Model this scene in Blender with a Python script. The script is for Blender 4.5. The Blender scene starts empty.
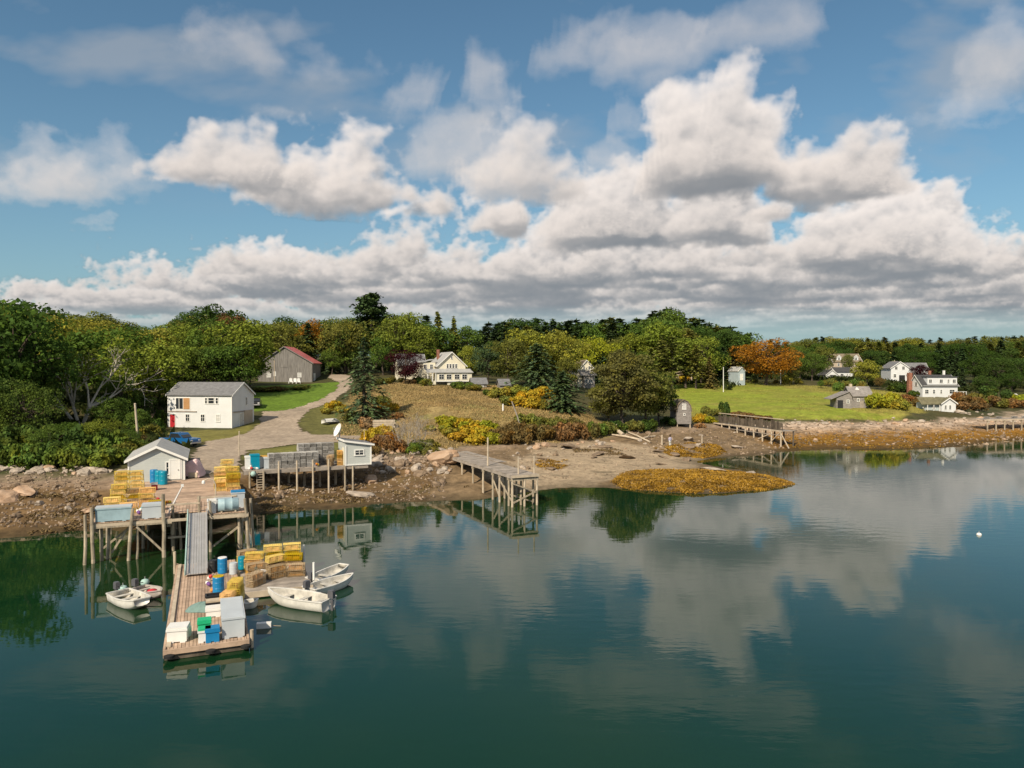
import bpy, math, random
import numpy as np
from mathutils import Vector, Matrix, noise as mnoise
random.seed(7); RNG = np.random.default_rng(11)
S = bpy.context.scene
COL = S.collection
R = math.radians
F_PX, CX, CY, YH, CAM_Z = 740.0, 512.0, 384.0, 368.0, 14.0
PITCH = math.atan((CY - YH) / F_PX)
cp, sp = math.cos(PITCH), math.sin(PITCH)

# ------------------------------------------------------------------ measuring: bearings read off the photograph
def ray(px, py):
    u = (px - CX) / F_PX; v = -(py - CY) / F_PX
    return Vector((u, cp + v * sp, -sp + v * cp))
def at_z(px, py, z):
    d = ray(px, py); t = (z - CAM_Z) / d.z
    return Vector((d.x * t, d.y * t, z))
def at_y(px, py, y):
    d = ray(px, py); t = y / d.y
    return Vector((d.x * t, y, CAM_Z + d.z * t))

# ------------------------------------------------------------------ smooth value noise in numpy
_lat = RNG.random((256, 256))
def vnoise(x, y):
    xi = np.floor(x).astype(int); yi = np.floor(y).astype(int)
    fx = x - xi; fy = y - yi
    fx = fx * fx * (3 - 2 * fx); fy = fy * fy * (3 - 2 * fy)
    a = _lat[xi & 255, yi & 255]; b = _lat[(xi + 1) & 255, yi & 255]
    c = _lat[xi & 255, (yi + 1) & 255]; d = _lat[(xi + 1) & 255, (yi + 1) & 255]
    return (a * (1 - fx) + b * fx) * (1 - fy) + (c * (1 - fx) + d * fx) * fy
def fbm(x, y, o=4):
    s = 0; a = 0.5; t = 0
    for i in range(o):
        s = s + a * vnoise(x * 2 ** i + 17.3 * i, y * 2 ** i + 9.1 * i); t += a; a *= 0.5
    return s / t - 0.5

# ------------------------------------------------------------------ terrain heights
CTRL = []
def cz(px, py, z):
    p = at_z(px, py, z); CTRL.append((p.x, p.y, z))
def cy(px, py, y):
    p = at_y(px, py, y); CTRL.append((p.x, p.y, p.z))
SHORE = [(-90, 541), (0, 538), (50, 534), (95, 530), (150, 529), (200, 525), (255, 515), (330, 510), (400, 503), (450, 500), (490, 499),
         (540, 490), (600, 488), (650, 491), (700, 494), (760, 490), (795, 485)]
for a, b in SHORE:
    p = at_z(a, b, 0)
    CTRL += [(p.x, p.y, 0), (p.x + 1, p.y - 6, -1.3), (p.x + 3, p.y - 22, -3)]
SHORE2 = [(787, 481), (745, 471), (712, 465), (690, 461.5), (725, 457.5), (749, 456), (787, 451.5), (824, 449.5), (900, 449.5), (950, 447.5), (985, 444), (1024, 440), (1100, 439), (1250, 437)]
for a, b in SHORE2:
    cz(a, b, 0)
for a, b in [(735, 464), (770, 465), (800, 470), (840, 460), (900, 458), (960, 456), (1010, 452), (1090, 448)]:
    cz(a, b, -0.9)
for a, b in [(850, 480), (950, 470), (1060, 460), (900, 520)]:
    cz(a, b, -2.5)
# left bank
for a, b, z in [(-80, 472, 3.4), (0, 469, 3.3), (60, 471, 3.2), (110, 474, 3.0), (0, 500, 1.7), (60, 500, 1.6), (110, 500, 1.5), (-80, 500, 1.8)]:
    cz(a, b, z)
for x, y, z in [(-110, 85, 4.5), (-60, 95, 5), (-110, 120, 7), (-75, 120, 6.3), (-60, 150, 8.5), (-110, 160, 10.5), (-80, 200, 13), (-40, 215, 13), (-110, 230, 15), (0, 235, 12.5), (-200, 150, 12), (-200, 90, 5)]:
    CTRL.append((x, y, z))
# wharf yard and road
for a, b, z in [(160, 478, 3.0), (215, 474, 3.0), (250, 470, 3.1), (200, 450, 3.7), (240, 429, 4.4), (163, 428, 4.4), (300, 441, 3.9), (335, 430, 4.3), (345, 447, 3.7),
                (250, 490, 1.2), (300, 482, 1.1), (360, 484, 0.9), (300, 466, 2.6), (350, 463, 2.7), (200, 495, 1.6), (380, 466, 2.2), (400, 482, 0.9), (430, 470, 1.9), (420, 456, 3.0)]:
    cz(a, b, z)
for a, b, y in [(290, 405, 141), (290, 396, 155), (285, 382, 180), (250, 404, 138), (315, 382, 181), (345, 377, 185), (340, 395, 150)]:
    cy(a, b, y)
# middle hill
for a, b, y in [(400, 430, 116), (450, 400, 141), (445, 384.5, 174), (485, 388, 168), (400, 385, 168), (370, 410, 134), (500, 400, 150), (550, 402, 148), (585, 388, 200), (540, 390, 165), (520, 420, 124)]:
    cy(a, b, y)
for a, b, z in [(460, 446, 2.7), (450, 456, 2.6), (530, 441, 2.7), (630, 433, 2.6), (600, 440, 2.2), (640, 446, 1.6), (480, 470, 1.7), (560, 470, 0.9), (600, 466, 0.9), (650, 466, 0.6), (560, 452, 1.7),
                (670, 446, 1.4), (700, 442, 1.6), (640, 476, 0.35), (590, 480, 0.3), (520, 482, 0.6), (690, 449, 1.1), (660, 480, 0.75), (700, 478, 0.9), (745, 478, 0.75), (690, 428, 2.6)]:
    cz(a, b, z)
# meadow and the houses to the right
for a, b, z in [(750, 441, 1.0), (750, 421, 3.1), (800, 439, 0.9), (850, 440, 0.8), (850, 427, 2.1), (900, 438, 0.8), (900, 425, 2.1), (950, 437, 0.7), (950, 424, 2.0), (800, 426, 2.3)]:
    cz(a, b, z)
for a, b, y in [(850, 418.5, 153), (800, 418, 155), (910, 417, 155), (853, 408, 167), (900, 411, 161), (740, 400, 188), (800, 400, 185), (700, 384, 228), (780, 384, 235), (840, 379.5, 262), (900, 395, 210), (930, 398, 204),
                (945, 413, 168), (985, 417, 166), (1020, 415, 180), (1000, 400, 220), (690, 405, 172), (640, 405, 175), (1100, 415, 190), (870, 390, 215), (905, 383, 240)]:
    cy(a, b, y)
for x, y, z in [(0, 330, 13.5), (100, 330, 13), (220, 300, 12), (-150, 330, 17), (300, 350, 14), (0, 480, 17), (250, 480, 18), (-250, 480, 20), (500, 450, 17), (0, 900, 22), (600, 900, 22), (-500, 900, 22), (150, 240, 6.5), (200, 210, 5), (260, 240, 7), (-500, 300, 18), (600, 300, 10), (-500, 100, 4), (600, 160, -2), (60, 280, 11)]:
    CTRL.append((x, y, z))
for x, y in [(-500, 30), (-200, 30), (-100, 25), (0, 20), (100, 25), (300, 40), (600, 60), (0, -60), (-400, -60), (500, -60), (150, 80), (250, 100)]:
    CTRL.append((x, y, -5))
CT = np.array(CTRL)
_c = 3.0
def _phi(d2): return np.sqrt(d2 + _c * _c)
_n = len(CT)
_A = np.zeros((_n + 3, _n + 3))
_A[:_n, :_n] = _phi(((CT[:, None, :2] - CT[None, :, :2]) ** 2).sum(-1)) - np.eye(_n) * 0.6
_A[:_n, _n] = 1; _A[:_n, _n + 1:] = CT[:, :2]; _A[_n, :_n] = 1; _A[_n + 1:, :_n] = CT[:, :2].T
_w = np.linalg.solve(_A, np.concatenate([CT[:, 2], [0, 0, 0]]))
def H0(x, y):
    x = np.asarray(x, float); y = np.asarray(y, float); sh = x.shape
    q = np.stack([x.ravel(), y.ravel()], 1); out = np.empty(len(q))
    for i in range(0, len(q), 20000):
        b = q[i:i + 20000]
        out[i:i + 20000] = _phi(((b[:, None, :] - CT[None, :, :2]) ** 2).sum(-1)) @ _w[:_n] + _w[_n] + b @ _w[_n + 1:]
    return np.clip(out.reshape(sh), -6, 40)
def H(x, y):
    x = np.asarray(x, float); y = np.asarray(y, float)
    h = H0(x, y)
    rocky = np.clip(1 - np.abs(h - 1.4) / 2.2, 0, 1)
    beach = np.clip((x + 3) / 6, 0, 1) * np.clip((42 - x) / 8, 0, 1)
    amp = 0.12 + rocky * (0.75 - 0.55 * beach)
    bar = np.clip((x - 11) / 3, 0, 1) * np.clip((36 - x) / 3, 0, 1) * np.clip((y - 82) / 3, 0, 1) * np.clip((98 - y) / 4, 0, 1)
    h = h + bar * (0.55 * fbm(x * .38 + 3, y * .5, 3) + .35 * np.maximum(fbm(x * 1.0, y * 1.1 + 4, 2), 0)) * np.clip(h * 2, 0, 1)
    return h + amp * fbm(x * 0.45, y * 0.45, 4) + rocky * (1 - 0.6 * beach) * 0.5 * np.maximum(fbm(x * 1.1 + 5, y * 1.1, 3), 0)
# the sheet: fine where the photograph looks, coarse to the horizon
def axis(lo, a, b, hi, step):
    fine = list(np.arange(a, b + 1e-6, step)); out = []
    s = step; v = a
    while v > lo:
        s *= 1.18; v -= s; out.append(v)
    out = out[::-1] + fine; s = step; v = fine[-1]
    while v < hi:
        s *= 1.18; v += s; out.append(v)
    return np.array(out)
GX = axis(-1500, -78, 135, 1800, 0.62); GY = axis(-200, 54, 212, 2500, 0.62)
MX, MY = np.meshgrid(GX, GY)
GZ = H(MX, MY)
def hz(x, y):
    """height of the sheet itself (bilinear)"""
    x = np.asarray(x, float); y = np.asarray(y, float)
    i = np.clip(np.searchsorted(GX, x) - 1, 0, len(GX) - 2); j = np.clip(np.searchsorted(GY, y) - 1, 0, len(GY) - 2)
    fx = (x - GX[i]) / (GX[i + 1] - GX[i]); fy = (y - GY[j]) / (GY[j + 1] - GY[j])
    return (GZ[j, i] * (1 - fx) + GZ[j, i + 1] * fx) * (1 - fy) + (GZ[j + 1, i] * (1 - fx) + GZ[j + 1, i + 1] * fx) * fy
def G(px, py, ymin=58):
    """where the bearing meets the ground"""
    d = ray(px, py); ys = np.linspace(ymin, 420, 1800); t = ys / d.y
    z = CAM_Z + d.z * t; g = hz(d.x * t, ys); k = np.nonzero(z <= g)[0]
    k = k[0] if len(k) else len(ys) - 1
    return Vector((d.x * t[k], ys[k], float(g[k])))
def on(px, y):
    """on the ground at depth y under bearing px"""
    x = (px - CX) / F_PX * y * 1.0
    return Vector((x, y, float(hz(x, y))))
def inpoly(x, y, poly):
    ins = np.zeros(np.shape(x), bool); n = len(poly)
    for i in range(n):
        x1, y1 = poly[i][:2]; x2, y2 = poly[(i + 1) % n][:2]
        c = (y1 > y) != (y2 > y)
        with np.errstate(divide='ignore', invalid='ignore'):
            ins ^= c & (x < (x2 - x1) * (y - y1) / (y2 - y1 + 1e-12) + x1)
    return ins
def worldpoly(pts): return [G(a, b)[:2] for a, b in pts]

# ------------------------------------------------------------------ materials
M = {}
def nodes(name):
    m = bpy.data.materials.new(name); m.use_nodes = True; nt = m.node_tree
    return m, nt, nt.nodes, nt.links, nt.nodes['Principled BSDF']
def mat(name, c, rough=0.75, var=0.25, scale=3.0, bump=0.0, stretch=None, island=0.0, metal=0.0, spec=0.3, c2=None, lines=None):
    m, nt, N, L, b = nodes(name)
    b.inputs['Roughness'].default_value = rough; b.inputs['Metallic'].default_value = metal
    b.inputs['Specular IOR Level'].default_value = spec
    tc = N.new('ShaderNodeTexCoord'); mp = N.new('ShaderNodeMapping'); L.new(tc.outputs['Object'], mp.inputs[0])
    if stretch: mp.inputs['Scale'].default_value = stretch
    nz = N.new('ShaderNodeTexNoise'); nz.inputs['Scale'].default_value = scale; nz.inputs['Detail'].default_value = 5; nz.inputs['Roughness'].default_value = 0.65
    L.new(mp.outputs[0], nz.inputs['Vector'])
    mx = N.new('ShaderNodeMix'); mx.data_type = 'RGBA'
    mr = N.new('ShaderNodeMapRange'); mr.inputs[1].default_value = 0.3; mr.inputs[2].default_value = 0.7
    L.new(nz.outputs[0], mr.inputs[0]); L.new(mr.outputs[0], mx.inputs[0])
    lo = [v * (1 - var) for v in c[:3]] + [1]
    hi = ([v for v in c2[:3]] if c2 else [min(1, v * (1 + var)) for v in c[:3]]) + [1]
    mx.inputs[6].default_value = lo; mx.inputs[7].default_value = hi
    out = mx.outputs[2]
    if island:
        g = N.new('ShaderNodeNewGeometry'); r = N.new('ShaderNodeMapRange'); r.inputs[3].default_value = 1 - island; r.inputs[4].default_value = 1 + island
        L.new(g.outputs['Random Per Island'], r.inputs[0])
        v = N.new('ShaderNodeVectorMath'); v.operation = 'SCALE'; L.new(out, v.inputs[0]); L.new(r.outputs[0], v.inputs['Scale']); out = v.outputs[0]
    L.new(out, b.inputs['Base Color'])
    if lines:
        w = N.new('ShaderNodeTexWave'); w.bands_direction = lines[0]; w.inputs['Scale'].default_value = lines[1]; w.wave_profile = 'SAW'
        L.new(tc.outputs['Object'], w.inputs['Vector'])
        bp = N.new('ShaderNodeBump'); bp.inputs['Strength'].default_value = 0.5; bp.inputs['Distance'].default_value = 0.02
        L.new(w.outputs['Fac'], bp.inputs['Height']); L.new(bp.outputs[0], b.inputs['Normal'])
    elif bump:
        bp = N.new('ShaderNodeBump'); bp.inputs['Strength'].default_value = bump; bp.inputs['Distance'].default_value = 0.1
        L.new(nz.outputs[0], bp.inputs['Height']); L.new(bp.outputs[0], b.inputs['Normal'])
    M[name] = m
    return m
def leafmat(name, trans=0.3, spread=0.45, warm=(1.25, 1.1, 0.6)):
    """foliage: the tree's own colour (object colour), varied leaf by leaf and clump by clump"""
    m, nt, N, L, b = nodes(name); N.remove(b)
    oi = N.new('ShaderNodeObjectInfo'); g = N.new('ShaderNodeNewGeometry'); tc = N.new('ShaderNodeTexCoord')
    nz = N.new('ShaderNodeTexNoise'); nz.inputs['Scale'].default_value = 0.8; nz.inputs['Detail'].default_value = 3
    L.new(tc.outputs['Object'], nz.inputs['Vector'])
    r = N.new('ShaderNodeMapRange'); r.inputs[3].default_value = 1 - spread; r.inputs[4].default_value = 1 + spread
    L.new(g.outputs['Random Per Island'], r.inputs[0])
    v = N.new('ShaderNodeVectorMath'); v.operation = 'SCALE'; L.new(oi.outputs['Color'], v.inputs[0]); L.new(r.outputs[0], v.inputs['Scale'])
    w = N.new('ShaderNodeVectorMath'); w.operation = 'MULTIPLY'; w.inputs[1].default_value = warm; L.new(v.outputs[0], w.inputs[0])
    mr = N.new('ShaderNodeMapRange'); mr.inputs[1].default_value = 0.42; mr.inputs[2].default_value = 0.68; L.new(nz.outputs[0], mr.inputs[0])
    mx = N.new('ShaderNodeMix'); mx.data_type = 'RGBA'; L.new(mr.outputs[0], mx.inputs[0]); L.new(v.outputs[0], mx.inputs[6]); L.new(w.outputs[0], mx.inputs[7])
    d = N.new('ShaderNodeBsdfDiffuse'); t = N.new('ShaderNodeBsdfTranslucent'); L.new(mx.outputs[2], d.inputs[0]); L.new(mx.outputs[2], t.inputs[0])
    ms = N.new('ShaderNodeMixShader'); ms.inputs[0].default_value = trans; L.new(d.outputs[0], ms.inputs[1]); L.new(t.outputs[0], ms.inputs[2])
    L.new(ms.outputs[0], N['Material Output'].inputs[0])
    M[name] = m
    return m

# ------------------------------------------------------------------ mesh building
class MB:
    def __init__(s): s.v = []; s.f = []; s.m = []
    def add(s, vs, fs, m=0):
        o = len(s.v); s.v += [tuple(p) for p in vs]; s.f += [tuple(i + o for i in f) for f in fs]; s.m += [m] * len(fs)
        return s
    def box(s, c, d, rz=0.0, m=0, mat4=None):
        x, y, z = (q / 2 for q in d)
        vs = [Vector((a * x, b * y, e * z)) for e in (-1, 1) for b in (-1, 1) for a in (-1, 1)]
        if mat4 is not None: vs = [mat4 @ p for p in vs]
        elif rz:
            cr, sr = math.cos(rz), math.sin(rz); vs = [Vector((p.x * cr - p.y * sr, p.x * sr + p.y * cr, p.z)) for p in vs]
        c = Vector(c); vs = [p + c for p in vs]
        return s.add(vs, [(0, 2, 3, 1), (4, 5, 7, 6), (0, 1, 5, 4), (2, 6, 7, 3), (0, 4, 6, 2), (1, 3, 7, 5)], m)
    def bx(s, x0, x1, y0, y1, z0, z1, m=0):
        return s.box(((x0 + x1) / 2, (y0 + y1) / 2, (z0 + z1) / 2), (x1 - x0, y1 - y0, z1 - z0), m=m)
    def tube(s, p, q, r0, r1=None, n=8, m=0, caps=True):
        p = Vector(p); q = Vector(q); r1 = r0 if r1 is None else r1
        d = (q - p)
        if d.length < 1e-6: return s
        d.normalize()
        a = d.orthogonal().normalized(); b = d.cross(a)
        vs = []
        for c, r in ((p, r0), (q, r1)):
            for i in range(n):
                t = 2 * math.pi * i / n; vs.append(c + a * (r * math.cos(t)) + b * (r * math.sin(t)))
        fs = [(i, (i + 1) % n, n + (i + 1) % n, n + i) for i in range(n)]
        if caps: fs += [tuple(range(n))[::-1], tuple(range(n, 2 * n))]
        return s.add(vs, fs, m)
    def path(s, pts, rs, n=6, m=0):
        for i in range(len(pts) - 1): s.tube(pts[i], pts[i + 1], rs[i], rs[i + 1], n, m, caps=(i in (0, len(pts) - 2)))
        return s
    def bar(s, p, q, w, h, m=0):
        p = Vector(p); q = Vector(q); d = q - p; l = d.length; d.normalize()
        up = Vector((0, 0, 1)) if abs(d.z) < 0.95 else Vector((0, 1, 0))
        sd = d.cross(up).normalized(); u = sd.cross(d)
        mt = Matrix((( d.x, sd.x, u.x, 0), (d.y, sd.y, u.y, 0), (d.z, sd.z, u.z, 0), (0, 0, 0, 1)))
        return s.box((p + q) / 2, (l, w, h), mat4=mt, m=m)
    def prism(s, poly, y0, y1, m=0):
        """poly in (x,z), pushed along y"""
        n = len(poly); vs = [(a, y0, b) for a, b in poly] + [(a, y1, b) for a, b in poly]
        return s.add(vs, [tuple(range(n)), tuple(range(2 * n - 1, n - 1, -1))] + [(i + n, (i + 1) % n + n, (i + 1) % n, i) for i in range(n)], m)
    def lathe(s, prof, n=14, c=(0, 0, 0), m=0):
        k = len(prof); vs = []
        for r, z in prof:
            for i in range(n):
                t = 2 * math.pi * i / n; vs.append((c[0] + r * math.cos(t), c[1] + r * math.sin(t), c[2] + z))
        fs = [(j * n + i, j * n + (i + 1) % n, (j + 1) * n + (i + 1) % n, (j + 1) * n + i) for j in range(k - 1) for i in range(n)]
        fs += [tuple(range(n))[::-1], tuple(range((k - 1) * n, k * n))]
        return s.add(vs, fs, m)
    def build(s, name, mats, parent=None, smooth=False):
        me = bpy.data.meshes.new(name); me.from_pydata(s.v, [], s.f)
        for k in (mats if isinstance(mats, (list, tuple)) else [mats]): me.materials.append(M[k] if isinstance(k, str) else k)
        me.polygons.foreach_set('material_index', s.m)
        if smooth: me.polygons.foreach_set('use_smooth', [True] * len(s.f))
        me.update()
        o = bpy.data.objects.new(name, me); COL.objects.link(o)
        if parent: o.parent = parent
        return o
def tag(o, label=None, cat=None, group=None, kind=None):
    if label: o['label'] = label
    if cat: o['category'] = cat
    if group: o['group'] = group
    if kind: o['kind'] = kind
    return o
def thing(name, label, cat, loc=(0, 0, 0), rz=0.0, group=None):
    o = bpy.data.objects.new(name, None); COL.objects.link(o); o.location = loc; o.rotation_euler = (0, 0, rz); o.empty_display_size = 0.3
    return tag(o, label, cat, group)
def copy_tree(o, parent=None):
    kids = list(o.children); c = o.copy(); COL.objects.link(c)
    if parent: c.parent = parent
    for k in kids: copy_tree(k, c)
    return c
def struct(o): o['kind'] = 'structure'; return o
def stuff(o, label, cat): return tag(o, label, cat, None, 'stuff')
ORD = 'first second third fourth fifth sixth seventh eighth ninth tenth eleventh twelfth thirteenth fourteenth fifteenth sixteenth seventeenth eighteenth nineteenth twentieth'.split()
def nth(i): return ORD[i] if i < len(ORD) else 'twenty-' + ORD[i - 20]
# ------------------------------------------------------------------ materials of things
mat('white_clapboard', (0.66, 0.67, 0.67), 0.6, 0.06, 0.6, lines=('Z', 1.4))
mat('cream_clapboard', (0.74, 0.69, 0.54), 0.6, 0.06, 0.6, lines=('Z', 1.4))
mat('grey_clapboard', (0.5, 0.525, 0.5), 0.65, 0.07, 0.7, lines=('Z', 1.4))
mat('blue_clapboard', (0.38, 0.45, 0.49), 0.65, 0.07, 0.7)
mat('white_clapboard_shade', (0.42, 0.47, 0.47), 0.65, 0.07, 0.7)  # shade on the bungalow's left wall, put into the colour as teal-grey
mat('grey_shingle', (0.24, 0.22, 0.205), 0.85, 0.35, 1.5, 0.4, (1, 1, 2.5))
mat('barn_board', (0.195, 0.183, 0.17), 0.9, 0.38, 1.2, 0.3, (3, 3, 0.35))
mat('roof_grey', (0.17, 0.17, 0.175), 0.85, 0.25, 2.0, 0.3)
mat('roof_pale', (0.36, 0.36, 0.35), 0.8, 0.15, 1.2, 0.2)
mat('roof_dark', (0.06, 0.06, 0.062), 0.8, 0.25, 1.5, 0.2)
mat('roof_olive', (0.16, 0.145, 0.085), 0.9, 0.3, 1.5, 0.2)
mat('roof_brown', (0.21, 0.17, 0.12), 0.9, 0.3, 1.5, 0.2)
mat('roof_red', (0.56, 0.15, 0.14), 0.5, 0.25, 0.5, 0.1, (1, 0.3, 1), spec=0.4)
mat('white_trim', (0.78, 0.77, 0.73), 0.55, 0.05, 1.0)
mat('glass', (0.025, 0.03, 0.035), 0.08, 0.2, 0.4, spec=0.6)
mat('curtain', (0.5, 0.5, 0.48), 0.3, 0.15, 2, spec=0.6)
mat('red_paint', (0.42, 0.02, 0.03), 0.5, 0.1, 1.0)
mat('plywood', (0.42, 0.23, 0.1), 0.8, 0.15, 1.0, stretch=(1, 1, 4))
mat('tan_board', (0.46, 0.38, 0.29), 0.8, 0.12, 1.0)
mat('brick', (0.27, 0.12, 0.08), 0.9, 0.35, 3.0, 0.3)
mat('stone', (0.34, 0.31, 0.28), 0.9, 0.3, 2.0, 0.4)
mat('deck_wood', (0.42, 0.3, 0.215), 0.85, 0.3, 1.2, 0.2, island=0.22)
mat('grey_wood', (0.3, 0.26, 0.22), 0.88, 0.3, 1.5, 0.2, island=0.22)
mat('pile_wood', (0.34, 0.285, 0.21), 0.9, 0.45, 1.4, 0.4, (3, 3, 0.7), island=0.2)
mat('pale_wood', (0.48, 0.4, 0.3), 0.85, 0.25, 1.5, 0.2)
mat('dark_timber', (0.1, 0.08, 0.06), 0.9, 0.5, 1.5, 0.3, (1, 1, 0.5), island=0.3)
mat('alu', (0.44, 0.43, 0.42), 0.42, 0.12, 1.0, metal=0.35)
mat('pale_green_rail', (0.35, 0.5, 0.46), 0.6, 0.15, 1.0)
mat('bin_blue', (0.3, 0.42, 0.47), 0.5, 0.18, 1.2)
mat('bin_grey', (0.46, 0.5, 0.53), 0.5, 0.1, 0.8)
mat('blue_plastic', (0.01, 0.19, 0.42), 0.4, 0.12, 1.5, spec=0.45)
mat('teal_plastic', (0.0, 0.24, 0.36), 0.4, 0.12, 1.5, spec=0.45)
mat('green_plastic', (0.02, 0.42, 0.19), 0.45, 0.12, 1.5)
mat('white_plastic', (0.74, 0.73, 0.7), 0.45, 0.08, 1.5)
mat('black_plastic', (0.025, 0.025, 0.027), 0.5, 0.2, 2)
mat('trap_yellow', (0.74, 0.52, 0.03), 0.55, 0.3, 2.5)
mat('trap_orange', (0.72, 0.38, 0.035), 0.6, 0.3, 2.5)
mat('trap_grey', (0.46, 0.44, 0.41), 0.7, 0.25, 2.5)
mat('trap_brown', (0.5, 0.36, 0.2), 0.75, 0.35, 2.5)
mat('net_dark', (0.035, 0.035, 0.035), 0.9, 0.3, 3)
mat('net_orange', (0.6, 0.26, 0.03), 0.9, 0.35, 3)
mat('rope_tan', (0.42, 0.34, 0.22), 0.9, 0.3, 5)
mat('pink_tarp', (0.72, 0.5, 0.48), 0.7, 0.15, 1.5, 0.4)
mat('canvas_green', (0.16, 0.25, 0.23), 0.75, 0.2, 2, 0.3)
mat('hull_white', (0.66, 0.64, 0.59), 0.4, 0.16, 2.2, spec=0.45)
mat('hull_inner', (0.5, 0.475, 0.42), 0.55, 0.3, 2.5)
mat('hull_grey', (0.42, 0.38, 0.34), 0.55, 0.15, 1.5)
mat('boat_red', (0.45, 0.03, 0.04), 0.6, 0.2, 2)
mat('motor_grey', (0.1, 0.1, 0.11), 0.35, 0.15, 2)
mat('car_blue', (0.01, 0.1, 0.27), 0.25, 0.1, 1, spec=0.6)
mat('car_black', (0.02, 0.02, 0.023), 0.25, 0.1, 1, spec=0.6)
mat('tyre', (0.02, 0.02, 0.02), 0.9, 0.2, 3)
mat('dish_white', (0.8, 0.79, 0.74), 0.4, 0.04, 1)
mat('chair_white', (0.8, 0.8, 0.78), 0.5, 0.04, 1)
mat('skin', (0.45, 0.28, 0.2), 0.6, 0.05, 3)
mat('cloth_lilac', (0.42, 0.4, 0.52), 0.85, 0.1, 4)
mat('cloth_pale', (0.55, 0.55, 0.5), 0.85, 0.1, 4)
mat('hair', (0.05, 0.03, 0.02), 0.7, 0.2, 8)
mat('granite', (0.37, 0.31, 0.25), 0.9, 0.4, 1.3, 0.8, c2=(0.5, 0.42, 0.34))
mat('granite_orange', (0.46, 0.28, 0.16), 0.9, 0.35, 1.0, 0.8, c2=(0.52, 0.38, 0.27))
mat('granite_brown', (0.2, 0.14, 0.09), 0.9, 0.45, 1.3, 0.8, c2=(0.3, 0.22, 0.15))
mat('bark', (0.09, 0.07, 0.055), 0.95, 0.4, 3, 0.5, (2, 2, 0.5))
mat('bark_bare', (0.5, 0.45, 0.38), 0.9, 0.25, 3, 0.4, (2, 2, 0.6))
mat('bark_pale', (0.3, 0.265, 0.225), 0.9, 0.35, 3, 0.4, (2, 2, 0.6))
leafmat('leaf', .38, .45, (1.2, 1.12, .7)); leafmat('needle', 0.12, 0.4, (1.3, 1.15, 0.7))
leafmat('scrub', 0.3, 0.45, (1.3, 0.95, 0.6))
mat('weed', (0.25, 0.13, 0.012), 0.5, 0.5, 0.5, 0.3, island=0.3, c2=(0.46, 0.26, 0.025), spec=0.4)
mat('weed_brown', (0.15, 0.095, 0.035), 0.6, 0.5, 0.8, 0.3, island=0.5, c2=(0.22, 0.15, 0.06), spec=0.3)
mat('hay', (0.3, 0.22, 0.09), 0.9, 0.35, 0.12, island=0.3, c2=(0.37, 0.26, 0.11))
mat('turf', (0.26, 0.27, 0.05), 0.9, 0.3, 0.1, island=0.3, c2=(0.3, 0.26, 0.06))

for k_ in ('trap_yellow', 'trap_orange', 'trap_grey', 'trap_brown', 'net_orange'):     # each trap faded a little differently
    nt_ = M[k_].node_tree; b_ = nt_.nodes['Principled BSDF']; src_ = b_.inputs['Base Color'].links[0].from_socket
    oi_ = nt_.nodes.new('ShaderNodeObjectInfo'); mr_ = nt_.nodes.new('ShaderNodeMapRange'); mr_.inputs[3].default_value = .62; mr_.inputs[4].default_value = 1.2; nt_.links.new(oi_.outputs['Random'], mr_.inputs[0])
    hs_ = nt_.nodes.new('ShaderNodeHueSaturation'); nt_.links.new(src_, hs_.inputs['Color']); nt_.links.new(mr_.outputs[0], hs_.inputs['Value']); m2_ = nt_.nodes.new('ShaderNodeMapRange'); m2_.inputs[3].default_value = 1.05; m2_.inputs[4].default_value = .78; nt_.links.new(oi_.outputs['Random'], m2_.inputs[0]); nt_.links.new(m2_.outputs[0], hs_.inputs['Saturation']); nt_.links.new(hs_.outputs[0], b_.inputs['Base Color'])
# ------------------------------------------------------------------ ground colours (what grows or lies there)
P_LAWN = worldpoly([(247, 411), (249, 394), (255, 386), (318, 383.5), (341, 382), (338, 390), (325, 398), (308, 405), (286, 411)])
P_ISLE = worldpoly([(299, 421), (312, 409), (335, 401), (352, 404), (372, 425), (372, 433), (345, 436), (310, 435)])
P_STRIP = worldpoly([(246, 451), (290, 446), (345, 442), (346, 450), (300, 456), (244, 460)])
P_FRONT = worldpoly([(160, 431), (236, 430), (250, 423), (258, 417), (256, 428), (238, 437), (205, 442), (163, 441)])
P_HILL = worldpoly([(333, 440), (345, 412), (352, 393), (395, 383), (440, 386), (500, 386), (560, 400), (605, 425), (607, 437), (560, 442), (500, 444), (462, 446), (440, 452), (390, 453)])
P_MEAD = worldpoly([(668, 384), (690, 379), (760, 381.5), (800, 385), (842, 388), (905, 393), (925, 412), (905, 417), (840, 419), (780, 419.5), (722, 414), (690, 417), (672, 402)])
P_SAND = worldpoly([(480, 478), (520, 455), (560, 443), (610, 441), (650, 447), (690, 452), (712, 463), (690, 470), (630, 473), (590, 490), (530, 492)])
P_ROAD = worldpoly([(180, 479), (188, 462), (192, 453), (199, 447), (206, 441), (238, 436), (256, 427), (259, 417), (262, 412), (285, 410.5), (307, 404.5), (324, 397.5), (336, 389), (339, 383), (328, 378), (330, 374.5), (350, 375), (354, 380), (350, 390),
                    (337, 400), (313, 409), (299, 421), (303, 431), (313, 435), (345, 435.5), (374, 436), (372, 442), (330, 443), (285, 446), (250, 451), (243, 457), (240, 468), (228, 477)])
P_MAIN = worldpoly([(672, 384), (700, 381), (760, 383.5), (800, 389), (830, 394), (850, 411), (905, 415), (840, 418), (780, 418.5), (725, 413), (700, 415), (676, 402)])

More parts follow.
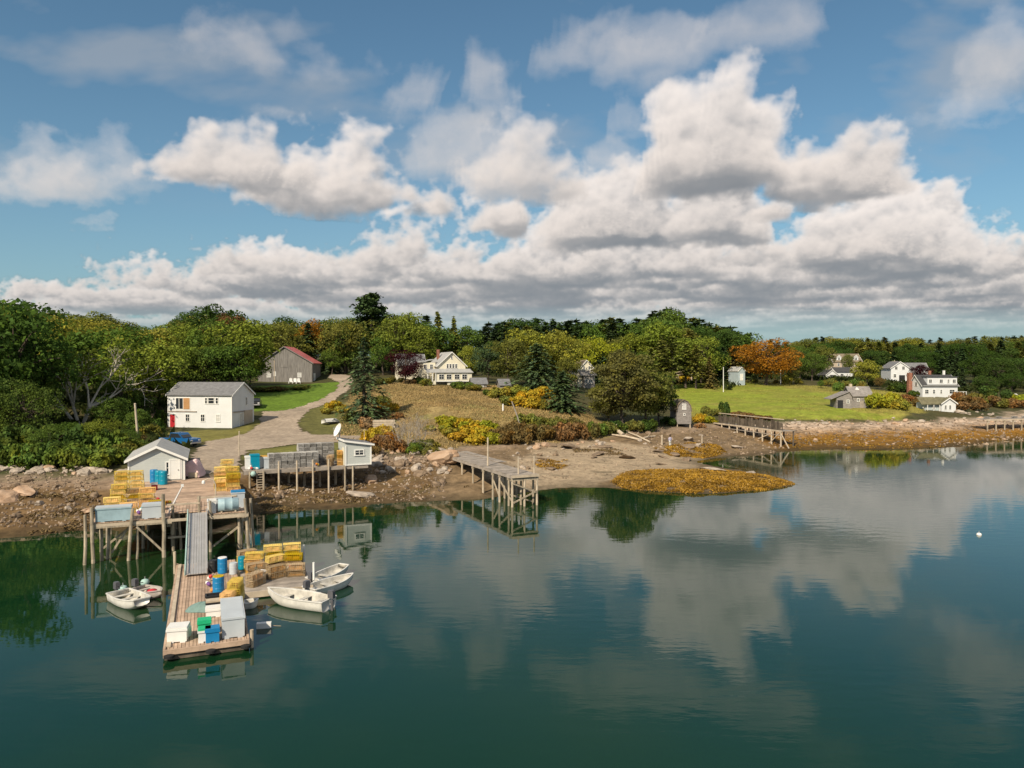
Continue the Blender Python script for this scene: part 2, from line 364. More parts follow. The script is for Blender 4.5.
def edge(x, y, poly, w=0.8):
    nx = x + (fbm(x * 0.9, y * 0.9, 3)) * w * 4; ny = y + (fbm(x * 0.9 + 40, y * 0.9 + 7, 3)) * w * 4
    return inpoly(nx, ny, poly).astype(float)
def soft(a):
    for _ in range(1):
        b = a.copy(); b[1:-1, 1:-1] = (a[1:-1, 1:-1] * 2 + a[:-2, 1:-1] + a[2:, 1:-1] + a[1:-1, :-2] + a[1:-1, 2:]) / 6; a = b
    return a
def lay(col, m, c): return col * (1 - m[..., None]) + np.array(c) * m[..., None]
n1 = fbm(MX * 0.12, MY * 0.12, 5); n2 = fbm(MX * 0.5 + 9, MY * 0.5, 4); n3 = fbm(MX * 1.3, MY * 1.3, 3); n4 = fbm(MX * 0.25 + 70, MY * 0.9, 4)
c = np.zeros(MX.shape + (3,)) + np.array((0.055, 0.06, 0.022))
c = lay(c, np.clip(n1 * 3 + 0.5, 0, 1) * 0.6, (0.09, 0.07, 0.03))
hill = soft(edge(MX, MY, P_HILL))
hc = np.array((0.27, 0.2, 0.085)) * (1 + n2[..., None] * 0.7)
hc = hc * (1 - np.clip(n1 * 5 - 0.2, 0, 1)[..., None] * 0.5) + np.array((0.19, 0.18, 0.05)) * np.clip(n1 * 5 - 0.2, 0, 1)[..., None] * 0.5
k1 = np.clip(fbm(MX * .11 + 31, MY * .16 + 3, 4) * 6 - .5, 0, 1)[..., None]; hc = hc * (1 - .55 * k1) + np.array((.22, .13, .06)) * .55 * k1
k2 = np.clip(fbm(MX * .14 + 8, MY * .2 + 61, 4) * 6 - .6, 0, 1)[..., None]; hc = hc * (1 - .6 * k2) + np.array((.21, .21, .06)) * .6 * k2
c = c * (1 - hill[..., None]) + hc * hill[..., None]
c = lay(c, soft(edge(MX, MY, P_LAWN)), (0.115, 0.185, 0.022)); c = lay(c, soft(edge(MX, MY, P_ISLE)), (0.13, 0.125, 0.04))
c = lay(c, soft(edge(MX, MY, P_STRIP)), (0.17, 0.165, 0.045)); c = lay(c, soft(edge(MX, MY, P_FRONT)), (0.18, 0.165, 0.045))
me_ = soft(edge(MX, MY, P_MEAD)); mm = soft(edge(MX, MY, P_MAIN, 2.5)) * np.clip(0.85 + n1 * 1.6 + n4 * .5, 0, 1)
mc = np.array((0.245, 0.215, 0.05)) * (1 + n2[..., None] * 0.5)
mc = mc * (1 - mm[..., None]) + np.array((0.215, 0.255, 0.03)) * (1 + n4[..., None] * 0.4) * mm[..., None]
c = c * (1 - me_[..., None]) + mc * me_[..., None]
c = c * (1 + .55 * n3[..., None] + .4 * n2[..., None])
# the shore by height and place
zz = GZ + n2 * 0.7
shore = np.clip((3.1 - zz) / 0.5, 0, 1) * (GZ < 4)
shore = shore * np.clip(1 - (hill + me_) * (GZ > 2.2), 0, 1)
left = MX < -9
mud = np.where(left[..., None], np.array((0.145, 0.092, 0.044)), np.array((0.2, 0.14, 0.08)))
mud = mud * (1 + 1.0 * n3[..., None] + 0.6 * n2[..., None])
right = np.clip((MX - 43) / 3, 0, 1)
t = np.clip((zz - 1.0) / 1.3, 0, 1)
rc = np.array((0.25, 0.125, 0.02))[None, None] * (1 - t[..., None]) + np.array((0.47, 0.36, 0.27)) * t[..., None]
rc = rc * (1 + n3[..., None] * 1.1); stk = np.clip(fbm(MX * .22 + 17, MY * 1.1, 5) * 5 - .4, 0, 1)[..., None] * .65; rc = rc * (1 - stk) + np.array((.09, .06, .03)) * stk
lowd = np.clip((0.75 - zz) / .5, 0, 1)[..., None] * .6; rc = rc * (1 - lowd) + np.array((.07, .045, .015)) * lowd
rc = rc * (1 - (np.clip(n4 * 4 - .3, 0, 1) * 0.7)[..., None]) + np.array((0.06, 0.045, 0.02)) * (np.clip(n4 * 4 - .3, 0, 1) * 0.7)[..., None]
mud = mud * (1 - right[..., None]) + rc * right[..., None]
pale = np.clip((zz - 2.2) / 0.5, 0, 1) * (1 - right) * 0.75
mud = lay(mud, pale, (0.36, 0.27, 0.2))
grn = np.clip(n4 * 4 - 0.2, 0, 1) * left * np.clip(1.8 - zz, 0, 1) * .6
mud = lay(mud, grn, (0.1, 0.09, 0.035))
sand = soft(edge(MX, MY, P_SAND, 1.2))
sc = np.array((0.37, 0.285, 0.19)) * (1 + n4[..., None] * 0.5 + n3[..., None] * 0.3)
dk = np.clip(n4 * 5 - 0.6, 0, 1) * 0.8
sc = lay(sc, dk, (0.13, 0.105, 0.065)); sc = lay(sc, np.clip(fbm(MX * .3 + 3, MY * 1.4 + 9, 4) * 6 - .9, 0, 1) * .75, (.1, .085, .06))
mud = mud * (1 - sand[..., None]) + sc * sand[..., None]
c = c * (1 - shore[..., None]) + mud * shore[..., None]
wet = np.clip((0.45 - GZ) / 0.4, 0, 1) * 0.6
c = c * (1 - wet[..., None]) + np.array((0.035, 0.03, 0.016)) * wet[..., None]
c = np.clip(c, 0.008, 0.6)
nx_, ny_ = len(GX), len(GY)
V = np.stack([MX, MY, GZ], -1).reshape(-1, 3)
idx = np.arange(nx_ * ny_).reshape(ny_, nx_)
Q = np.stack([idx[:-1, :-1], idx[:-1, 1:], idx[1:, 1:], idx[1:, :-1]], -1).reshape(-1, 4)
me = bpy.data.meshes.new('ground'); me.from_pydata(V.tolist(), [], Q.tolist())
at = me.color_attributes.new('growth', 'FLOAT_COLOR', 'POINT')
at.data.foreach_set('color', np.concatenate([c.reshape(-1, 3), np.ones((len(V), 1))], 1).ravel().astype(np.float32))
me.polygons.foreach_set('use_smooth', [True] * len(Q))
def groundmat(name, attr=None, base=None):
    m, nt, N, L, b = nodes(name); b.inputs['Roughness'].default_value = 0.92; b.inputs['Specular IOR Level'].default_value = 0.15
    tc = N.new('ShaderNodeTexCoord')
    n = N.new('ShaderNodeTexNoise'); n.inputs['Scale'].default_value = 1.6; n.inputs['Detail'].default_value = 6; n.inputs['Roughness'].default_value = 0.75; L.new(tc.outputs['Object'], n.inputs[0])
    r = N.new('ShaderNodeMapRange'); r.inputs[1].default_value = 0.3; r.inputs[2].default_value = 0.7; r.inputs[3].default_value = 0.6; r.inputs[4].default_value = 1.35; L.new(n.outputs[0], r.inputs[0])
    v = N.new('ShaderNodeVectorMath'); v.operation = 'SCALE'; L.new(r.outputs[0], v.inputs['Scale'])
    if attr:
        a = N.new('ShaderNodeAttribute'); a.attribute_name = attr; L.new(a.outputs['Color'], v.inputs[0])
    else:
        n2_ = N.new('ShaderNodeTexNoise'); n2_.inputs['Scale'].default_value = 0.25; n2_.inputs['Detail'].default_value = 4; L.new(tc.outputs['Object'], n2_.inputs[0])
        mx = N.new('ShaderNodeMix'); mx.data_type = 'RGBA'; L.new(n2_.outputs[0], mx.inputs[0]); mx.inputs[6].default_value = (*[q * .55 for q in base], 1); mx.inputs[7].default_value = (*[q * 1.4 for q in base], 1)
        L.new(mx.outputs[2], v.inputs[0])
    L.new(v.outputs[0], b.inputs['Base Color'])
    bp = N.new('ShaderNodeBump'); bp.inputs['Strength'].default_value = 0.6; bp.inputs['Distance'].default_value = 0.12; L.new(n.outputs[0], bp.inputs['Height']); L.new(bp.outputs[0], b.inputs['Normal'])
    M[name] = m
groundmat('soil', 'growth'); groundmat('gravel', None, (0.36, 0.29, 0.22))
me.materials.append(M['soil']); g = bpy.data.objects.new('ground', me); COL.objects.link(g); struct(g)

def draped(name, poly, m, step, lift, w):
    xs = [p[0] for p in poly]; ys = [p[1] for p in poly]
    ax = np.arange(min(xs) - 1, max(xs) + 1, step); ay = np.arange(min(ys) - 1, max(ys) + 1, step)
    X, Y = np.meshgrid(ax, ay)
    ok = edge(X, Y, poly, w) > 0.5
    cell = ok[:-1, :-1] & ok[1:, :-1] & ok[:-1, 1:] & ok[1:, 1:]
    Z = hz(X, Y) + lift
    j, i = np.nonzero(cell); n = len(ax)
    fs = np.stack([j * n + i, j * n + i + 1, (j + 1) * n + i + 1, (j + 1) * n + i], -1)
    used, inv = np.unique(fs, return_inverse=True)
    vs = np.stack([X, Y, Z], -1).reshape(-1, 3)[used]
    me = bpy.data.meshes.new(name); me.from_pydata(vs.tolist(), [], inv.reshape(fs.shape).tolist()); me.materials.append(M[m])
    me.polygons.foreach_set('use_smooth', [True] * len(fs))
    o = bpy.data.objects.new(name, me); COL.objects.link(o); return o
struct(draped('road', P_ROAD, 'gravel', 0.33, 0.05, 0.35))

# ------------------------------------------------------------------ water
m, nt, N, L, b = nodes('sea')
tc = N.new('ShaderNodeTexCoord')
n = N.new('ShaderNodeTexNoise'); n.inputs['Scale'].default_value = 0.05; n.inputs['Detail'].default_value = 4; L.new(tc.outputs['Object'], n.inputs[0])
mr = N.new('ShaderNodeMapRange'); mr.inputs[1].default_value = 0.38; mr.inputs[2].default_value = 0.66; L.new(n.outputs[0], mr.inputs[0])
mx = N.new('ShaderNodeMix'); mx.data_type = 'RGBA'; mx.inputs[6].default_value = (0.0028, 0.027, 0.0105, 1); mx.inputs[7].default_value = (0.010, 0.033, 0.009, 1); L.new(mr.outputs[0], mx.inputs[0])
L.new(mx.outputs[2], b.inputs['Base Color'])
b.inputs['Roughness'].default_value = 0.025; b.inputs['IOR'].default_value = 1.42
mp = N.new('ShaderNodeMapping'); mp.inputs['Scale'].default_value = (0.55, 1.5, 1); mp.inputs['Rotation'].default_value = (0, 0, 0.12); L.new(tc.outputs['Object'], mp.inputs[0])
w1 = N.new('ShaderNodeTexNoise'); w1.inputs['Scale'].default_value = 0.9; w1.inputs['Detail'].default_value = 3; w1.inputs['Roughness'].default_value = 0.5; L.new(mp.outputs[0], w1.inputs[0])
w2 = N.new('ShaderNodeTexNoise'); w2.inputs['Scale'].default_value = 0.035; w2.inputs['Detail'].default_value = 3; L.new(tc.outputs['Object'], w2.inputs[0])
pr = N.new('ShaderNodeMapRange'); pr.inputs[1].default_value = 0.42; pr.inputs[2].default_value = 0.62; pr.inputs[3].default_value = 0.25; pr.inputs[4].default_value = 1.0; L.new(w2.outputs[0], pr.inputs[0])
mu = N.new('ShaderNodeMath'); mu.operation = 'MULTIPLY'; L.new(w1.outputs[0], mu.inputs[0]); L.new(pr.outputs[0], mu.inputs[1])
bp = N.new('ShaderNodeBump'); bp.inputs['Strength'].default_value = 1.0; bp.inputs['Distance'].default_value = WAVE = 0.010
L.new(mu.outputs[0], bp.inputs['Height']); L.new(bp.outputs[0], b.inputs['Normal'])
M['sea'] = m
struct(MB().add([(-1500, -400, 0), (1800, -400, 0), (1800, 420, 0), (-1500, 420, 0)], [(0, 1, 2, 3)]).build('sea', 'sea'))

# ------------------------------------------------------------------ camera, sun, sky
cam = bpy.data.objects.new('camera', bpy.data.cameras.new('camera')); COL.objects.link(cam)
cam.location = (0, 0, CAM_Z); cam.rotation_euler = (math.pi / 2 - PITCH, 0, 0)
cam.data.sensor_width = 36; cam.data.lens = F_PX / 1024 * 36; cam.data.clip_end = 6000; cam.data.clip_start = 0.2
S.camera = cam
SUN_EL = 39.0; SUN_AZ = math.degrees(math.atan2(-0.44, -0.90))      # azimuth from +Y towards +X, sun behind the camera's left shoulder
sd = Vector((math.sin(R(SUN_AZ)) * math.cos(R(SUN_EL)), math.cos(R(SUN_AZ)) * math.cos(R(SUN_EL)), math.sin(R(SUN_EL))))
sl = bpy.data.lights.new('sun', 'SUN'); sl.energy = 4.3; sl.angle = R(0.53); sl.color = (1.0, 0.87, 0.68)
so = bpy.data.objects.new('sun', sl); COL.objects.link(so); so.rotation_euler = sd.to_track_quat('Z', 'Y').to_euler(); so.location = (-60, -60, 80)
S.view_settings.view_transform = 'Standard'; S.view_settings.look = 'None'; S.view_settings.exposure = 0.35; S.view_settings.gamma = 1.0; S.view_settings.use_curve_mapping = False
S.cycles.max_bounces = 6; S.cycles.diffuse_bounces = 2; S.cycles.glossy_bounces = 3; S.cycles.transmission_bounces = 2; S.cycles.transparent_max_bounces = 4
S.cycles.use_denoising = True; S.cycles.sample_clamp_indirect = 4.0
# ------------------------------------------------------------------ clouds: a cumulus field marched in 3-D (kilometres), kept as a sky map by bearing
def cloud_map(NU=1500, NV=500, STEPS=84):
    rg = np.random.default_rng(5)
    def tile3(n, beta, seed):
        r = np.random.default_rng(seed); f = np.fft.rfftn(r.standard_normal((n, n, n)).astype(np.float32))
        k = np.fft.fftfreq(n) * n; kz = np.fft.rfftfreq(n) * n
        kk = np.sqrt(k[:, None, None] ** 2 + k[None, :, None] ** 2 + kz[None, None, :] ** 2); kk[0, 0, 0] = 1
        f *= (kk ** (-beta)) * (kk > 1.5); a = np.fft.irfftn(f, s=(n, n, n)); return (a / a.std()).astype(np.float32)
    T1 = tile3(256, 2.75, 1)
    def billow(a): return (np.abs(a) * 1.6 - 1.25).astype(np.float32)
    T1 = 0.62 * T1 - 0.42 * billow(tile3(256, 2.5, 3))
    # 2-D map: x -16..16 km, y 0..30 km
    res = 0.025; gx = np.arange(-18, 18, res); gy = np.arange(0, 30, res); X, Y = np.meshgrid(gx, gy)
    def f2(s, o, ox): return fbm(X * s + ox, Y * s + ox * 1.7, o)
    far = np.clip((Y - 5.5 - 1.5 * f2(.5, 2, 3)) / 1.3, 0, 1)
    u = X / np.maximum(Y, .3); far *= np.clip(1 - np.clip((u - .42) / .1, 0, 1) * np.clip((6.6 - Y) / 1.0, 0, 1), 0, 1)
    far *= np.clip((u + 0.40 + (Y - 5.0) * 0.075) / 0.30, 0, 1)
    cov = far * (0.34 + 1.9 * f2(.55, 4, 11) + 1.2 * f2(1.6, 3, 31))
    cov = np.where(Y > 7, np.maximum(cov, (0.31 + 1.8 * f2(.5, 4, 23)) * far), cov)
    ext = np.full(X.shape, 1.0); top = .36 + 0.9 * f2(.6, 3, 51)
    top = np.clip(top * np.clip(1.5 - (Y - 5) / 9, .55, 1.5), .16, .75)
    BL = [(722, 180, 98, 72, .26, 1.0), (738, 172, 90, 36, .16, 1.0), (690, 174, 108, 30, .2, .8), (845, 186, 128, 80, .22, .78), (800, 182, 130, 45, .2, .7),
          (190, 174, 122, 72, .2, .74), (325, 194, 124, 95, .3, .82), (285, 180, 110, 28, .14, .7), (405, 206, 150, 62, .26, .72), (522, 186, 122, 62, .22, .60), (450, 160, 112, 55, .14, .48),
          (60, 182, 128, 105, .24, .5), (610, 168, 140, 32, .12, .46), (636, 122, 98, 18, .08, .5), (765, 214, 200, 28, .18, .7), (495, 224, 188, 34, .3, .8), (610, 236, 180, 70, .4, .8), (700, 236, 196, 70, .4, .75),
          (905, 130, 98, 22, .1, .42), (985, 112, 62, 52, .16, .46), (1015, 75, 20, 40, .12, .44), (382, 88, 62, 26, .1, .42), (255, 104, 88, 34, .06, .36), (265, 34, -5, 90, .16, .5), (625, 36, -10, 95, .16, .52), (770, 14, -15, 60, .1, .42), (470, 78, 30, 36, .14, .34), (80, 222, 208, 26, .05, .4)]
    for (px, pb, pt, hw, dep, cv) in BL:
        v = (368 - pb) / 740; y0 = .9 / v; x0 = (px - 512) / 740 * y0; w = hw / 740 * y0; th = (368 - pt) / 740 * y0 - .9
        y0 += dep * .6
        q = np.clip(1 - ((X - x0) / (w * 1.12)) ** 2 - ((Y - y0) / (dep * 1.3)) ** 2, 0, 1)
        nz2 = 1.3 * f2(2.2, 3, px * .1) if cv > .55 else 2.6 * fbm((X + .4 * Y) * 3.5 + px, (Y - .3 * X) * 9 + pb, 4)
        k = cv * np.sqrt(q) * (1.0 + nz2) * (q > 0)
        m = k > cov
        top = np.where(m, th * 1.12, top); ext = np.where(m, .12 if cv < .55 else .4 if cv < .65 else 1.0, ext); cov = np.maximum(cov, k)
    cov = cov.astype(np.float32); ext = ext.astype(np.float32); top = top.astype(np.float32)
    def density(x, y, h):
        a0 = 256 / 4.2; q0, q1, q2 = (x * a0).astype(np.int32) & 255, (y * a0).astype(np.int32) & 255, (h * a0 * 1.6).astype(np.int32) & 255
        i = ((x + 18 + .05 * np.clip(T1[q0, q1, q2], -2.5, 2.5)) / res).astype(np.int32); j = ((y + .06 * np.clip(T1[q2, q0, q1], -2.5, 2.5)) / res).astype(np.int32)
        ok = (i >= 0) & (i < len(gx)) & (j >= 0) & (j < len(gy)); i = np.clip(i, 0, len(gx) - 1); j = np.clip(j, 0, len(gy) - 1)
        cv = cov[j, i]; tp = top[j, i]
        hn = (h - .9) / tp
        s = cv * np.clip(hn * 9 + .35, 0, 1) - 0.62 * np.clip(hn, 0, 3) ** 1.8 - .20
        m = (s > -.75) & ok & (cv > .02)
        d = np.zeros(x.shape, np.float32)
        xm, ym, hm = x[m], y[m], h[m]
        a = 256 / 2.9
        i1 = (xm * a).astype(np.int32) & 255; j1 = (ym * a).astype(np.int32) & 255; k1 = (hm * a * 1.15).astype(np.int32) & 255
        a = 256 / .8
        i2 = (xm * a + 31).astype(np.int32) & 255; j2 = (ym * a + 7).astype(np.int32) & 255; k2 = (hm * a * 1.1).astype(np.int32) & 255
        far = np.clip((ym - 6) / 8, 0, 1)
        a = 256 / .3
        i3 = (xm * a + 3).astype(np.int32) & 255; j3 = (ym * a + 57).astype(np.int32) & 255; k3 = (hm * a * 1.1).astype(np.int32) & 255
        v = s[m] + 0.31 * T1[i1, j1, k1] + 0.20 * T1[i2, j2, k2] + 0.13 * T1[i3, j3, k3]
        d[m] = np.clip(v * (2.3 + 3 * (1 - ext[j, i][m])), 0, 1) * ext[j, i][m]
        return d
    U, Vv = np.meshgrid(np.linspace(-.78, .78, NU), np.linspace(.03, .55, NV))       # tangents across and up
    U = U.ravel().astype(np.float32); Vv = Vv.ravel().astype(np.float32)
    Tr = np.ones(U.shape, np.float32); C = np.zeros((len(U), 3), np.float32)
    y0 = .86 / Vv; y1 = np.minimum(1.75 / Vv, 29); y0 = np.minimum(y0, 28); jit = rg.random(len(U)).astype(np.float32)
    sun = np.array(sd, np.float32)
    SUNC = np.array((1.0, .83, .69), np.float32); AMB = np.array((.50, .545, .60), np.float32)
    ds = (y1 - y0) / STEPS * np.sqrt(1 + U * U + Vv * Vv)
    for k in range(STEPS):
        y = y0 + (y1 - y0) * (k + jit) / STEPS; x = U * y; h = Vv * y
        live = Tr > .02
        d = np.zeros(U.shape, np.float32); d[live] = density(x[live], y[live], h[live])
        m = np.nonzero(d > .01)[0]
        if not len(m): continue
        xs, ys, hs = x[m], y[m], h[m]; tau = np.zeros(len(m), np.float32); last = 0
        for st in (.03, .08, .16, .30, .52):
            g = density(xs + sun[0] * st, ys + sun[1] * st, hs + sun[2] * st); tau += g * (st - last); last = st
        L_ = .80 * np.exp(-tau * 13) + .20 * np.exp(-tau * 3.0)
        hn = np.clip((hs - .9) / .40, 0, 1)
        col = SUNC * (L_ * .69)[:, None] + AMB * (.42 + .20 * hn)[:, None]
        al = 1 - np.exp(-d[m] * ds[m] * 17)
        C[m] += (Tr[m] * al)[:, None] * col; Tr[m] *= 1 - al
    # air between here and the far clouds
    A = 1 - Tr; col = C / np.maximum(A, 1e-3)[:, None]
    hz_ = np.exp(-np.clip(Vv, 0, 1) / .085)[:, None] * .68
    col = col * (1 - hz_) + np.array((.27, .34, .405), np.float32) * hz_
    # thin high streaks
    aa = U * 3.2; bb = Vv * 9
    wis = fbm(aa * 1.3 + bb * .35 + 3, bb * 1.1 - aa * .5 + 8, 6)
    wm = np.clip(wis * 2.6 - .1, 0, .5) * np.clip((Vv - .2) / .15, 0, 1)
    add = wm * (1 - A); col = (col * A[:, None] + np.array((.42, .44, .47)) * add[:, None]) / np.maximum(A + add, 1e-3)[:, None]; A = A + add
    A = A * np.clip((Vv - .035) / .05, .0, 1)
    img = np.concatenate([col, A[:, None]], 1).reshape(NV, NU, 4)
    for _ in range(2):      # calm the sampling grain
        p = np.pad(img, ((1, 1), (1, 1), (0, 0)), 'edge')
        img = (img * 4 + p[:-2, 1:-1] + p[2:, 1:-1] + 2 * (p[1:-1, :-2] + p[1:-1, 2:])) / 10
    return img.astype(np.float32)
CM = cloud_map()
im = bpy.data.images.new('cloud_map', CM.shape[1], CM.shape[0], alpha=True, float_buffer=True, is_data=True)
im.alpha_mode = 'CHANNEL_PACKED'
im.pixels.foreach_set(CM.ravel()); im.update(); im.pack()
W = bpy.data.worlds.new('World'); S.world = W; W.use_nodes = True
nt = W.node_tree; N = nt.nodes; L = nt.links
for q in list(N): N.remove(q)
def mth(op, a, b=None, c=None, clamp=False):
    k = N.new('ShaderNodeMath'); k.operation = op; k.use_clamp = clamp
    for s, v in zip(k.inputs, (a, b, c)):
        if v is None: continue
        if isinstance(v, (int, float)): s.default_value = v
        else: L.new(v, s)
    return k.outputs[0]
tc = N.new('ShaderNodeTexCoord'); sx = N.new('ShaderNodeSeparateXYZ'); L.new(tc.outputs['Generated'], sx.inputs[0])
ya = mth('MAXIMUM', mth('ABSOLUTE', sx.outputs[1]), 0.02)
u = mth('DIVIDE', sx.outputs[0], ya); v = mth('DIVIDE', sx.outputs[2], ya)
cu = N.new('ShaderNodeCombineXYZ'); L.new(mth('MULTIPLY_ADD', u, 1 / 1.56, .5), cu.inputs[0]); L.new(mth('MULTIPLY_ADD', v, 1 / .52, -.03 / .52), cu.inputs[1])
it = N.new('ShaderNodeTexImage'); it.image = im; it.extension = 'MIRROR'; it.interpolation = 'Cubic'; L.new(cu.outputs[0], it.inputs[0])
up = mth('GREATER_THAN', v, .031)
sky = N.new('ShaderNodeTexSky'); sky.sky_type = 'NISHITA'; sky.sun_disc = False; sky.sun_elevation = R(SUN_EL); sky.sun_rotation = R(SUN_AZ); sky.altitude = 10; sky.air_density = 1.0; sky.dust_density = 0.4; sky.ozone_density = 2.2
SKY_STRENGTH = 0.082; CLOUD = 0.78
tint = N.new('ShaderNodeVectorMath'); tint.operation = 'MULTIPLY'; tint.inputs[1].default_value = (0.74, 0.95, 0.92); L.new(sky.outputs[0], tint.inputs[0])
lowair = N.new('ShaderNodeMix'); lowair.data_type = 'RGBA'
L.new(mth('MULTIPLY', mth('EXPONENT', mth('MULTIPLY', mth('MAXIMUM', v, 0), -1 / .12)), .97), lowair.inputs[0]); L.new(tint.outputs[0], lowair.inputs[6])
lowair.inputs[7].default_value = (.19 / SKY_STRENGTH, .27 / SKY_STRENGTH, .33 / SKY_STRENGTH, 1)
cl = N.new('ShaderNodeVectorMath'); cl.operation = 'SCALE'; cl.inputs['Scale'].default_value = CLOUD / SKY_STRENGTH; L.new(it.outputs[0], cl.inputs[0])
mx = N.new('ShaderNodeMix'); mx.data_type = 'RGBA'; L.new(mth('MULTIPLY', it.outputs[1], up), mx.inputs[0]); L.new(lowair.outputs[2], mx.inputs[6]); L.new(cl.outputs[0], mx.inputs[7])
bg = N.new('ShaderNodeBackground'); bg.inputs[1].default_value = SKY_STRENGTH; L.new(mx.outputs[2], bg.inputs[0])
wo = N.new('ShaderNodeOutputWorld'); L.new(bg.outputs[0], wo.inputs[0])
W.cycles.sampling_method = 'MANUAL'; W.cycles.sample_map_resolution = 512
# ------------------------------------------------------------------ trees: tapered trunk and limbs, crown of many small leaf faces
def quads(name, P, A, B, m):
    """one mesh of leaf faces: centres P, half axes A and B, each face its own island, folded along the middle"""
    n = len(P); v = np.empty((n, 4, 3)); nn = np.cross(A, B); nn /= np.linalg.norm(nn, axis=1, keepdims=True) + 1e-9
    v[:, 0] = P - A; v[:, 1] = P - B + nn * np.linalg.norm(B, axis=1, keepdims=True) * .25; v[:, 2] = P + A; v[:, 3] = P + B + nn * np.linalg.norm(B, axis=1, keepdims=True) * .25
    me = bpy.data.meshes.new(name); me.vertices.add(4 * n); me.vertices.foreach_set('co', v.astype(np.float32).ravel())
    me.loops.add(4 * n); me.loops.foreach_set('vertex_index', np.arange(4 * n, dtype=np.int32))
    me.polygons.add(n); me.polygons.foreach_set('loop_start', np.arange(0, 4 * n, 4, dtype=np.int32)); me.polygons.foreach_set('loop_total', np.full(n, 4, np.int32))
    me.materials.append(M[m]); me.update(calc_edges=True); me.validate()
    return me
def unit(v): return v / (np.linalg.norm(v, axis=-1, keepdims=True) + 1e-9)
def leafset(rg, P, N_, size):
    t = unit(np.cross(N_, rg.standard_normal(N_.shape))); b = np.cross(N_, t)
    s = size * rg.uniform(.6, 1.4, (len(P), 1)); return P, t * s, b * s * rg.uniform(.5, .9, (len(P), 1))
def broadleaf(seed, h, r, th, leaves=4200, lobes=17, size=.27, openness=0.0, flat=.8, bark='bark', stems=1):
    """a broadleaved tree h tall, crown radius r starting at th"""
    rg = np.random.default_rng(seed); c = np.array((0, 0, (h + th) / 2)); rz = (h - th) / 2
    L_ = []
    for i in range(lobes):
        d = unit(rg.standard_normal(3)); d[2] = d[2] * .9 + .12
        f = rg.uniform(.5, .9); lr = r * rg.uniform(.2, .4)
        L_.append((c + d * np.array((r, r, rz)) * f, lr, lr * flat * rg.uniform(.75, 1.1)))
    L_.append((c + np.array((0, 0, rz * .55)), r * .42, r * .36)); L_.append((c - np.array((0, 0, rz * .25)), r * .5, rz * .45))
    w = np.array([l[1] ** 2 for l in L_]); w /= w.sum(); Ps, Ns = [], []
    for (q, lr, lz), k in zip(L_, (w * leaves).astype(int)):
        d = unit(rg.standard_normal((k, 3))); d = d[(d[:, 2] > -.25) | (rg.random(len(d)) < .25)]
        rad = rg.uniform(.55, 1.08, (len(d), 1)) ** .7
        nz_ = np.array([mnoise.noise(Vector((q + e * lr) * .9)) for e in d])
        d = d[nz_ > -.28 + openness]; rad = rad[nz_ > -.28 + openness]
        Ps.append(q + d * rad * np.array((lr, lr, lz))); Ns.append(unit(d * .8 + rg.standard_normal(d.shape) * .5 + np.array((0, 0, .3))))
    P = np.concatenate(Ps); N_ = np.concatenate(Ns)
    crown = quads('crown', *leafset(rg, P, N_, size), 'leaf')
    b = MB()
    for s in range(stems):
        ox = (rg.random(2) - .5) * (0 if stems == 1 else r * .5); lean = (rg.random(2) - .5) * r * .3
        r0 = .022 * h; mid = Vector((ox[0] + lean[0] * .5, ox[1] + lean[1] * .5, th * .8 + .15 * h)); topv = Vector((lean[0] + ox[0], lean[1] + ox[1], h * .8))
        b.path([Vector((ox[0], ox[1], -.4)), Vector((ox[0], ox[1], .4)), mid, topv], [r0 * 1.5, r0 * 1.1, r0 * .75, r0 * .15], 7)
        for (q, lr, lz) in L_[s::stems]:
            a0 = Vector((ox[0], ox[1], 0)).lerp(topv, .25 + .5 * rg.random()); a0.z = max(a0.z, th * .7)
            q_ = Vector(q); e = a0.lerp(q_, .55) + Vector((0, 0, .06 * h * rg.random())); b.path([a0, e, q_], [r0 * .45, r0 * .28, r0 * .08], 5)
    t = b.build('trunk', bark); tm = t.data; bpy.data.objects.remove(t)
    return tm, crown
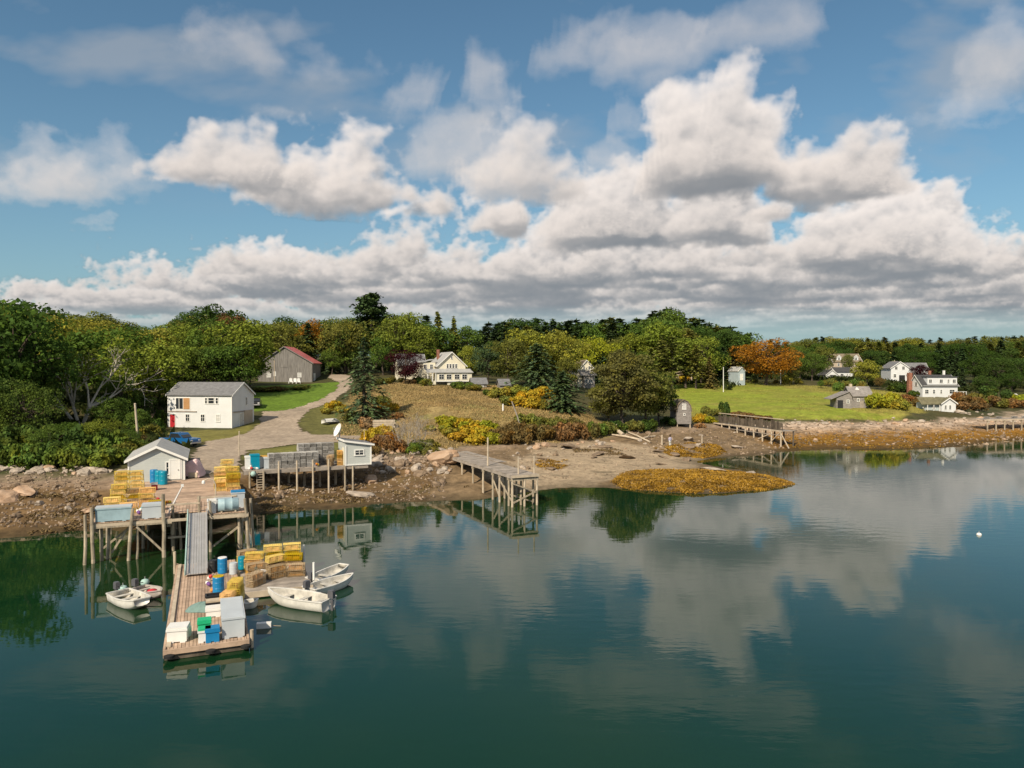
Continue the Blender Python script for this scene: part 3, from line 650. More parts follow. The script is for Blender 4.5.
def conifer(seed, h, r, th, whorl=.62, per=8, droop=.35, size=.34, ragged=.25, shape=.85, bare=0.0, spray=10):
    """a spruce or fir: whorls of drooping boughs, each a row of needle sprays"""
    rg = np.random.default_rng(seed); P, A, B = [], [], []; b = MB(); r0 = .014 * h + .05
    b.path([Vector((0, 0, -.4)), Vector((0, 0, h * .5)), Vector((0, 0, h))], [r0 * 1.3, r0 * .7, .02], 7)
    z = th
    while z < h - .15:
        f = (z - th) / (h - th); R_ = r * (1 - f) ** shape * (1 if f > .08 else .75 + 3 * f); n = max(4, int(per * (1 - .45 * f))); a0 = rg.random() * 6.28
        for i in range(n):
            if rg.random() < bare: continue
            a = a0 + 6.283 * i / n + rg.normal(0, .18); l = R_ * rg.uniform(1 - ragged * 1.6, 1 + ragged); zz_ = z + rg.normal(0, .12)
            ca, sa = math.cos(a), math.sin(a); up = .25 * f
            if R_ > .9: b.tube((0, 0, zz_), (ca * l * .8, sa * l * .8, zz_ + l * .8 * (up - droop * .55)), r0 * .22, .012, 4, caps=False)
            k = max(3, int(spray * l / max(r, .1)) + 2)
            for j in range(k):
                t = (j + rg.random()) / k; rr = l * (.12 + .9 * t); dz = rr * (up - droop * t)
                p = np.array((ca * rr, sa * rr, zz_ + dz)) + rg.normal(0, .05, 3); wd = size * (1.15 - .6 * t)
                side = np.array((-sa, ca, 0)); out = np.array((ca, sa, up - droop * 1.2 * t))
                for sgn in (-1, 1):
                    o_ = side * sgn * wd * rg.uniform(.3, .8); P.append(p + o_ - np.array((0, 0, .1 * wd)))
                    dirv = unit(out * .9 + side * sgn * rg.uniform(.3, .9) + rg.normal(0, .2, 3)); A.append(dirv * size * rg.uniform(.7, 1.25))
                    nrm = unit(np.array((ca * .3, sa * .3, 1.0)) + rg.normal(0, .4, 3)); B.append(unit(np.cross(nrm, dirv)) * size * rg.uniform(.3, .55))
        z += whorl * (1 - .35 * f) * rg.uniform(.8, 1.2)
    tp = np.array([(0, 0, h - .1 * i) for i in range(6)]) + rg.normal(0, .04, (6, 3)); P += list(tp); A += [np.array((.05, 0, .28))] * 6; B += list(unit(rg.normal(0, 1, (6, 3)) * np.array((1, 1, .1))) * .1)
    crown = quads('crown', np.array(P), np.array(A), np.array(B), 'needle')
    t = b.build('trunk', 'bark'); tm = t.data; bpy.data.objects.remove(t)
    return tm, crown
def whitepine(seed, h, r, th):
    """tall pine with flat irregular plates of needles and a bare lower trunk"""
    rg = np.random.default_rng(seed); Ps, Ns = [], []; b = MB(); r0 = .02 * h
    b.path([Vector((0, 0, -.4)), Vector((.1, 0, h * .55)), Vector((0, .1, h))], [r0 * 1.2, r0 * .8, .04], 7)
    z = th
    while z < h:
        f = (z - th) / (h - th); R_ = r * (math.sin(math.pi * min(1, .28 + .72 * f)) ** .6 + .12)
        for i in range(rg.integers(3, 6)):
            a = rg.random() * 6.28; l = R_ * rg.uniform(.5, 1.15); e = np.array((math.cos(a) * l, math.sin(a) * l, z + l * .16))
            b.tube((0, 0, z), e, r0 * .3, .02, 4, caps=False)
            for q in np.linspace(.45, 1, 4):
                k = 34; c_ = np.array((0, 0, z)) * (1 - q) + e * q; d = rg.normal(0, 1, (k, 3)) * np.array((.42, .42, .17)) * (.5 + .09 * r * 2); Ps.append(c_ + d); Ns.append(unit(rg.normal(0, .45, (k, 3)) + np.array((0, 0, 1))))
        z += h * .055 * rg.uniform(.8, 1.3)
    P = np.concatenate(Ps); crown = quads('crown', *leafset(rg, P, np.concatenate(Ns), .24), 'needle')
    t = b.build('trunk', 'bark'); tm = t.data; bpy.data.objects.remove(t)
    return tm, crown
def shrubmesh(seed, h, r, leaves=900, size=.16, m='scrub', lobes=9):
    rg = np.random.default_rng(seed); Ps, Ns = [], []; b = MB()
    for i in range(lobes):
        a = rg.random() * 6.28; d = r * math.sqrt(rg.random()) * .75; q = np.array((math.cos(a) * d, math.sin(a) * d, h * rg.uniform(.3, .68) * (1 - .35 * d / r))); lr = r * rg.uniform(.28, .46); lz = h * rg.uniform(.25, .36)
        k = leaves // lobes; e = unit(rg.standard_normal((k, 3))); e[:, 2] = np.abs(e[:, 2]) * np.where(rg.random(k) < .25, -1, 1)
        Ps.append(q + e * np.array((lr, lr, lz)) * rg.uniform(.6, 1.1, (k, 1))); Ns.append(unit(e + rg.normal(0, .55, (k, 3))))
        b.tube((q[0] * .25, q[1] * .25, -.1), q, .035, .01, 4, caps=False)
    P = np.concatenate(Ps); P[:, 2] = np.abs(P[:, 2])
    crown = quads('foliage', *leafset(rg, P, np.concatenate(Ns), size), m)
    t = b.build('stem', 'bark'); tm = t.data; bpy.data.objects.remove(t)
    return tm, crown
def baretree(seed, h, spread, bark='bark_pale', depth=5, stems=3, leafy=0, colour=None, r0=.16):
    rg = np.random.default_rng(seed); b = MB(); tips = []
    def grow(p, d, l, r_, k):
        d = d + Vector(rg.normal(0, .1, 3)); d.normalize(); q = p + d * l; b.tube(p, q, r_, r_ * .72, 5, caps=False)
        if k == 0: tips.append(q); return
        for i in range(2 if rg.random() < .75 else 3):
            n_ = d + Vector(rg.normal(0, .42, 3)) + Vector((0, 0, .08)); n_.normalize(); grow(q, n_, l * rg.uniform(.68, .9), r_ * .66, k - 1)
    for s in range(stems):
        a = 6.283 * s / stems + rg.random(); d = Vector((math.cos(a) * spread, math.sin(a) * spread, 1)); grow(Vector((math.cos(a) * .2, math.sin(a) * .2, -.3)), d.normalized(), h * .27, r0, depth)
    t = b.build('trunk', bark); tm = t.data; bpy.data.objects.remove(t); cm = None
    if leafy:
        Ps = [np.array(q) + rg.normal(0, .55, (leafy, 3)) for q in tips if q.z > h * .55]; P = np.concatenate(Ps)
        cm = quads('crown', *leafset(rg, P, unit(rg.normal(0, .6, P.shape) + np.array((0, 0, .8))), .24), 'leaf')
    return tm, cm

def plant(name, cat, meshes, loc, s=1.0, sz=None, colour=(.07, .09, .03), label=None, group=None, rz=None, crown='crown', stem='trunk', sink=0.0):
    t = thing(name, label, cat, Vector(loc) - Vector((0, 0, sink)), random.random() * 6.28 if rz is None else rz, group)
    t.scale = (s, s, sz or s)
    a = bpy.data.objects.new(stem, meshes[0]); COL.objects.link(a); a.parent = t
    if meshes[1]:
        b = bpy.data.objects.new(crown, meshes[1]); COL.objects.link(b); b.parent = t; b.color = (*colour, 1)
    return t
# prototypes (unit size about 10 m tall; scaled per tree)
BL = [broadleaf(100 + i, 10, 4.6 + .5 * (i % 3), .7 + .5 * (i % 2), 10500, 30 + 5 * (i % 4), .165) for i in range(7)]
BLX = [broadleaf(140 + i, 10, 4.7, .3, 15000, 40, .125) for i in range(3)]      # nearer, full to the ground
SP = [conifer(200 + i, 10, 2.7 + .35 * (i % 3), .5, whorl=.48, per=9, droop=.38, size=.4, spray=9, ragged=.3) for i in range(6)]
SPX = [conifer(230 + i, 10, 3.5, .3, whorl=.36, per=12, droop=.4, size=.27, ragged=.32, spray=15) for i in range(3)]
LAR = [conifer(252 + i, 10, 4.2, .2, whorl=.36, per=15, droop=.22, size=.25, ragged=.34, shape=.36, bare=.06, spray=18) for i in range(3)]
RND = [broadleaf(160 + i, 10, 4.3, .2, 17000, 46, .13, flat=.6) for i in range(3)]
SPO = [conifer(258, 10, 3.6, .4, whorl=.42, per=11, droop=.42, size=.24, ragged=.42, bare=.16, spray=13)]
SPW = [conifer(245 + i, 10, 4.3, .2, whorl=.4, per=13, droop=.3, size=.29, ragged=.34, shape=.6, spray=17) for i in range(4)]
PN = [conifer(260 + i, 10, 2.2, 3.0, whorl=.5, per=8, droop=.25, size=.36, ragged=.4, shape=.5, bare=.1, spray=7) for i in range(3)]
WP = [whitepine(280 + i, 10, 2.6, 3.2) for i in range(2)]
SH = [shrubmesh(300 + i, 1.6, 1.6, 1500, .13) for i in range(4)]
GREEN = dict(dark=(.06, .105, .027), mid=(.105, .165, .036), bright=(.18, .23, .04), yellow=(.26, .26, .05), olive=(.165, .18, .046), spruce=(.055, .09, .042), blue=(.095, .15, .075), brown=(.16, .12, .05), larch=(.15, .14, .05), orange=(.4, .185, .03), maroon=(.05, .014, .02), gold=(.42, .31, .035), lime=(.3, .32, .035), rust=(.22, .135, .06), tan=(.33, .24, .13))
WORD = dict(dark='dark green', mid='mid green', bright='bright green', yellow='yellow-green', olive='olive', spruce='dark', blue='blue-green', brown='brown-tinged', larch='tawny green', orange='orange', maroon='maroon', gold='golden', lime='lime yellow', rust='rusty', tan='tan')
SIZEW = lambda q: 'tall' if q > 1.12 else 'short' if q < .88 else 'mid-height'
def jit(c, k=.14):
    q = random.uniform(1 - k, 1 + k); return tuple(max(.004, v * q * random.uniform(.94, 1.06)) for v in c)
def tree_px(protos, px, ptop, y, word, name, cat, label, group=None, wide=1.0, sink=0.0, colour=None, protoH=10.0):
    """a tree standing at depth y under bearing px, as tall as its top at ptop needs"""
    p = on(px, y); top = at_y(px, ptop, y).z; h = max(1.5, top - p.z); s = h / protoH
    return plant(name, cat, random.choice(protos), p, s * wide, s, jit(GREEN[colour or word]), label, group)
# the woods, row by row: (label phrase, landmark, px range, spacing px, depth, top-line, kinds)
def interp(pts, x):
    return float(np.interp(x, [p[0] for p in pts], [p[1] for p in pts]))
LAND = [(60, 'the bare-limbed tree'), (205, 'the two-storey house'), (288, 'the barn'), (372, 'the white pine'), (405, 'the maroon tree'), (446, 'the cream house'), (532, 'the layered pine'), (588, 'the gabled house'), (640, 'the tawny conifer'), (684, 'the stilted shed'), (765, 'the orange tree'), (842, 'the long house'), (932, 'the dormer house')]
count_lab = {}
def wood(where, row, x0, x1, step, y, tops, mix, group, ydev=4, wide=(.9, 1.15), skip=()):
    """mix: list of (weight, protos, kind word, colour key, noun)"""
    x = x0; ws = [m[0] for m in mix]; out = []
    while x < x1:
        if not any(a < x < b for a, b in skip):
            m = random.choices(mix, ws)[0]; yy = y + random.uniform(-ydev, ydev)
            pt = interp(tops, x) + random.uniform(-1, 1) * m[5] + m[6]
            out.append((x, pt, yy, m))
        x += step * random.uniform(.75, 1.25)
    hmean = sum(interp(tops, q[0]) - q[1] for q in out) / max(1, len(out))
    seq = {}
    for (x, pt, yy, m) in out:
        lx, ln = min(LAND, key=lambda l: abs(l[0] - x)); side = 'left of' if x < lx else 'right of'
        seq.setdefault((m[3], m[4], ln, side), []).append((abs(x - lx), x, pt, yy, m))
    for (ck, noun, ln, side), lst in seq.items():
        lst.sort(key=lambda q: q[0])
        for i, (_, x, pt, yy, m) in enumerate(lst):
            ordw = '' if len(lst) == 1 else nth(i) + ' '
            lab = f'{ordw}{WORD[ck]} {noun} {side} {ln}, {where} {row}'
            tree_px(m[1], x, pt, yy, ck, noun.replace(' ', '_'), 'tree', lab, group, random.uniform(*wide) * m[7] * (1.25 if m[4] != 'broadleaf tree' else 1.15))
B = lambda w, c, dj=5, off=0, wd=1.0: (w, BL, 'broadleaf', c, 'broadleaf tree', dj, off, wd)
C = lambda w, c, dj=6, off=-2, wd=1.0: (w, SP, 'spruce', c, 'spruce tree', dj, off, wd)
Pn = lambda w, c, dj=6, off=-2, wd=1.0: (w, PN, 'pine', c, 'pine tree', dj, off, wd)
LT = [(-120, 295), (0, 298), (45, 310), (90, 314), (160, 322), (195, 314), (215, 309), (250, 315), (300, 320), (330, 320), (400, 312), (440, 318), (470, 330)]
LW = "left wood's"; GL = 'trees of the left wood'
up = lambda pts, k: [(a, b + k) for a, b in pts]
wood(LW, 'back row', -60, 470, 21, 232, up(LT, 2), [B(4, 'mid'), B(3, 'dark'), B(2, 'olive'), C(3, 'spruce', 4, -1), B(1, 'rust')], GL)
wood(LW, 'third row', -70, 430, 24, 200, up(LT, 8), [B(4, 'mid'), B(2, 'bright'), B(3, 'olive'), B(1, 'yellow'), C(1, 'spruce')], GL, skip=((362, 382), (250, 268)))
wood(LW, 'second row', -90, 250, 27, 160, up(LT, 6), [B(4, 'bright'), B(3, 'yellow'), B(3, 'mid'), B(1, 'olive')], GL, 5)
wood(LW, 'middle row', -110, 160, 32, 128, [(-110, 300), (0, 305), (40, 318), (100, 318), (160, 338)], [B(3, 'bright'), B(2, 'mid'), B(2, 'yellow')], GL, 4, skip=((62, 100),))
wood(LW, 'front rank', -120, 150, 33, 103, [(-120, 330), (0, 345), (30, 372), (60, 385), (100, 398), (150, 408)], [B(4, 'mid'), B(3, 'dark')], GL, 4, skip=((40, 108),))
for i, (px, pt, y, ck, pr, wd, lab) in enumerate([
    (-35, 300, 98, 'dark', BL, 1.0, 'dark green broadleaf tree at the far left edge of the left wood'),
    (14, 297, 100, 'dark', BL, .95, 'tallest dark green tree at the left end of the wood above the shore'),
    (28, 330, 104, 'dark', BL, .75, 'dark green tree between the tallest left tree and the bare-limbed tree'),
    (24, 375, 87, 'mid', BLX, .9, 'leafy green tree overhanging the rocky bank at far left'),
    (-20, 372, 86, 'dark', BLX, .9, 'dark leafy tree on the rocky bank at the very left'),
    (68, 420, 85, 'mid', BLX, 1.25, 'low bushy tree on the rocky bank below the bare-limbed tree'),
    (100, 416, 86, 'bright', BLX, 1.2, 'low bright green tree on the bank left of the pale leaning pole'),
    (48, 425, 82, 'mid', BLX, 1.5, 'low spreading green bush-tree at the foot of the left wood'),
    (128, 428, 92, 'mid', BLX, 1.3, 'small green tree just behind the pale leaning pole'),
    (142, 395, 118, 'dark', BL, .9, 'dark tree close to the left wall of the white two-storey house'),
    (120, 375, 116, 'mid', BL, .9, 'green tree between the bare-limbed tree and the white two-storey house'),
    (152, 352, 142, 'dark', BL, 1.1, 'dark tree rising behind the left end of the white two-storey house'),
    (178, 345, 146, 'bright', BL, 1.15, 'bright green tree behind the grey roof of the white two-storey house, left half'),
    (206, 348, 148, 'mid', BL, 1.15, 'green tree behind the middle of the white two-storey house roof'),
    (232, 340, 150, 'mid', BL, 1.1, 'green tree behind the right end of the white two-storey house roof'),
    (250, 352, 168, 'dark', BL, .9, 'dark green tree close to the left side of the red-roofed barn'),
    (213, 306, 190, 'dark', BL, 1.1, 'dark round-topped tree rising highest behind the white two-storey house'),
    (226, 314, 186, 'rust', BL, .7, 'rusty-leaved tree beside the dark round-topped tree behind the white house'),
    (308, 319, 208, 'orange', BL, .75, 'orange autumn tree behind the red roof of the barn'),
    (287, 322, 206, 'yellow', BL, .8, 'yellow-green tree left of the orange tree behind the barn'),
    (345, 318, 200, 'olive', BL, .9, 'round olive tree between the orange tree and the tall white pine'),
    (332, 348, 196, 'mid', BL, .9, 'green tree behind the gravel road right of the barn'),
    (383, 334, 196, 'mid', BL, .95, 'green tree under the tall white pine'),
    (402, 312, 198, 'bright', BL, 1.0, 'broad bright green tree right of the tall white pine'),
    (418, 328, 194, 'bright', BL, .9, 'bright green tree directly behind the maroon tree'),
    (372, 297, 206, 'spruce', WP, 1.0, 'tall white pine with flat plates standing above the other trees'),
    (438, 312, 202, 'olive', SP, .8, 'left of two pointed spruces behind the cream house'),
    (454, 317, 204, 'olive', SP, .75, 'right of two pointed spruces behind the cream house'),
    (470, 345, 195, 'yellow', BL, .8, 'yellow-green tree just right of the cream house gable')]):
    tree_px(pr, px, pt, y, ck, {'BL': 'broadleaf_tree', 'SP': 'spruce_tree', 'WP': 'white_pine'}.get('WP' if pr is WP else 'SP' if pr is SP else 'BL'), 'tree', lab, GL, wd)
# trees that stand out by themselves
p = on(80, 112); bt = baretree(41, 12.5, .55, 'bark_bare', depth=5, stems=4, leafy=9, r0=.26)
plant('bare_limbed_tree', 'tree', bt, p, 1.1, 1.1, GREEN['bright'], 'pale bare-limbed tree with leaves only on top, above the left bank', rz=.4)
tree_px(SPO, 364, 338, 124, 'blue', 'spruce_tree', 'tree', 'big blue-green spruce on the grass island between the two gravel tracks', None, 1.05)
tree_px(BLX, 405, 347, 171, 'maroon', 'maroon_tree', 'tree', 'dark maroon round tree beside the cream house', None, 1.15)
tree_px(SPW, 537, 343, 158, 'blue', 'pine_tree', 'tree', 'blue-green layered pine on the slope right of the cream house', None, 1.35)
tree_px(SPW, 563, 371, 140, 'blue', 'pine_tree', 'tree', 'dark green layered pine above the rusty shrubs by the beach', None, 1.45)
tree_px(RND, 623, 343, 133, 'larch', 'conifer_tree', 'tree', 'big tawny conifer standing above the driftwood on the beach', None, 1.0)
tree_px(RND, 646, 353, 136, 'olive', 'conifer_tree', 'tree', 'tawny conifer right of the biggest one above the beach', None, .9)
tree_px(RND, 659, 368, 141, 'dark', 'spruce_tree', 'tree', 'dark green spruce just left of the stilted grey shed', None, .8)
tree_px(RND, 609, 378, 136, 'olive', 'conifer_tree', 'tree', 'low tawny conifer left of the biggest one above the beach', None, 1.2)
tree_px(BLX, 766, 336, 229, 'orange', 'orange_tree', 'tree', 'big round orange autumn tree at the head of the meadow', None, 1.5)
MT = [(470, 335), (490, 322), (520, 318), (560, 321), (600, 319), (640, 320), (665, 309), (690, 318), (720, 324), (745, 334)]
MW = "middle wood's"; GM = 'trees of the middle wood'
wood(MW, 'back row', 480, 750, 8.5, 285, up(MT, 0), [C(5, 'spruce', 2.5, 0, 1.3), Pn(4, 'spruce', 2.5, 0, 1.3), C(1, 'olive', 2.5, 0, 1.2), B(2, 'dark', 2, 1)], GM, 5)
wood(MW, 'second row', 485, 745, 10.5, 258, up(MT, 4), [C(4, 'spruce', 4, 0, 1.3), Pn(3, 'spruce', 4, 0, 1.25), C(2, 'olive', 4, 0, 1.3), B(2, 'mid')], GM, 5)
wood(MW, 'third row', 490, 740, 12.5, 232, up(MT, 16), [C(4, 'spruce', 6, 0, 1.1), Pn(2, 'olive', 6, 0, 1.1), B(2, 'olive', 5, 0, .85), B(2, 'bright', 5, 0, .85), B(2, 'dark', 5, 0, .85), C(1, 'larch', 5, 0, 1.0)], GM, 5, skip=((572, 604),))
wood(MW, 'front row', 600, 722, 13, 212, up(MT, 30), [C(3, 'spruce', 6, 0, .95), Pn(3, 'olive', 6, 0, 1.0), C(2, 'larch', 6, 0, .95), B(2, 'yellow', 5, 4, .8), B(2, 'mid', 5, 4, .8)], GM, 4)
for (px, pt, y, ck, pr, wd, lab) in [
    (508, 338, 178, 'olive', BL, 1.0, 'olive tree behind the blue-green layered pine, left side'),
    (527, 329, 188, 'yellow', BL, 1.15, 'broad yellow-green tree behind the top of the blue-green layered pine'),
    (553, 330, 192, 'yellow', BL, 1.15, 'broad yellow-green tree left of the tall white-gabled house, further one'),
    (488, 345, 184, 'blue', BL, .9, 'blue-green tree right of the yellow-green tree by the cream house'),
    (568, 358, 180, 'olive', BL, .8, 'olive tree just left of the tall white-gabled house'),
    (596, 336, 218, 'lime', BL, .85, 'lime yellow round tree behind the tall white-gabled house'),
    (582, 343, 222, 'mid', BL, .85, 'green tree left of the lime yellow tree behind the white-gabled house'),
    (628, 346, 196, 'lime', SP, .6, 'slim lime-tinged tree behind the big tawny conifer'),
    (668, 308, 262, 'mid', BL, .8, 'round-topped green tree rising highest in the middle wood'),
    (700, 325, 246, 'dark', BL, 1.0, 'dark full tree at the right shoulder of the middle wood'),
    (722, 330, 250, 'dark', BL, 1.0, 'dark full tree at the right end of the middle wood'),
    (736, 338, 262, 'mid', BL, .8, 'green tree just left of the big orange tree'),
    (690, 348, 232, 'yellow', BL, .7, 'small yellow-green tree at the upper edge of the meadow'),
    ]:
    tree_px(pr, px, pt, y, ck, 'spruce_tree' if pr is SP else 'broadleaf_tree', 'tree', lab, GM, wd)
RT = [(740, 337), (790, 341), (830, 336), (880, 337), (930, 338), (980, 336), (1024, 335), (1100, 332)]
RW = "far wood's"; GR = 'trees of the far right wood'
wood(RW, 'back row', 770, 1070, 8, 400, up(RT, 1), [C(4, 'olive', 1.5, 0, 1.35), C(3, 'spruce', 1.5, 0, 1.35), B(4, 'olive', 1.5, 0, 1.1), B(2, 'yellow', 1.5, 1)], GR, 8)
wood(RW, 'second row', 775, 1070, 9, 360, up(RT, 6), [C(3, 'olive', 1.5, 0, 1.35), C(3, 'spruce', 1.5, 0, 1.35), B(4, 'dark', 2, 0), B(3, 'mid', 2, 0)], GR, 8)
wood(RW, 'third row', 780, 1075, 11.5, 322, up(RT, 13), [C(4, 'spruce', 2, 0, 1.4), B(5, 'dark', 2, 0), C(1, 'olive', 2, 0, 1.3)], GR, 8)
wood(RW, 'front row', 860, 1085, 14, 284, up(RT, 22), [C(3, 'spruce', 3, 0, 1.4), B(5, 'dark', 3, 0)], GR, 6, skip=((893, 925),))
for (px, pt, y, ck, pr, wd, lab) in [
    (812, 352, 250, 'mid', BL, 1.0, 'green tree between the orange tree and the long white house'),
    (800, 350, 258, 'larch', BL, .9, 'tawny tree right behind the edge of the orange tree'),
    (822, 346, 268, 'olive', BL, .9, 'olive tree left of the tan house with two dormers'),
    (792, 366, 236, 'olive', BL, .9, 'small olive tree at the right foot of the orange tree'),
    (821, 380, 218, 'mid', BL, 1.0, 'small dark-shadowed tree on the meadow left of the grey shingle house'),
    (848, 353, 277, 'olive', BL, .5, 'olive tree in front of the tan house with two dormers'),
    (867, 360, 226, 'yellow', BL, 1.05, 'round yellow-green tree right of the long white house'),
    (880, 377, 220, 'brown', BL, .8, 'dark brown bush-tree below the white pole on the right hill'),
    (920, 364, 232, 'maroon', BL, .9, 'maroon tree behind the ridge of the big white house'),
    (975, 355, 262, 'dark', BL, 1.2, 'dark broad tree right of the big white house, left of the small white hut'),
    (998, 360, 250, 'dark', BL, 1.2, 'dark broad tree above the small white hut at right'),
    (1022, 358, 255, 'dark', BL, 1.2, 'dark broad tree at the right edge above the small white hut'),
    (962, 368, 240, 'spruce', SP, 1.2, 'dark spruce just behind the deck of the big white house'),
    (985, 375, 228, 'dark', BL, 1.2, 'dark tree low on the slope right of the big white house deck'),
    (1012, 372, 238, 'dark', BL, 1.2, 'dark tree directly behind the small white hut'),
    (1045, 362, 240, 'dark', BL, 1.2, 'dark broad tree beyond the right edge of the view')]:
    tree_px(pr, px, pt, y, ck, 'spruce_tree' if pr is SP else 'broadleaf_tree', 'tree', lab, GR, wd)
# ------------------------------------------------------------------ shrubs, each its own
def shrub(px, py, w, h, ck, lab, n='shrub', k=0, ymin=58):
    p = G(px, py, ymin); m = SH[k % 4]
    return plant(n, 'shrub', m, p, w / 3.2, h / 1.6, jit(GREEN[ck], .1), lab, 'shrubs on the slope and shore', crown='foliage', stem='stem', sink=.1)
SHR = []
LS = [(352, 411), (375, 430), (470, 432), (498, 400), (530, 432), (580, 436)]
def bank(lst, where):
    for i, (px, py, w, h, ck) in enumerate(lst):
        SHR.append((px, py, w, h, ck, where))
bank([(334, 409, 4, 1.8, 'gold'), (344, 412, 3.5, 1.5, 'yellow'), (325, 414, 3, 1.3, 'yellow'), (352, 420, 3, 1.8, 'olive'), (374, 418, 4, 2.2, 'larch'), (388, 412, 4, 2, 'gold'), (395, 420, 3, 1.6, 'rust'), (366, 428, 3.5, 2, 'tan'), (380, 404, 4, 1.8, 'olive')], 'around the foot of the big blue-green spruce')
bank([(372, 445, 3.2, 2.6, 'gold'), (380, 449, 3.5, 2.4, 'rust'), (390, 446, 3, 2.2, 'orange'), (398, 452, 3, 1.8, 'rust'), (384, 438, 3.5, 2.2, 'gold'), (376, 455, 2.6, 1.4, 'brown'), (425, 450, 4, 2, 'olive'), (432, 455, 3, 1.3, 'olive'), (414, 453, 3, 1.6, 'mid')], 'on the bank right of the dish shed')
bank([(445, 426, 5, 2, 'lime'), (455, 431, 5, 2.2, 'lime'), (466, 429, 5, 2.2, 'gold'), (470, 437, 4.5, 2.2, 'gold'), (482, 438, 4.5, 2.2, 'gold'), (476, 444, 4, 1.8, 'gold'), (487, 431, 4, 2, 'lime'), (460, 441, 4, 1.6, 'gold'), (490, 444, 3.5, 2, 'lime'), (450, 436, 4, 1.5, 'yellow'), (438, 431, 4, 1.4, 'yellow')], 'in the yellow thicket above the plank pier')
bank([(500, 443, 4, 2.6, 'brown'), (510, 441, 4, 2.8, 'brown'), (520, 443, 4, 2.6, 'brown'), (531, 441, 4, 3, 'brown'), (543, 440, 4, 2.8, 'brown'), (553, 440, 4, 2.8, 'rust'), (565, 439, 4, 3, 'rust'), (577, 439, 4, 3, 'rust'), (588, 438, 4, 3.4, 'larch'), (527, 430, 5, 3, 'olive'), (515, 432, 4, 2.4, 'brown'), (540, 431, 4, 2.6, 'olive'), (597, 436, 3.6, 3, 'mid'), (556, 431, 4, 2.6, 'olive'), (572, 431, 4, 2.6, 'larch')], 'in the rusty thicket above the beach')
bank([(500, 398, 6, 2.6, 'yellow'), (516, 397, 6, 2.8, 'yellow'), (530, 400, 5, 2.8, 'gold'), (543, 399, 5, 3, 'gold'), (520, 407, 5, 2.4, 'gold'), (535, 408, 5, 2.6, 'gold'), (506, 405, 5, 2, 'olive'), (548, 410, 4, 2.6, 'olive'), (490, 396, 4, 1.6, 'mid')], 'in the golden thicket below the blue-green layered pine')
bank([(459, 389, 4, 2.0, 'mid'), (466, 390, 4, 2.2, 'mid'), (474, 391, 4, 1.8, 'olive'), (418, 384, 3, 2, 'mid'), (426, 386, 3, 2, 'olive'), (396, 382, 4, 1.6, 'larch'), (410, 384, 4, 1.4, 'tan'), (385, 384, 5, 1.6, 'olive')], 'by the cream house')
bank([(672, 384, 5, 3.4, 'larch'), (682, 384, 5, 3.6, 'gold'), (691, 383, 5, 4, 'lime'), (699, 383, 4, 3, 'lime'), (676, 379, 6, 4, 'tan')], 'at the upper left corner of the meadow')
bank([(697, 423, 3, 1.6, 'gold'), (703, 421, 3, 2, 'gold'), (709, 423, 3, 1.6, 'lime'), (705, 414, 2.6, 2, 'olive'), (715, 416, 3, 1.8, 'olive'), (724, 415, 3, 3.2, 'dark'), (738, 417, 4, 1.4, 'rust'), (748, 418, 4, 1.3, 'rust'), (758, 419, 4, 1.2, 'brown'), (768, 420, 3, 1.1, 'brown'), (668, 425, 3.4, 2, 'dark'), (700, 428, 2.4, 1.2, 'tan')], 'between the stilted grey shed and the railed pier')
bank([(876, 409, 5, 4.0, 'lime'), (884, 408, 6, 4.4, 'lime'), (892, 409, 5, 4, 'lime'), (900, 410, 5, 3, 'yellow'), (905, 403, 5, 2.5, 'rust'), (912, 405, 5, 2.5, 'brown'), (919, 407, 4, 2.2, 'brown'), (912, 398, 4, 2.4, 'dark'), (898, 392, 6, 3, 'dark'), (935, 397, 3.4, 3, 'dark'), (943, 398, 3.4, 3, 'dark')], 'around the big white house')
bank([(958, 404, 6, 3.6, 'rust'), (967, 407, 6, 3.4, 'brown'), (963, 411, 5, 2.6, 'rust'), (975, 404, 6, 3.4, 'olive'), (985, 406, 7, 3.4, 'brown'), (995, 407, 7, 3, 'olive'), (1006, 407, 6, 3, 'rust'), (1017, 408, 6, 2.6, 'rust'), (977, 411, 5, 2.4, 'brown'), (1000, 400, 7, 4, 'dark'), (985, 397, 7, 4, 'dark'), (1018, 402, 6, 2.6, 'lime')], 'on the slope right of the bungalow')
bank([(838, 391, 4, 3, 'mid'), (846, 390, 4, 3, 'olive'), (855, 388, 5, 3, 'mid'), (830, 386, 4, 3, 'olive'), (862, 390, 4, 3, 'olive')], 'behind the grey shingle house')
bank([(755, 383, 3, 1.6, 'olive'), (778, 384, 3, 1.8, 'olive'), (786, 384, 4, 3.2, 'yellow'), (798, 384, 3, 2.2, 'olive')], 'under the big orange tree')
bank([(262, 392, 6, 1.2, 'olive'), (276, 391, 6, 1.2, 'brown'), (290, 390, 6, 1.1, 'olive'), (302, 389, 5, 1.0, 'olive')], 'in the rough grass below the barn')
bank([(-8, 464, 6, 3.6, 'mid'), (10, 465, 5, 3.2, 'dark'), (26, 465, 5, 3, 'mid'), (42, 466, 5, 3, 'mid'), (57, 466, 5, 3, 'dark'), (72, 466, 5, 2.8, 'mid'), (87, 467, 5, 2.6, 'mid'), (101, 467, 4.5, 2.4, 'bright'), (114, 465, 4, 2.2, 'mid'), (125, 460, 4, 2.2, 'olive'), (134, 453, 3.5, 2, 'mid'), (20, 457, 6, 4, 'dark'), (50, 457, 6, 4, 'mid'), (80, 458, 6, 4, 'dark'), (108, 457, 5, 3.4, 'mid')], 'along the foot of the left wood')
bank([(606, 434, 4, 2.4, 'olive'), (618, 432, 4, 2.6, 'dark'), (634, 432, 4, 2.4, 'olive'), (648, 432, 4, 2.6, 'dark')], 'under the tawny conifers above the beach')
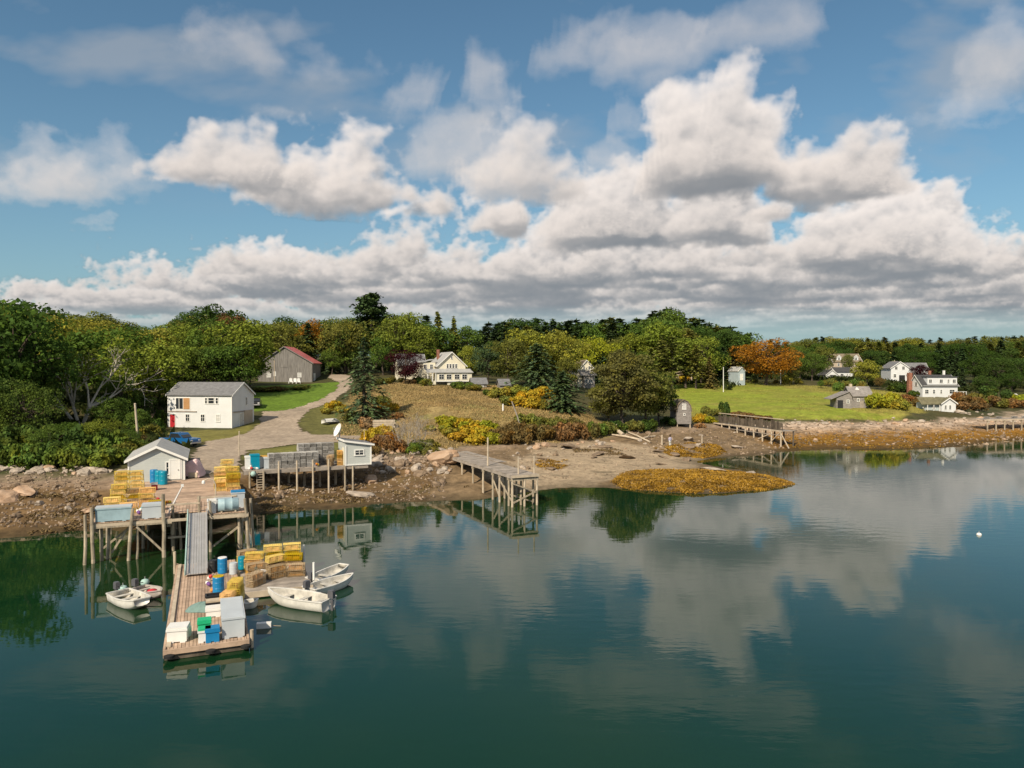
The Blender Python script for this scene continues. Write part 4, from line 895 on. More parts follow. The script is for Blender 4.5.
bank([(150, 438, 3, 2.2, 'olive'), (143, 446, 2.6, 1.6, 'brown'), (156, 432, 3, 2.4, 'mid'), (152, 424, 4, 3.2, 'mid')], 'between the pale leaning pole and the white two-storey house')
seqs = {}
for q in SHR: seqs.setdefault((q[4], q[5]), []).append(q)
k = 0
for (ck, wh), lst in seqs.items():
    lst.sort(key=lambda q: q[0])
    for i, q in enumerate(lst):
        o = '' if len(lst) == 1 else (nth(i) + ' from the left of the ')
        k += 1
        lab = (f'{WORD[ck]} shrub {wh}' if len(lst) == 1 else f'{WORD[ck]} shrub {wh}, {nth(i)} from left')
        shrub(*q[:5], lab, k=k)
# grey bare bush by the dish shed and the leaning pale stick
for i, (px, py, s, lab) in enumerate([(404, 452, .44, 'grey leafless bush on the bank, left one of the pair'), (418, 449, .46, 'grey leafless bush on the bank, right one of the pair')]):
    m = baretree(60 + i, 10, .5, 'bark_pale', 6, 6, 0, None, .11); p = G(px, py)
    plant('leafless_bush', 'shrub', m, p, s, s, (1, 1, 1), lab, 'leafless bushes', stem='branches')

# ------------------------------------------------------------------ undergrowth, dry grass and turf (nobody could count them)
def scatter(poly, n, ymargin=0):
    xs = [p[0] for p in poly]; ys = [p[1] for p in poly]
    x = RNG.uniform(min(xs), max(xs), n); y = RNG.uniform(min(ys), max(ys), n); k = inpoly(x, y, poly); return x[k], y[k]
def tufts(name, x, y, hgt, wid, m, per=3, lean=.35):
    n = len(x) * per; X_ = np.repeat(x, per) + RNG.normal(0, wid, n); Y_ = np.repeat(y, per) + RNG.normal(0, wid, n); h = hgt * RNG.uniform(.5, 1.3, n)
    P = np.stack([X_, Y_, hz(X_, Y_) + h * .45], 1)
    A = np.stack([RNG.normal(0, lean, n), RNG.normal(0, lean, n), np.ones(n)], 1); A = unit(A) * h[:, None] * .6
    t = RNG.random(n) * 6.28; Bv = np.stack([np.cos(t), np.sin(t), RNG.normal(0, .2, n)], 1) * (h * .3)[:, None]
    me = quads(name, P, A, Bv, m); o = bpy.data.objects.new(name, me); COL.objects.link(o); return o
x, y = scatter(P_HILL, 26000)
k = fbm(x * .15, y * .15, 3) > -.16; o = tufts('dry_grass', x[k], y[k], .24, .4, 'hay'); stuff(o, 'dry brown grass covering the slope below the cream house', 'grass')
x, y = scatter(P_MEAD, 15000); k = (~inpoly(x, y, P_MAIN) & (RNG.random(len(x)) < .6)) | (fbm(x * .12, y * .3 + 50, 3) > .14)
o = tufts('meadow_grass', x[k], y[k], .22, .3, 'turf'); stuff(o, 'rough yellow-green grass around the edges of the meadow', 'grass')
WOODS = [[(-140, 78), (-47, 80), (-40, 92), (-58, 118), (-62, 150), (-70, 190), (-52, 205), (-30, 215), (0, 212), (20, 235), (60, 222), (62, 205), (78, 250), (150, 270), (180, 290), (330, 300), (330, 430), (-220, 420), (-220, 120)],
         [(118, 212), (150, 238), (180, 250), (122, 270), (100, 262)], [(150, 180), (230, 190), (300, 300), (200, 270), (152, 225)]]
xs, ys = [], []
for w_, n_ in zip(WOODS, (30000, 1500, 3000)):
    x, y = scatter(w_, n_); k = RNG.random(len(x)) < np.clip(1.5 - y / 300, .35, 1); xs.append(x[k]); ys.append(y[k])
o = tufts('undergrowth', np.concatenate(xs), np.concatenate(ys), 1.5, .9, 'leaf', 4, .9); o.color = (.045, .06, .022, 1); stuff(o, 'dark green undergrowth on the floor of the woods', 'undergrowth')
# ------------------------------------------------------------------ buildings
def swap(mb):
    mb.v = [(y, x, z) for x, y, z in mb.v]; mb.f = [f[::-1] for f in mb.f]; return mb
def shell(root, w, d, h, rise, m, ridge='y', cx=0.0, y0=0.0, z0=-1.0, peak=0.0, name='wall', hl=None):
    """gabled walls; front stands at y0 and looks towards -y"""
    b = MB(); hl = h if hl is None else hl
    if ridge == 'y': b.prism([(cx - w / 2, z0), (cx + w / 2, z0), (cx + w / 2, h), (cx + peak, h + rise), (cx - w / 2, hl)], y0, y0 + d)
    else: b.prism([(y0, z0), (y0 + d, z0), (y0 + d, h), (y0 + d / 2 + peak, h + rise), (y0, hl)], cx - w / 2, cx + w / 2); swap(b)
    return b.build(name, m, root)
def gable_roof(root, w, d, h, rise, m, ridge='y', cx=0.0, y0=0.0, peak=0.0, o=.3, t=.14, hl=None, ml=None, trim='white_trim', name='roof'):
    hl = h if hl is None else hl; e = .02
    span = w if ridge == 'y' else d
    lo, hi = (cx - w / 2, cx + w / 2) if ridge == 'y' else (y0, y0 + d)
    pk = (cx if ridge == 'y' else y0 + d / 2) + peak; zp = h + rise + e
    sl = (zp - hl - e) / (pk - lo); sr = (zp - h - e) / (hi - pk)
    a0, a1 = (y0 - o, y0 + d + o) if ridge == 'y' else (cx - w / 2 - o, cx + w / 2 + o)
    b = MB()
    L_ = [(lo - o, hl + e - sl * o), (pk, zp), (pk, zp + t), (lo - o, hl + e - sl * o + t)]; R_ = [(pk, zp), (hi + o, h + e - sr * o), (hi + o, h + e - sr * o + t), (pk, zp + t)]
    b.prism(L_, a0, a1, 1 if ml else 0); b.prism(R_, a0, a1, 0)
    if ridge != 'y': swap(b)
    r = b.build(name, [m, ml] if ml else m, root)
    if trim:
        for a in (a0 - .05, a1):
            for T_ in (L_, R_):
                q = MB().prism([(x, z - .1) for x, z in T_[:2]] + [(x, z + .005) for x, z in T_[2:]], a, a + .05)
                if ridge != 'y': swap(q)
                q.build('rake_trim', trim, r)
    return r
def onface(b, face, pos, u, z, w, h, d0, d1, m=0):
    if face == 'f': b.bx(u - w / 2, u + w / 2, pos - d1, pos - d0, z, z + h, m)
    elif face == 'b': b.bx(u - w / 2, u + w / 2, pos + d0, pos + d1, z, z + h, m)
    elif face == 'r': b.bx(pos + d0, pos + d1, u - w / 2, u + w / 2, z, z + h, m)
    else: b.bx(pos - d1, pos - d0, u - w / 2, u + w / 2, z, z + h, m)
def window(root, face, pos, u, z, w, h, frame='white_trim', pane='glass', fw=.09, bars=(1, 1)):
    b = MB()
    for s in (-1, 1): onface(b, face, pos, u + s * (w / 2 - fw / 2), z, fw, h, .005, .07)
    onface(b, face, pos, u, z + h - fw, w - 2 * fw - .004, fw, .005, .075); onface(b, face, pos, u, z - .03, w + .06, fw, .005, .1)
    for i in range(bars[0]): onface(b, face, pos, u - w / 2 + w * (i + 1) / (bars[0] + 1), z + fw, .045, h - 2 * fw - .004, .006, .06)
    for i in range(bars[1]): onface(b, face, pos, u, z + h * (i + 1) / (bars[1] + 1), w - 2 * fw - .01, .045, .006, .055)
    f = b.build('window', frame, root)
    p = MB(); onface(p, face, pos, u, z + fw * .5, w - fw, h - fw, .004, .03); p.build('pane', pane, f); return f
def door(root, face, pos, u, z, w, h, m='white_trim', knob=True, label=None, frame='white_trim'):
    b = MB(); onface(b, face, pos, u, z, w, h, .004, .06); d = b.build('door', m, root)
    q = MB()
    for s in (-1, 1): onface(q, face, pos, u + s * (w / 2 + .05), z, .1, h + .1, .004, .08)
    onface(q, face, pos, u, z + h + .002, w - .004, .098, .004, .085); q.build('frame', frame, d)
    if knob:
        k = MB(); onface(k, face, pos, u + w * .38, z + h * .46, .07, .07, .06, .12); k.build('handle', 'black_plastic', d)
    if label: d['label'] = label
    return d
def corner_boards(root, w, d, h, cx=0, y0=0, z0=-.2):
    for sx in (-1, 1):
        for yy, s in ((y0, -1), (y0 + d, 1)):
            MB().box((cx + sx * (w / 2 - .03), yy + s * .0, (h + z0) / 2), (.14, .14, h - z0 - .03)).build('corner_board', 'white_trim', root)

# the white two-storey house above the yard
p = at_y(232, 429, 117); rz = R(-11)
Wd, Dp, Hh, Ri = 11.3, 6.4, 5.35, 1.85
fx = Vector((math.cos(rz), math.sin(rz), 0)); o = Vector((p.x, p.y, 4.35)) - fx * (Wd / 2)
hw = thing('house', 'white two-storey house with a red door and a wide boarded upper opening', 'house', o, rz)
shell(hw, Wd, Dp, Hh, Ri, 'white_clapboard', 'x'); gable_roof(hw, Wd, Dp, Hh, Ri, 'roof_grey', 'x', o=.25); corner_boards(hw, Wd, Dp, Hh)
X0 = -Wd / 2
b = MB(); onface(b, 'f', 0, X0 + 2.68, 2.95, 2.75, 2.0, .005, .05); sl_ = b.build('upper_opening', 'white_trim', hw)
b = MB(); onface(b, 'f', 0, X0 + 1.72, 3.1, .5, 1.72, .05, .07); onface(b, 'f', 0, X0 + 2.38, 3.1, .62, 1.72, .05, .07); b.build('pane', 'glass', sl_)
b = MB(); onface(b, 'f', 0, X0 + 3.36, 3.05, 1.12, 1.8, .05, .085); b.build('plywood_sheet', 'plywood', sl_)
b = MB(); onface(b, 'f', 0, X0 + 2.6, 2.62, 5.1, .14, .005, .12); b.build('ledge', 'grey_wood', hw)
for u, w_ in ((6.82, .5), (7.72, 1.15), (8.72, .55)): window(hw, 'f', 0, X0 + u, 3.95, w_, 1.02, bars=(0, 1))
for i, u in enumerate((3.5, 6.2, 8.9)): window(hw, 'f', 0, X0 + u, 1.1, .8, 1.2, pane='curtain' if i == 2 else 'glass')
door(hw, 'f', 0, X0 + .82, .02, .9, 2.15, 'red_paint', label='red front door')
window(hw, 'r', Wd / 2, 4.2, 3.6, .6, 1.3)
b = MB(); onface(b, 'r', Wd / 2, 4.75, .0, 2.6, 2.75, .005, .06); b.build('garage_panel', 'tan_board', hw)
door(hw, 'r', Wd / 2, 2.7, .02, 1.1, 2.3, 'curtain')
b = MB(); onface(b, 'r', Wd / 2, 1.9, 2.55, 3.4, .16, .005, .14); b.build('lintel', 'grey_wood', hw)

# the grey gabled shed on the wharf
E1 = Vector((.925, .38, 0)); E2 = Vector((-.38, .925, 0)); RZ = math.atan2(.38, .925)
p = at_z(133, 479, 3.05); q = at_z(181, 480, 3.05); c_ = (p + q) / 2
sa = thing('shed', 'pale grey gabled shed at the landward end of the wharf, blue barrels at its front', 'shed', (c_.x, c_.y, 2.98), RZ)
w_ = 5.0; shell(sa, w_, 8.4, 2.05, 1.2, 'grey_clapboard'); gable_roof(sa, w_, 8.4, 2.05, 1.2, 'roof_pale', o=.32); corner_boards(sa, w_, 8.4, 2.03)
door(sa, 'f', 0, 1.62, .02, .8, 1.9, 'white_trim'); window(sa, 'f', 0, .95, .5, .35, 1.3, bars=(0, 1)); window(sa, 'r', w_ / 2, 3, .9, .9, .8)
b = MB(); onface(b, 'f', 0, 2.12, .0, .25, 1.9, .004, .05); b.build('side_panel', 'white_trim', sa)

# the barn
p = at_y(288.8, 382, 180); rz = R(5)
br = thing('barn', 'weathered grey barn with a faded red metal roof', 'barn', (p.x, p.y, 10.55), rz)
Wb, Db = 11.2, 12.0
shell(br, Wb, Db, 4.7, 3.9, 'barn_board', peak=-1.05, hl=5.5, z0=-2); gable_roof(br, Wb, Db, 4.7, 3.9, 'roof_red', peak=-1.05, hl=5.5, ml='roof_brown', o=.35, trim='barn_board')
b = MB().prism([(-Wb / 2 - 1.8, -2), (-Wb / 2 - .01, -2), (-Wb / 2 - .01, 3.3), (-Wb / 2 - 1.8, 2.7)], .3, Db - 1); b.build('lean_to', 'barn_board', br)
b = MB().prism([(-Wb / 2 - 2, 2.72), (-Wb / 2 - .01, 3.36), (-Wb / 2 - .01, 3.46), (-Wb / 2 - 2, 2.82)], .1, Db - .8); b.build('lean_to_roof', 'roof_brown', br)
for u in (-4.75, 2.55): window(br, 'f', 0, u, 1.2, .95, 1.1, pane='curtain', bars=(0, 1))
window(br, 'f', 0, -3.3, 1.5, .5, 1.1, pane='curtain', bars=(0, 0))
for u in (2.2, 3.6): door(br, 'r', Wb / 2, u, .0, .8, 2.1, 'white_trim')
b = MB(); onface(b, 'f', 0, -1.1, 3.6, 1.7, 2.1, .005, .06); b.build('loft_door', 'barn_board', br)
b = MB(); onface(b, 'f', 0, -3.4, -.2, .14, 5.6, .01, .1); b.build('drain_pipe', 'pale_wood', br)
for i, px in enumerate((290.6, 294.6, 298.4)):
    g = on(px, 177.5); c = thing('garden_chair', ['left', 'middle', 'right'][i] + ' one of three white slatted chairs in front of the barn', 'chair', g, rz + R(random.uniform(-12, 12)), 'white chairs by the barn')
    MB().box((0, 0, .36), (.75, .7, .05)).build('seat', 'chair_white', c)
    b = MB()
    for k in range(5): b.box((-.28 + .14 * k, .36, .78 + .05 * (2 - abs(k - 2))), (.12, .04, .9))
    b.build('backrest', 'chair_white', c)
    for s in (-1, 1):
        MB().box((s * .42, 0, .58), (.16, .8, .04)).build('armrest', 'chair_white', c); MB().box((s * .42, -.33, .28), (.07, .08, .58)).build('leg', 'chair_white', c); MB().box((s * .42, .3, .28), (.07, .08, .58)).build('leg', 'chair_white', c)

# the cream house on the hill
p = at_y(453.8, 384.5, 174); rz = R(20)
ch = thing('house', 'cream house with a front gable, glazed porch and a rear wing on the hill', 'house', (p.x, p.y, 10.1), rz)
W_, D_ = 6.8, 9.5
shell(ch, W_, D_, 4.5, 3.1, 'cream_clapboard', y0=1.9, z0=-2); gable_roof(ch, W_, D_, 4.5, 3.1, 'roof_pale', y0=1.9, o=.4)
for u in (-1.05, -.35, .35, 1.05): window(ch, 'f', 1.9, u + .05, 3.85, .6, 1.05, bars=(0, 1))
window(ch, 'f', 1.9, 0, 6.0, .45, .75, bars=(0, 0))
b = MB().bx(-W_ / 2 - .9, W_ / 2 + 1.0, -.1, 1.88, .95, 2.75); b.build('porch', 'cream_clapboard', ch)
b = MB().bx(-1.5, 2.4, .15, 1.8, -1.6, .6); b.build('foundation', 'cream_clapboard', ch)
b = MB().bx(-W_ / 2 - 1.0, W_ / 2 + 1.1, -.2, 1.9, .7, .94); b.build('porch_floor', 'white_trim', ch)
for u in (-3.0, -1.2, .75, 2.6): window(ch, 'f', -.1, u, 1.25, 1.3, 1.2, bars=(1, 1))
b = MB(); b.v = []; b.add([(-W_ / 2 - 3.2, -.4, 2.78), (W_ / 2 + 1.3, -.4, 2.78), (W_ / 2 + 1.1, 1.88, 3.6), (-W_ / 2 - 3.0, 1.88, 3.6), (-W_ / 2 - 3.2, -.4, 2.9), (W_ / 2 + 1.3, -.4, 2.9), (W_ / 2 + 1.1, 1.88, 3.72), (-W_ / 2 - 3.0, 1.88, 3.72)], [(0, 3, 2, 1), (4, 5, 6, 7), (0, 1, 5, 4), (1, 2, 6, 5), (2, 3, 7, 6), (3, 0, 4, 7)])
b.build('porch_roof', 'roof_pale', ch)
for u in (-6.3, -5.2, -4.4): MB().box((u, -.2, 1.75), (.16, .16, 2.0)).build('porch_post', 'white_trim', ch)
b = MB().bx(-W_ / 2 - 3.0, -W_ / 2 - .92, -.1, 1.9, -1.6, .92); b.build('porch_base', 'cream_clapboard', ch)
b = MB().bx(-W_ / 2 - 3.2, -W_ / 2 - .02, 4.0, 9.5, -2, 5.2); b.build('side_wing', 'cream_clapboard', ch)
b = MB().prism([(-W_ / 2 - 3.5, 5.22), (-W_ / 2 - .02, 5.9), (-W_ / 2 - .02, 6.05), (-W_ / 2 - 3.5, 5.36)], 3.7, 9.8); b.build('side_wing_roof', 'roof_pale', ch)
for u, z in ((-W_ / 2 - 2.5, 3.6), (-W_ / 2 - 1.0, 3.6)): window(ch, 'f', 4.0, u, z, .8, 1.2)
shell(ch, 6.5, 5, 4.6, 2.6, 'cream_clapboard', 'x', cx=-W_ / 2 - 4.4, y0=9.6, z0=-2, name='rear_wing'); gable_roof(ch, 6.5, 5, 4.6, 2.6, 'roof_grey', 'x', cx=-W_ / 2 - 4.4, y0=9.6, name='rear_wing_roof')
for u in (-6.6, -5.4): window(ch, 'f', 9.6, u - 1, 2.9, .8, 1.2)
MB().bx(-2.1, -1.5, 7.5, 8.1, 6, 8.4).build('chimney', 'brick', ch)

# tall white-gabled house among the trees
p = at_y(588.5, 388, 200); rz = R(14)
gh = thing('house', 'narrow tall house with white gable and grey shingled front, half hidden by trees', 'house', (p.x, p.y, 8.5), rz)
shell(gh, 4.8, 7, 5.0, 2.6, 'cream_clapboard', y0=1.6, z0=-2); gable_roof(gh, 4.8, 7, 5.0, 2.6, 'roof_brown', y0=1.6)
for u in (-.75, .75): window(gh, 'f', 1.6, u, 5.0, .6, 1.05, bars=(0, 1))
b = MB().bx(-1.3, 1.7, 0, 1.58, -2, 3.4); b.build('front_bay', 'grey_shingle', gh)
b = MB().add([(-2.3, -.3, 3.4), (2.3, -.3, 3.4), (2.3, 1.58, 4.75), (-2.3, 1.58, 4.75), (-2.3, -.3, 3.55), (2.3, -.3, 3.55), (2.3, 1.58, 4.9), (-2.3, 1.58, 4.9)], [(0, 3, 2, 1), (4, 5, 6, 7), (0, 1, 5, 4), (1, 2, 6, 5), (2, 3, 7, 6), (3, 0, 4, 7)]); b.build('front_roof', 'grey_shingle', gh)
for u in (-.6, .2, 1.0): window(gh, 'f', 0, u, 1.4, .55, 1.1, bars=(0, 0))
b = MB().bx(-4.0, -2.42, 3, 7, -2, 3.0); b.build('side_wing', 'tan_board', gh)

# the stilted grey shed by the beach
p = at_y(684, 424, 140)
ss = thing('shed', 'small grey shingled shed with curved gambrel roof standing on stilts', 'shed', (p.x, p.y, p.z), R(6))
prof = [(-1.42, 0), (1.42, 0), (1.42, 2.3), (1.2, 3.4), (.65, 4.2), (0, 4.5), (-.65, 4.2), (-1.2, 3.4), (-1.42, 2.3)]
MB().prism(prof, 0, 4).build('wall', 'grey_shingle', ss)
b = MB()
for a, c in zip(prof[2:], prof[3:]):
    b.prism([(a[0] * 1.02, a[1] + .02), (c[0] * 1.02, c[1] + .02), (c[0] * 1.08, c[1] + .16), (a[0] * 1.08, a[1] + .12)], -.2, 4.2)
b.build('roof', 'roof_brown', ss)
window(ss, 'f', 0, 0, 2.75, .8, 1.1, pane='curtain', bars=(1, 1)); window(ss, 'f', 0, .05, 1.6, .4, .45, bars=(0, 0))
for sx in (-1.25, 1.25):
    for yy in (.15, 3.8): MB().tube((sx, yy, -2.2), (sx, yy, -.02), .12, .11).build('stilt', 'pale_wood' if yy < 1 else 'pile_wood', ss)
MB().bx(1.5, 4.6, -.3, 2.5, -1.3, -1.15).build('landing', 'pale_wood', ss)

# grey shingle house on the meadow
p = at_y(862, 408, 167)
gs = thing('house', 'grey shingled house with two gables on the shore meadow, pale chimney', 'house', (p.x, p.y, 4.85), R(-4))
shell(gs, 4.6, 5, 2.9, 1.9, 'grey_shingle', 'x', cx=-.1); gable_roof(gs, 4.6, 5, 2.9, 1.9, 'grey_shingle', 'x', cx=-.1, trim=None)
for u in (-.85, .75): window(gs, 'f', 0, u, 1.55, .55, .75, bars=(1, 0))
door(gs, 'f', 0, -.1, .1, .6, 1.5, 'grey_wood', frame='grey_wood')
b = MB(); b.prism([(-5.8, -1), (-2.42, -1), (-2.42, 2.6), (-3.1, 3.7), (-5.8, 2.4)], -.6, 3.5); b.build('side_gable', 'grey_shingle', gs)
b = MB(); b.prism([(-7.2, 2.05), (-3.1, 3.75), (-3.1, 3.87), (-7.2, 2.2)], -.9, 3.7); b.prism([(-3.1, 3.75), (-2.2, 2.45), (-2.2, 2.57), (-3.1, 3.87)], -.9, 3.7); b.build('side_roof', 'grey_shingle', gs)
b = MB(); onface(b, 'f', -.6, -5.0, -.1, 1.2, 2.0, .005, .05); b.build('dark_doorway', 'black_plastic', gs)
window(gs, 'f', -.6, -3.3, 1.2, .6, .8)
MB().bx(-7.2, -5.85, .5, 3.3, -.8, .1).build('platform', 'pale_wood', gs); MB().box((-1.6, 2.6, 4.9), (.55, .55, 1.2)).build('chimney', 'pale_wood', gs)
b = MB().prism([(-1.2, 3.9), (.2, 3.9), (-.5, 4.75)], 1.5, 3.2); b.build('dormer', 'white_trim', gs)

# big white house with a full-width dormer
p = at_y(922.5, 397.5, 205)
bw = thing('house', 'big white two-storey house with dark roof, long upper dormer and brick chimney', 'house', (p.x + 4.85, p.y, 5.75), R(0))
shell(bw, 9.7, 6.4, 3.3, 2.9, 'white_clapboard', 'x', z0=-2.0, peak=.5); gable_roof(bw, 9.7, 6.4, 3.3, 2.9, 'roof_dark', 'x', peak=.5, o=.3)
b = MB().bx(-3.4, 4.8, .25, 4.0, 3.2, 5.7); b.build('dormer', 'white_clapboard', bw)
b = MB().bx(-3.6, 5.1, -.05, 4.2, 5.72, 5.9); b.build('dormer_roof', 'roof_dark', bw); MB().bx(-4.9, 5.2, -.45, .22, 3.2, 3.4).build('eave_ledge', 'roof_pale', bw)
for u, w_ in ((-2.6, .95), (.4, 1.0), (2.4, .6), (4.0, 1.0)): window(bw, 'f', .25, u, 4.1, w_, 1.05)
for u, w_ in ((-3.7, 1.1), (-1.7, .75), (.3, .6), (3.3, 1.5)): window(bw, 'f', 0, u, 1.15, w_, 1.15)
for u in (-3.4, -2.0): window(bw, 'f', 0, u, -1.2, .6, 1.1, bars=(0, 0))
for u, z in ((3.2, 3.2), (2.4, .9)): window(bw, 'l', -4.85, u, z, 1.4, 1.1)
MB().bx(-5.9, -4.9, 5.2, 6.3, -2, 6.9).build('chimney', 'brick', bw)
MB().box((-.6, 4.2, 6.7), (.6, .6, 1.6)).build('chimney', 'brick', bw); MB().box((3.4, 4.2, 6.7), (.5, .5, 1.7)).build('chimney', 'white_trim', bw)
dk = MB().bx(4.9, 7.6, .3, 3.4, .55, .75).build('deck', 'grey_wood', bw)
b = MB()
for u in (5.0, 5.8, 6.7, 7.5): b.box((u, .38, 1.2), (.1, .1, .9))
b.bx(4.95, 7.58, .34, .44, 1.62, 1.72); b.build('railing', 'white_trim', dk)
for u in (5.1, 7.4): MB().box((u, .45, -.6), (.2, .2, 2.3)).build('post', 'white_trim', dk)

# white gabled house behind it
p = at_y(900, 381, 240)
wb = thing('house', 'white gabled house with grey roof behind the brick chimney of the big white house', 'house', (p.x, p.y, p.z), R(-8))
shell(wb, 5.6, 9, 4.2, 2.0, 'white_clapboard', z0=-1.5); gable_roof(wb, 5.6, 9, 4.2, 2.0, 'roof_grey')
shell(wb, 8, 5, 3.8, 2.0, 'white_clapboard', 'x', cx=6.0, y0=4, z0=-1.5, name='side_wing'); gable_roof(wb, 8, 5, 3.8, 2.0, 'roof_grey', 'x', cx=6.0, y0=4, name='side_wing_roof')
for u, z in ((-1.2, 3.7), (1.0, 3.7), (-1.6, 1.2)): window(wb, 'f', 0, u, z, .9, 1.1)
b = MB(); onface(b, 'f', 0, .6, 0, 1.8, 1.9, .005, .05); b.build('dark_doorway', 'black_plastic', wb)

# bungalow
p = at_y(940, 413, 170)
bu = thing('bungalow', 'small white bungalow with olive roof and porch wall tinted as shade at the top of the rocky shore', 'bungalow', (p.x, p.y, 3.7), R(4))
shell(bu, 3.4, 4.5, 2.2, 1.15, 'white_clapboard', cx=2.1); gable_roof(bu, 3.4, 4.5, 2.2, 1.15, 'roof_olive', cx=2.1)
b = MB().bx(-2.8, .38, 1.1, 4.5, -1, 2.2); b.build('porch_wall', 'white_clapboard_shade', bu)  # shaded wall, its shade painted in as teal-grey
b = MB().add([(-4.3, .3, 1.9), (.5, .3, 1.9), (.5, 3.2, 3.4), (-3.6, 3.2, 3.4), (-4.3, .3, 2.02), (.5, .3, 2.02), (.5, 3.2, 3.52), (-3.6, 3.2, 3.52)], [(0, 3, 2, 1), (4, 5, 6, 7), (0, 1, 5, 4), (1, 2, 6, 5), (2, 3, 7, 6), (3, 0, 4, 7)]); b.build('porch_roof', 'roof_olive', bu)
for u in (-2.7, -1.2, .2): MB().box((u, .45, .4), (.12, .12, 2.9)).build('porch_post', 'white_trim', bu)
for u in (1.3, 2.4): window(bu, 'f', 0, u, .75, .6, 1.05, bars=(1, 0))
b = MB().bar((-3.0, .2, -.4), (-4.4, -.5, 1.3), .25, .12); b.build('ramp', 'white_trim', bu)
window(bu, 'f', 1.1, -.8, .8, .7, .9)

# long low white house and the tan house above it
p = at_y(840, 379.5, 262)
lw = thing('house', 'long low white house with dark roof in front of the tan house', 'house', (p.x, p.y, p.z - .2), R(3))
shell(lw, 6.4, 5, 2.9, 1.5, 'white_clapboard', 'x', cx=1.6); gable_roof(lw, 6.4, 5, 2.9, 1.5, 'roof_dark', 'x', cx=1.6)
shell(lw, 4.3, 6, 1.9, 1.7, 'white_clapboard', cx=-3.4, y0=-1, name='front_gable'); gable_roof(lw, 4.3, 6, 1.9, 1.7, 'roof_dark', cx=-3.4, y0=-1, name='front_gable_roof')
for u, w_ in ((.7, 1.2), (2.6, .5), (3.6, .5)): window(lw, 'f', 0, u, 1.1, w_, 1.2)
window(lw, 'f', -1, -3.4, 1.1, 2.0, .9, bars=(3, 0))
p = at_y(847.5, 368.5, 290)
th_ = thing('house', 'tan house with two white-fronted dormers on the right hill', 'house', (p.x, p.y, p.z), R(2))
shell(th_, 11.4, 7, 2.7, 3.0, 'tan_board', 'x', z0=-2); gable_roof(th_, 11.4, 7, 2.7, 3.0, 'roof_brown', 'x')
for u in (-3.2, 3.6):
    d_ = shell(th_, 1.9, 3, 4.3, .9, 'white_clapboard', cx=u, y0=.5, z0=2.8, name='dormer'); gable_roof(d_, 1.9, 3, 4.3, .9, 'roof_brown', cx=u, y0=.5, o=.15, name='dormer_roof'); window(d_, 'f', .5, u, 3.3, .8, 1.1, bars=(0, 1))
for u in (-3.6, -1.6, 1.0, 3.4): window(th_, 'f', 0, u, .9, .9, 1.2)

# pale shed by the orange tree, roofs showing over the shrubs, hut, camper
p = at_y(741.5, 380.5, 227)
ps = thing('shed', 'pale blue-white shed tucked under the left edge of the orange tree', 'shed', (p.x, p.y, p.z), R(18))
shell(ps, 2.5, 5, 2.9, 1.2, 'blue_clapboard', z0=-1.5); gable_roof(ps, 2.5, 5, 2.9, 1.2, 'roof_pale', o=.2); door(ps, 'f', 0, .0, 0, .9, 2.0, 'white_trim')
def low_roof(px, py, y, w, h, lab, m='roof_grey', wall='grey_shingle', rise=1.2, d=4, rz=0.2):
    g = at_y(px, py, y); r = thing('shed', lab, 'shed', (g.x, g.y, g.z), rz); shell(r, w, d, h, rise, wall, 'x'); gable_roof(r, w, d, h, rise, m, 'x', trim=None); window(r, 'f', 0, w * .2, h * .4, .5, .5); return r
low_roof(479.5, 389, 168, 3.3, 1.2, 'low grey-roofed shed just right of the cream house')
low_roof(505, 389, 166, 2.2, .9, 'small grey shed roof showing above the golden thicket')
low_roof(683, 378, 226, 6.0, 1.6, 'tan-roofed shed behind the shrubs at the meadow corner', 'roof_brown', 'tan_board', 1.8, 6)
p = at_y(1016, 400, 225); hu = thing('hut', 'tiny white gabled hut under the dark trees at far right', 'hut', (p.x, p.y, p.z), R(-10)); shell(hu, 1.7, 2.6, 1.0, .8, 'white_clapboard'); gable_roof(hu, 1.7, 2.6, 1.0, .8, 'white_trim', o=.12); door(hu, 'f', 0, 0, -.4, .6, 1.2, 'grey_wood')
# ------------------------------------------------------------------ wharves, floats and what stands on them
ZD = 2.88
def pile(root, x, y, z0, z1, r=.13, m='pile_wood', lean=(0, 0), n=8):
    r *= .8; k = 5; pts = [Vector((x + lean[0] * (i / k - 1) + random.uniform(-.03, .03), y + lean[1] * (i / k - 1) + random.uniform(-.03, .03), z0 + (z1 - z0) * i / k)) for i in range(k + 1)]
    return MB().path(pts, [r * (1.12 - .2 * i / k) for i in range(k + 1)], n).build('piling', m, root)
def planks(root, x0, x1, y0, y1, z, along='x', w=.24, m='deck_wood', t=.06, name='deck', gap=.02):
    """planks running along x (laid one after another in y) or along y"""
    b = MB(); a, c = (y0, y1) if along == 'x' else (x0, x1); v = a
    while v < c - .03:
        e = min(v + w, c); j = random.uniform(-.05, .05); dz = random.uniform(-.008, .008)
        if along == 'x': b.bx(x0 + j, x1 + j, v + gap / 2, e - gap / 2, z - t + dz, z + dz)
        else: b.bx(v + gap / 2, e - gap / 2, y0 + j, y1 + j, z - t + dz, z + dz)
        v = e
    return b.build(name, m, root)
OW = Vector((-30.2, 52.8, 0))
def W_(u, v, z=0): return OW + E1 * u + E2 * v + Vector((0, 0, z))
def loc(p): d = Vector((p[0], p[1], 0)) - OW; return d.dot(E1), d.dot(E2)
wf = thing('wharf', 'big timber wharf on tall pilings with a gap at its middle, carrying traps and bins', 'wharf', OW, RZ)
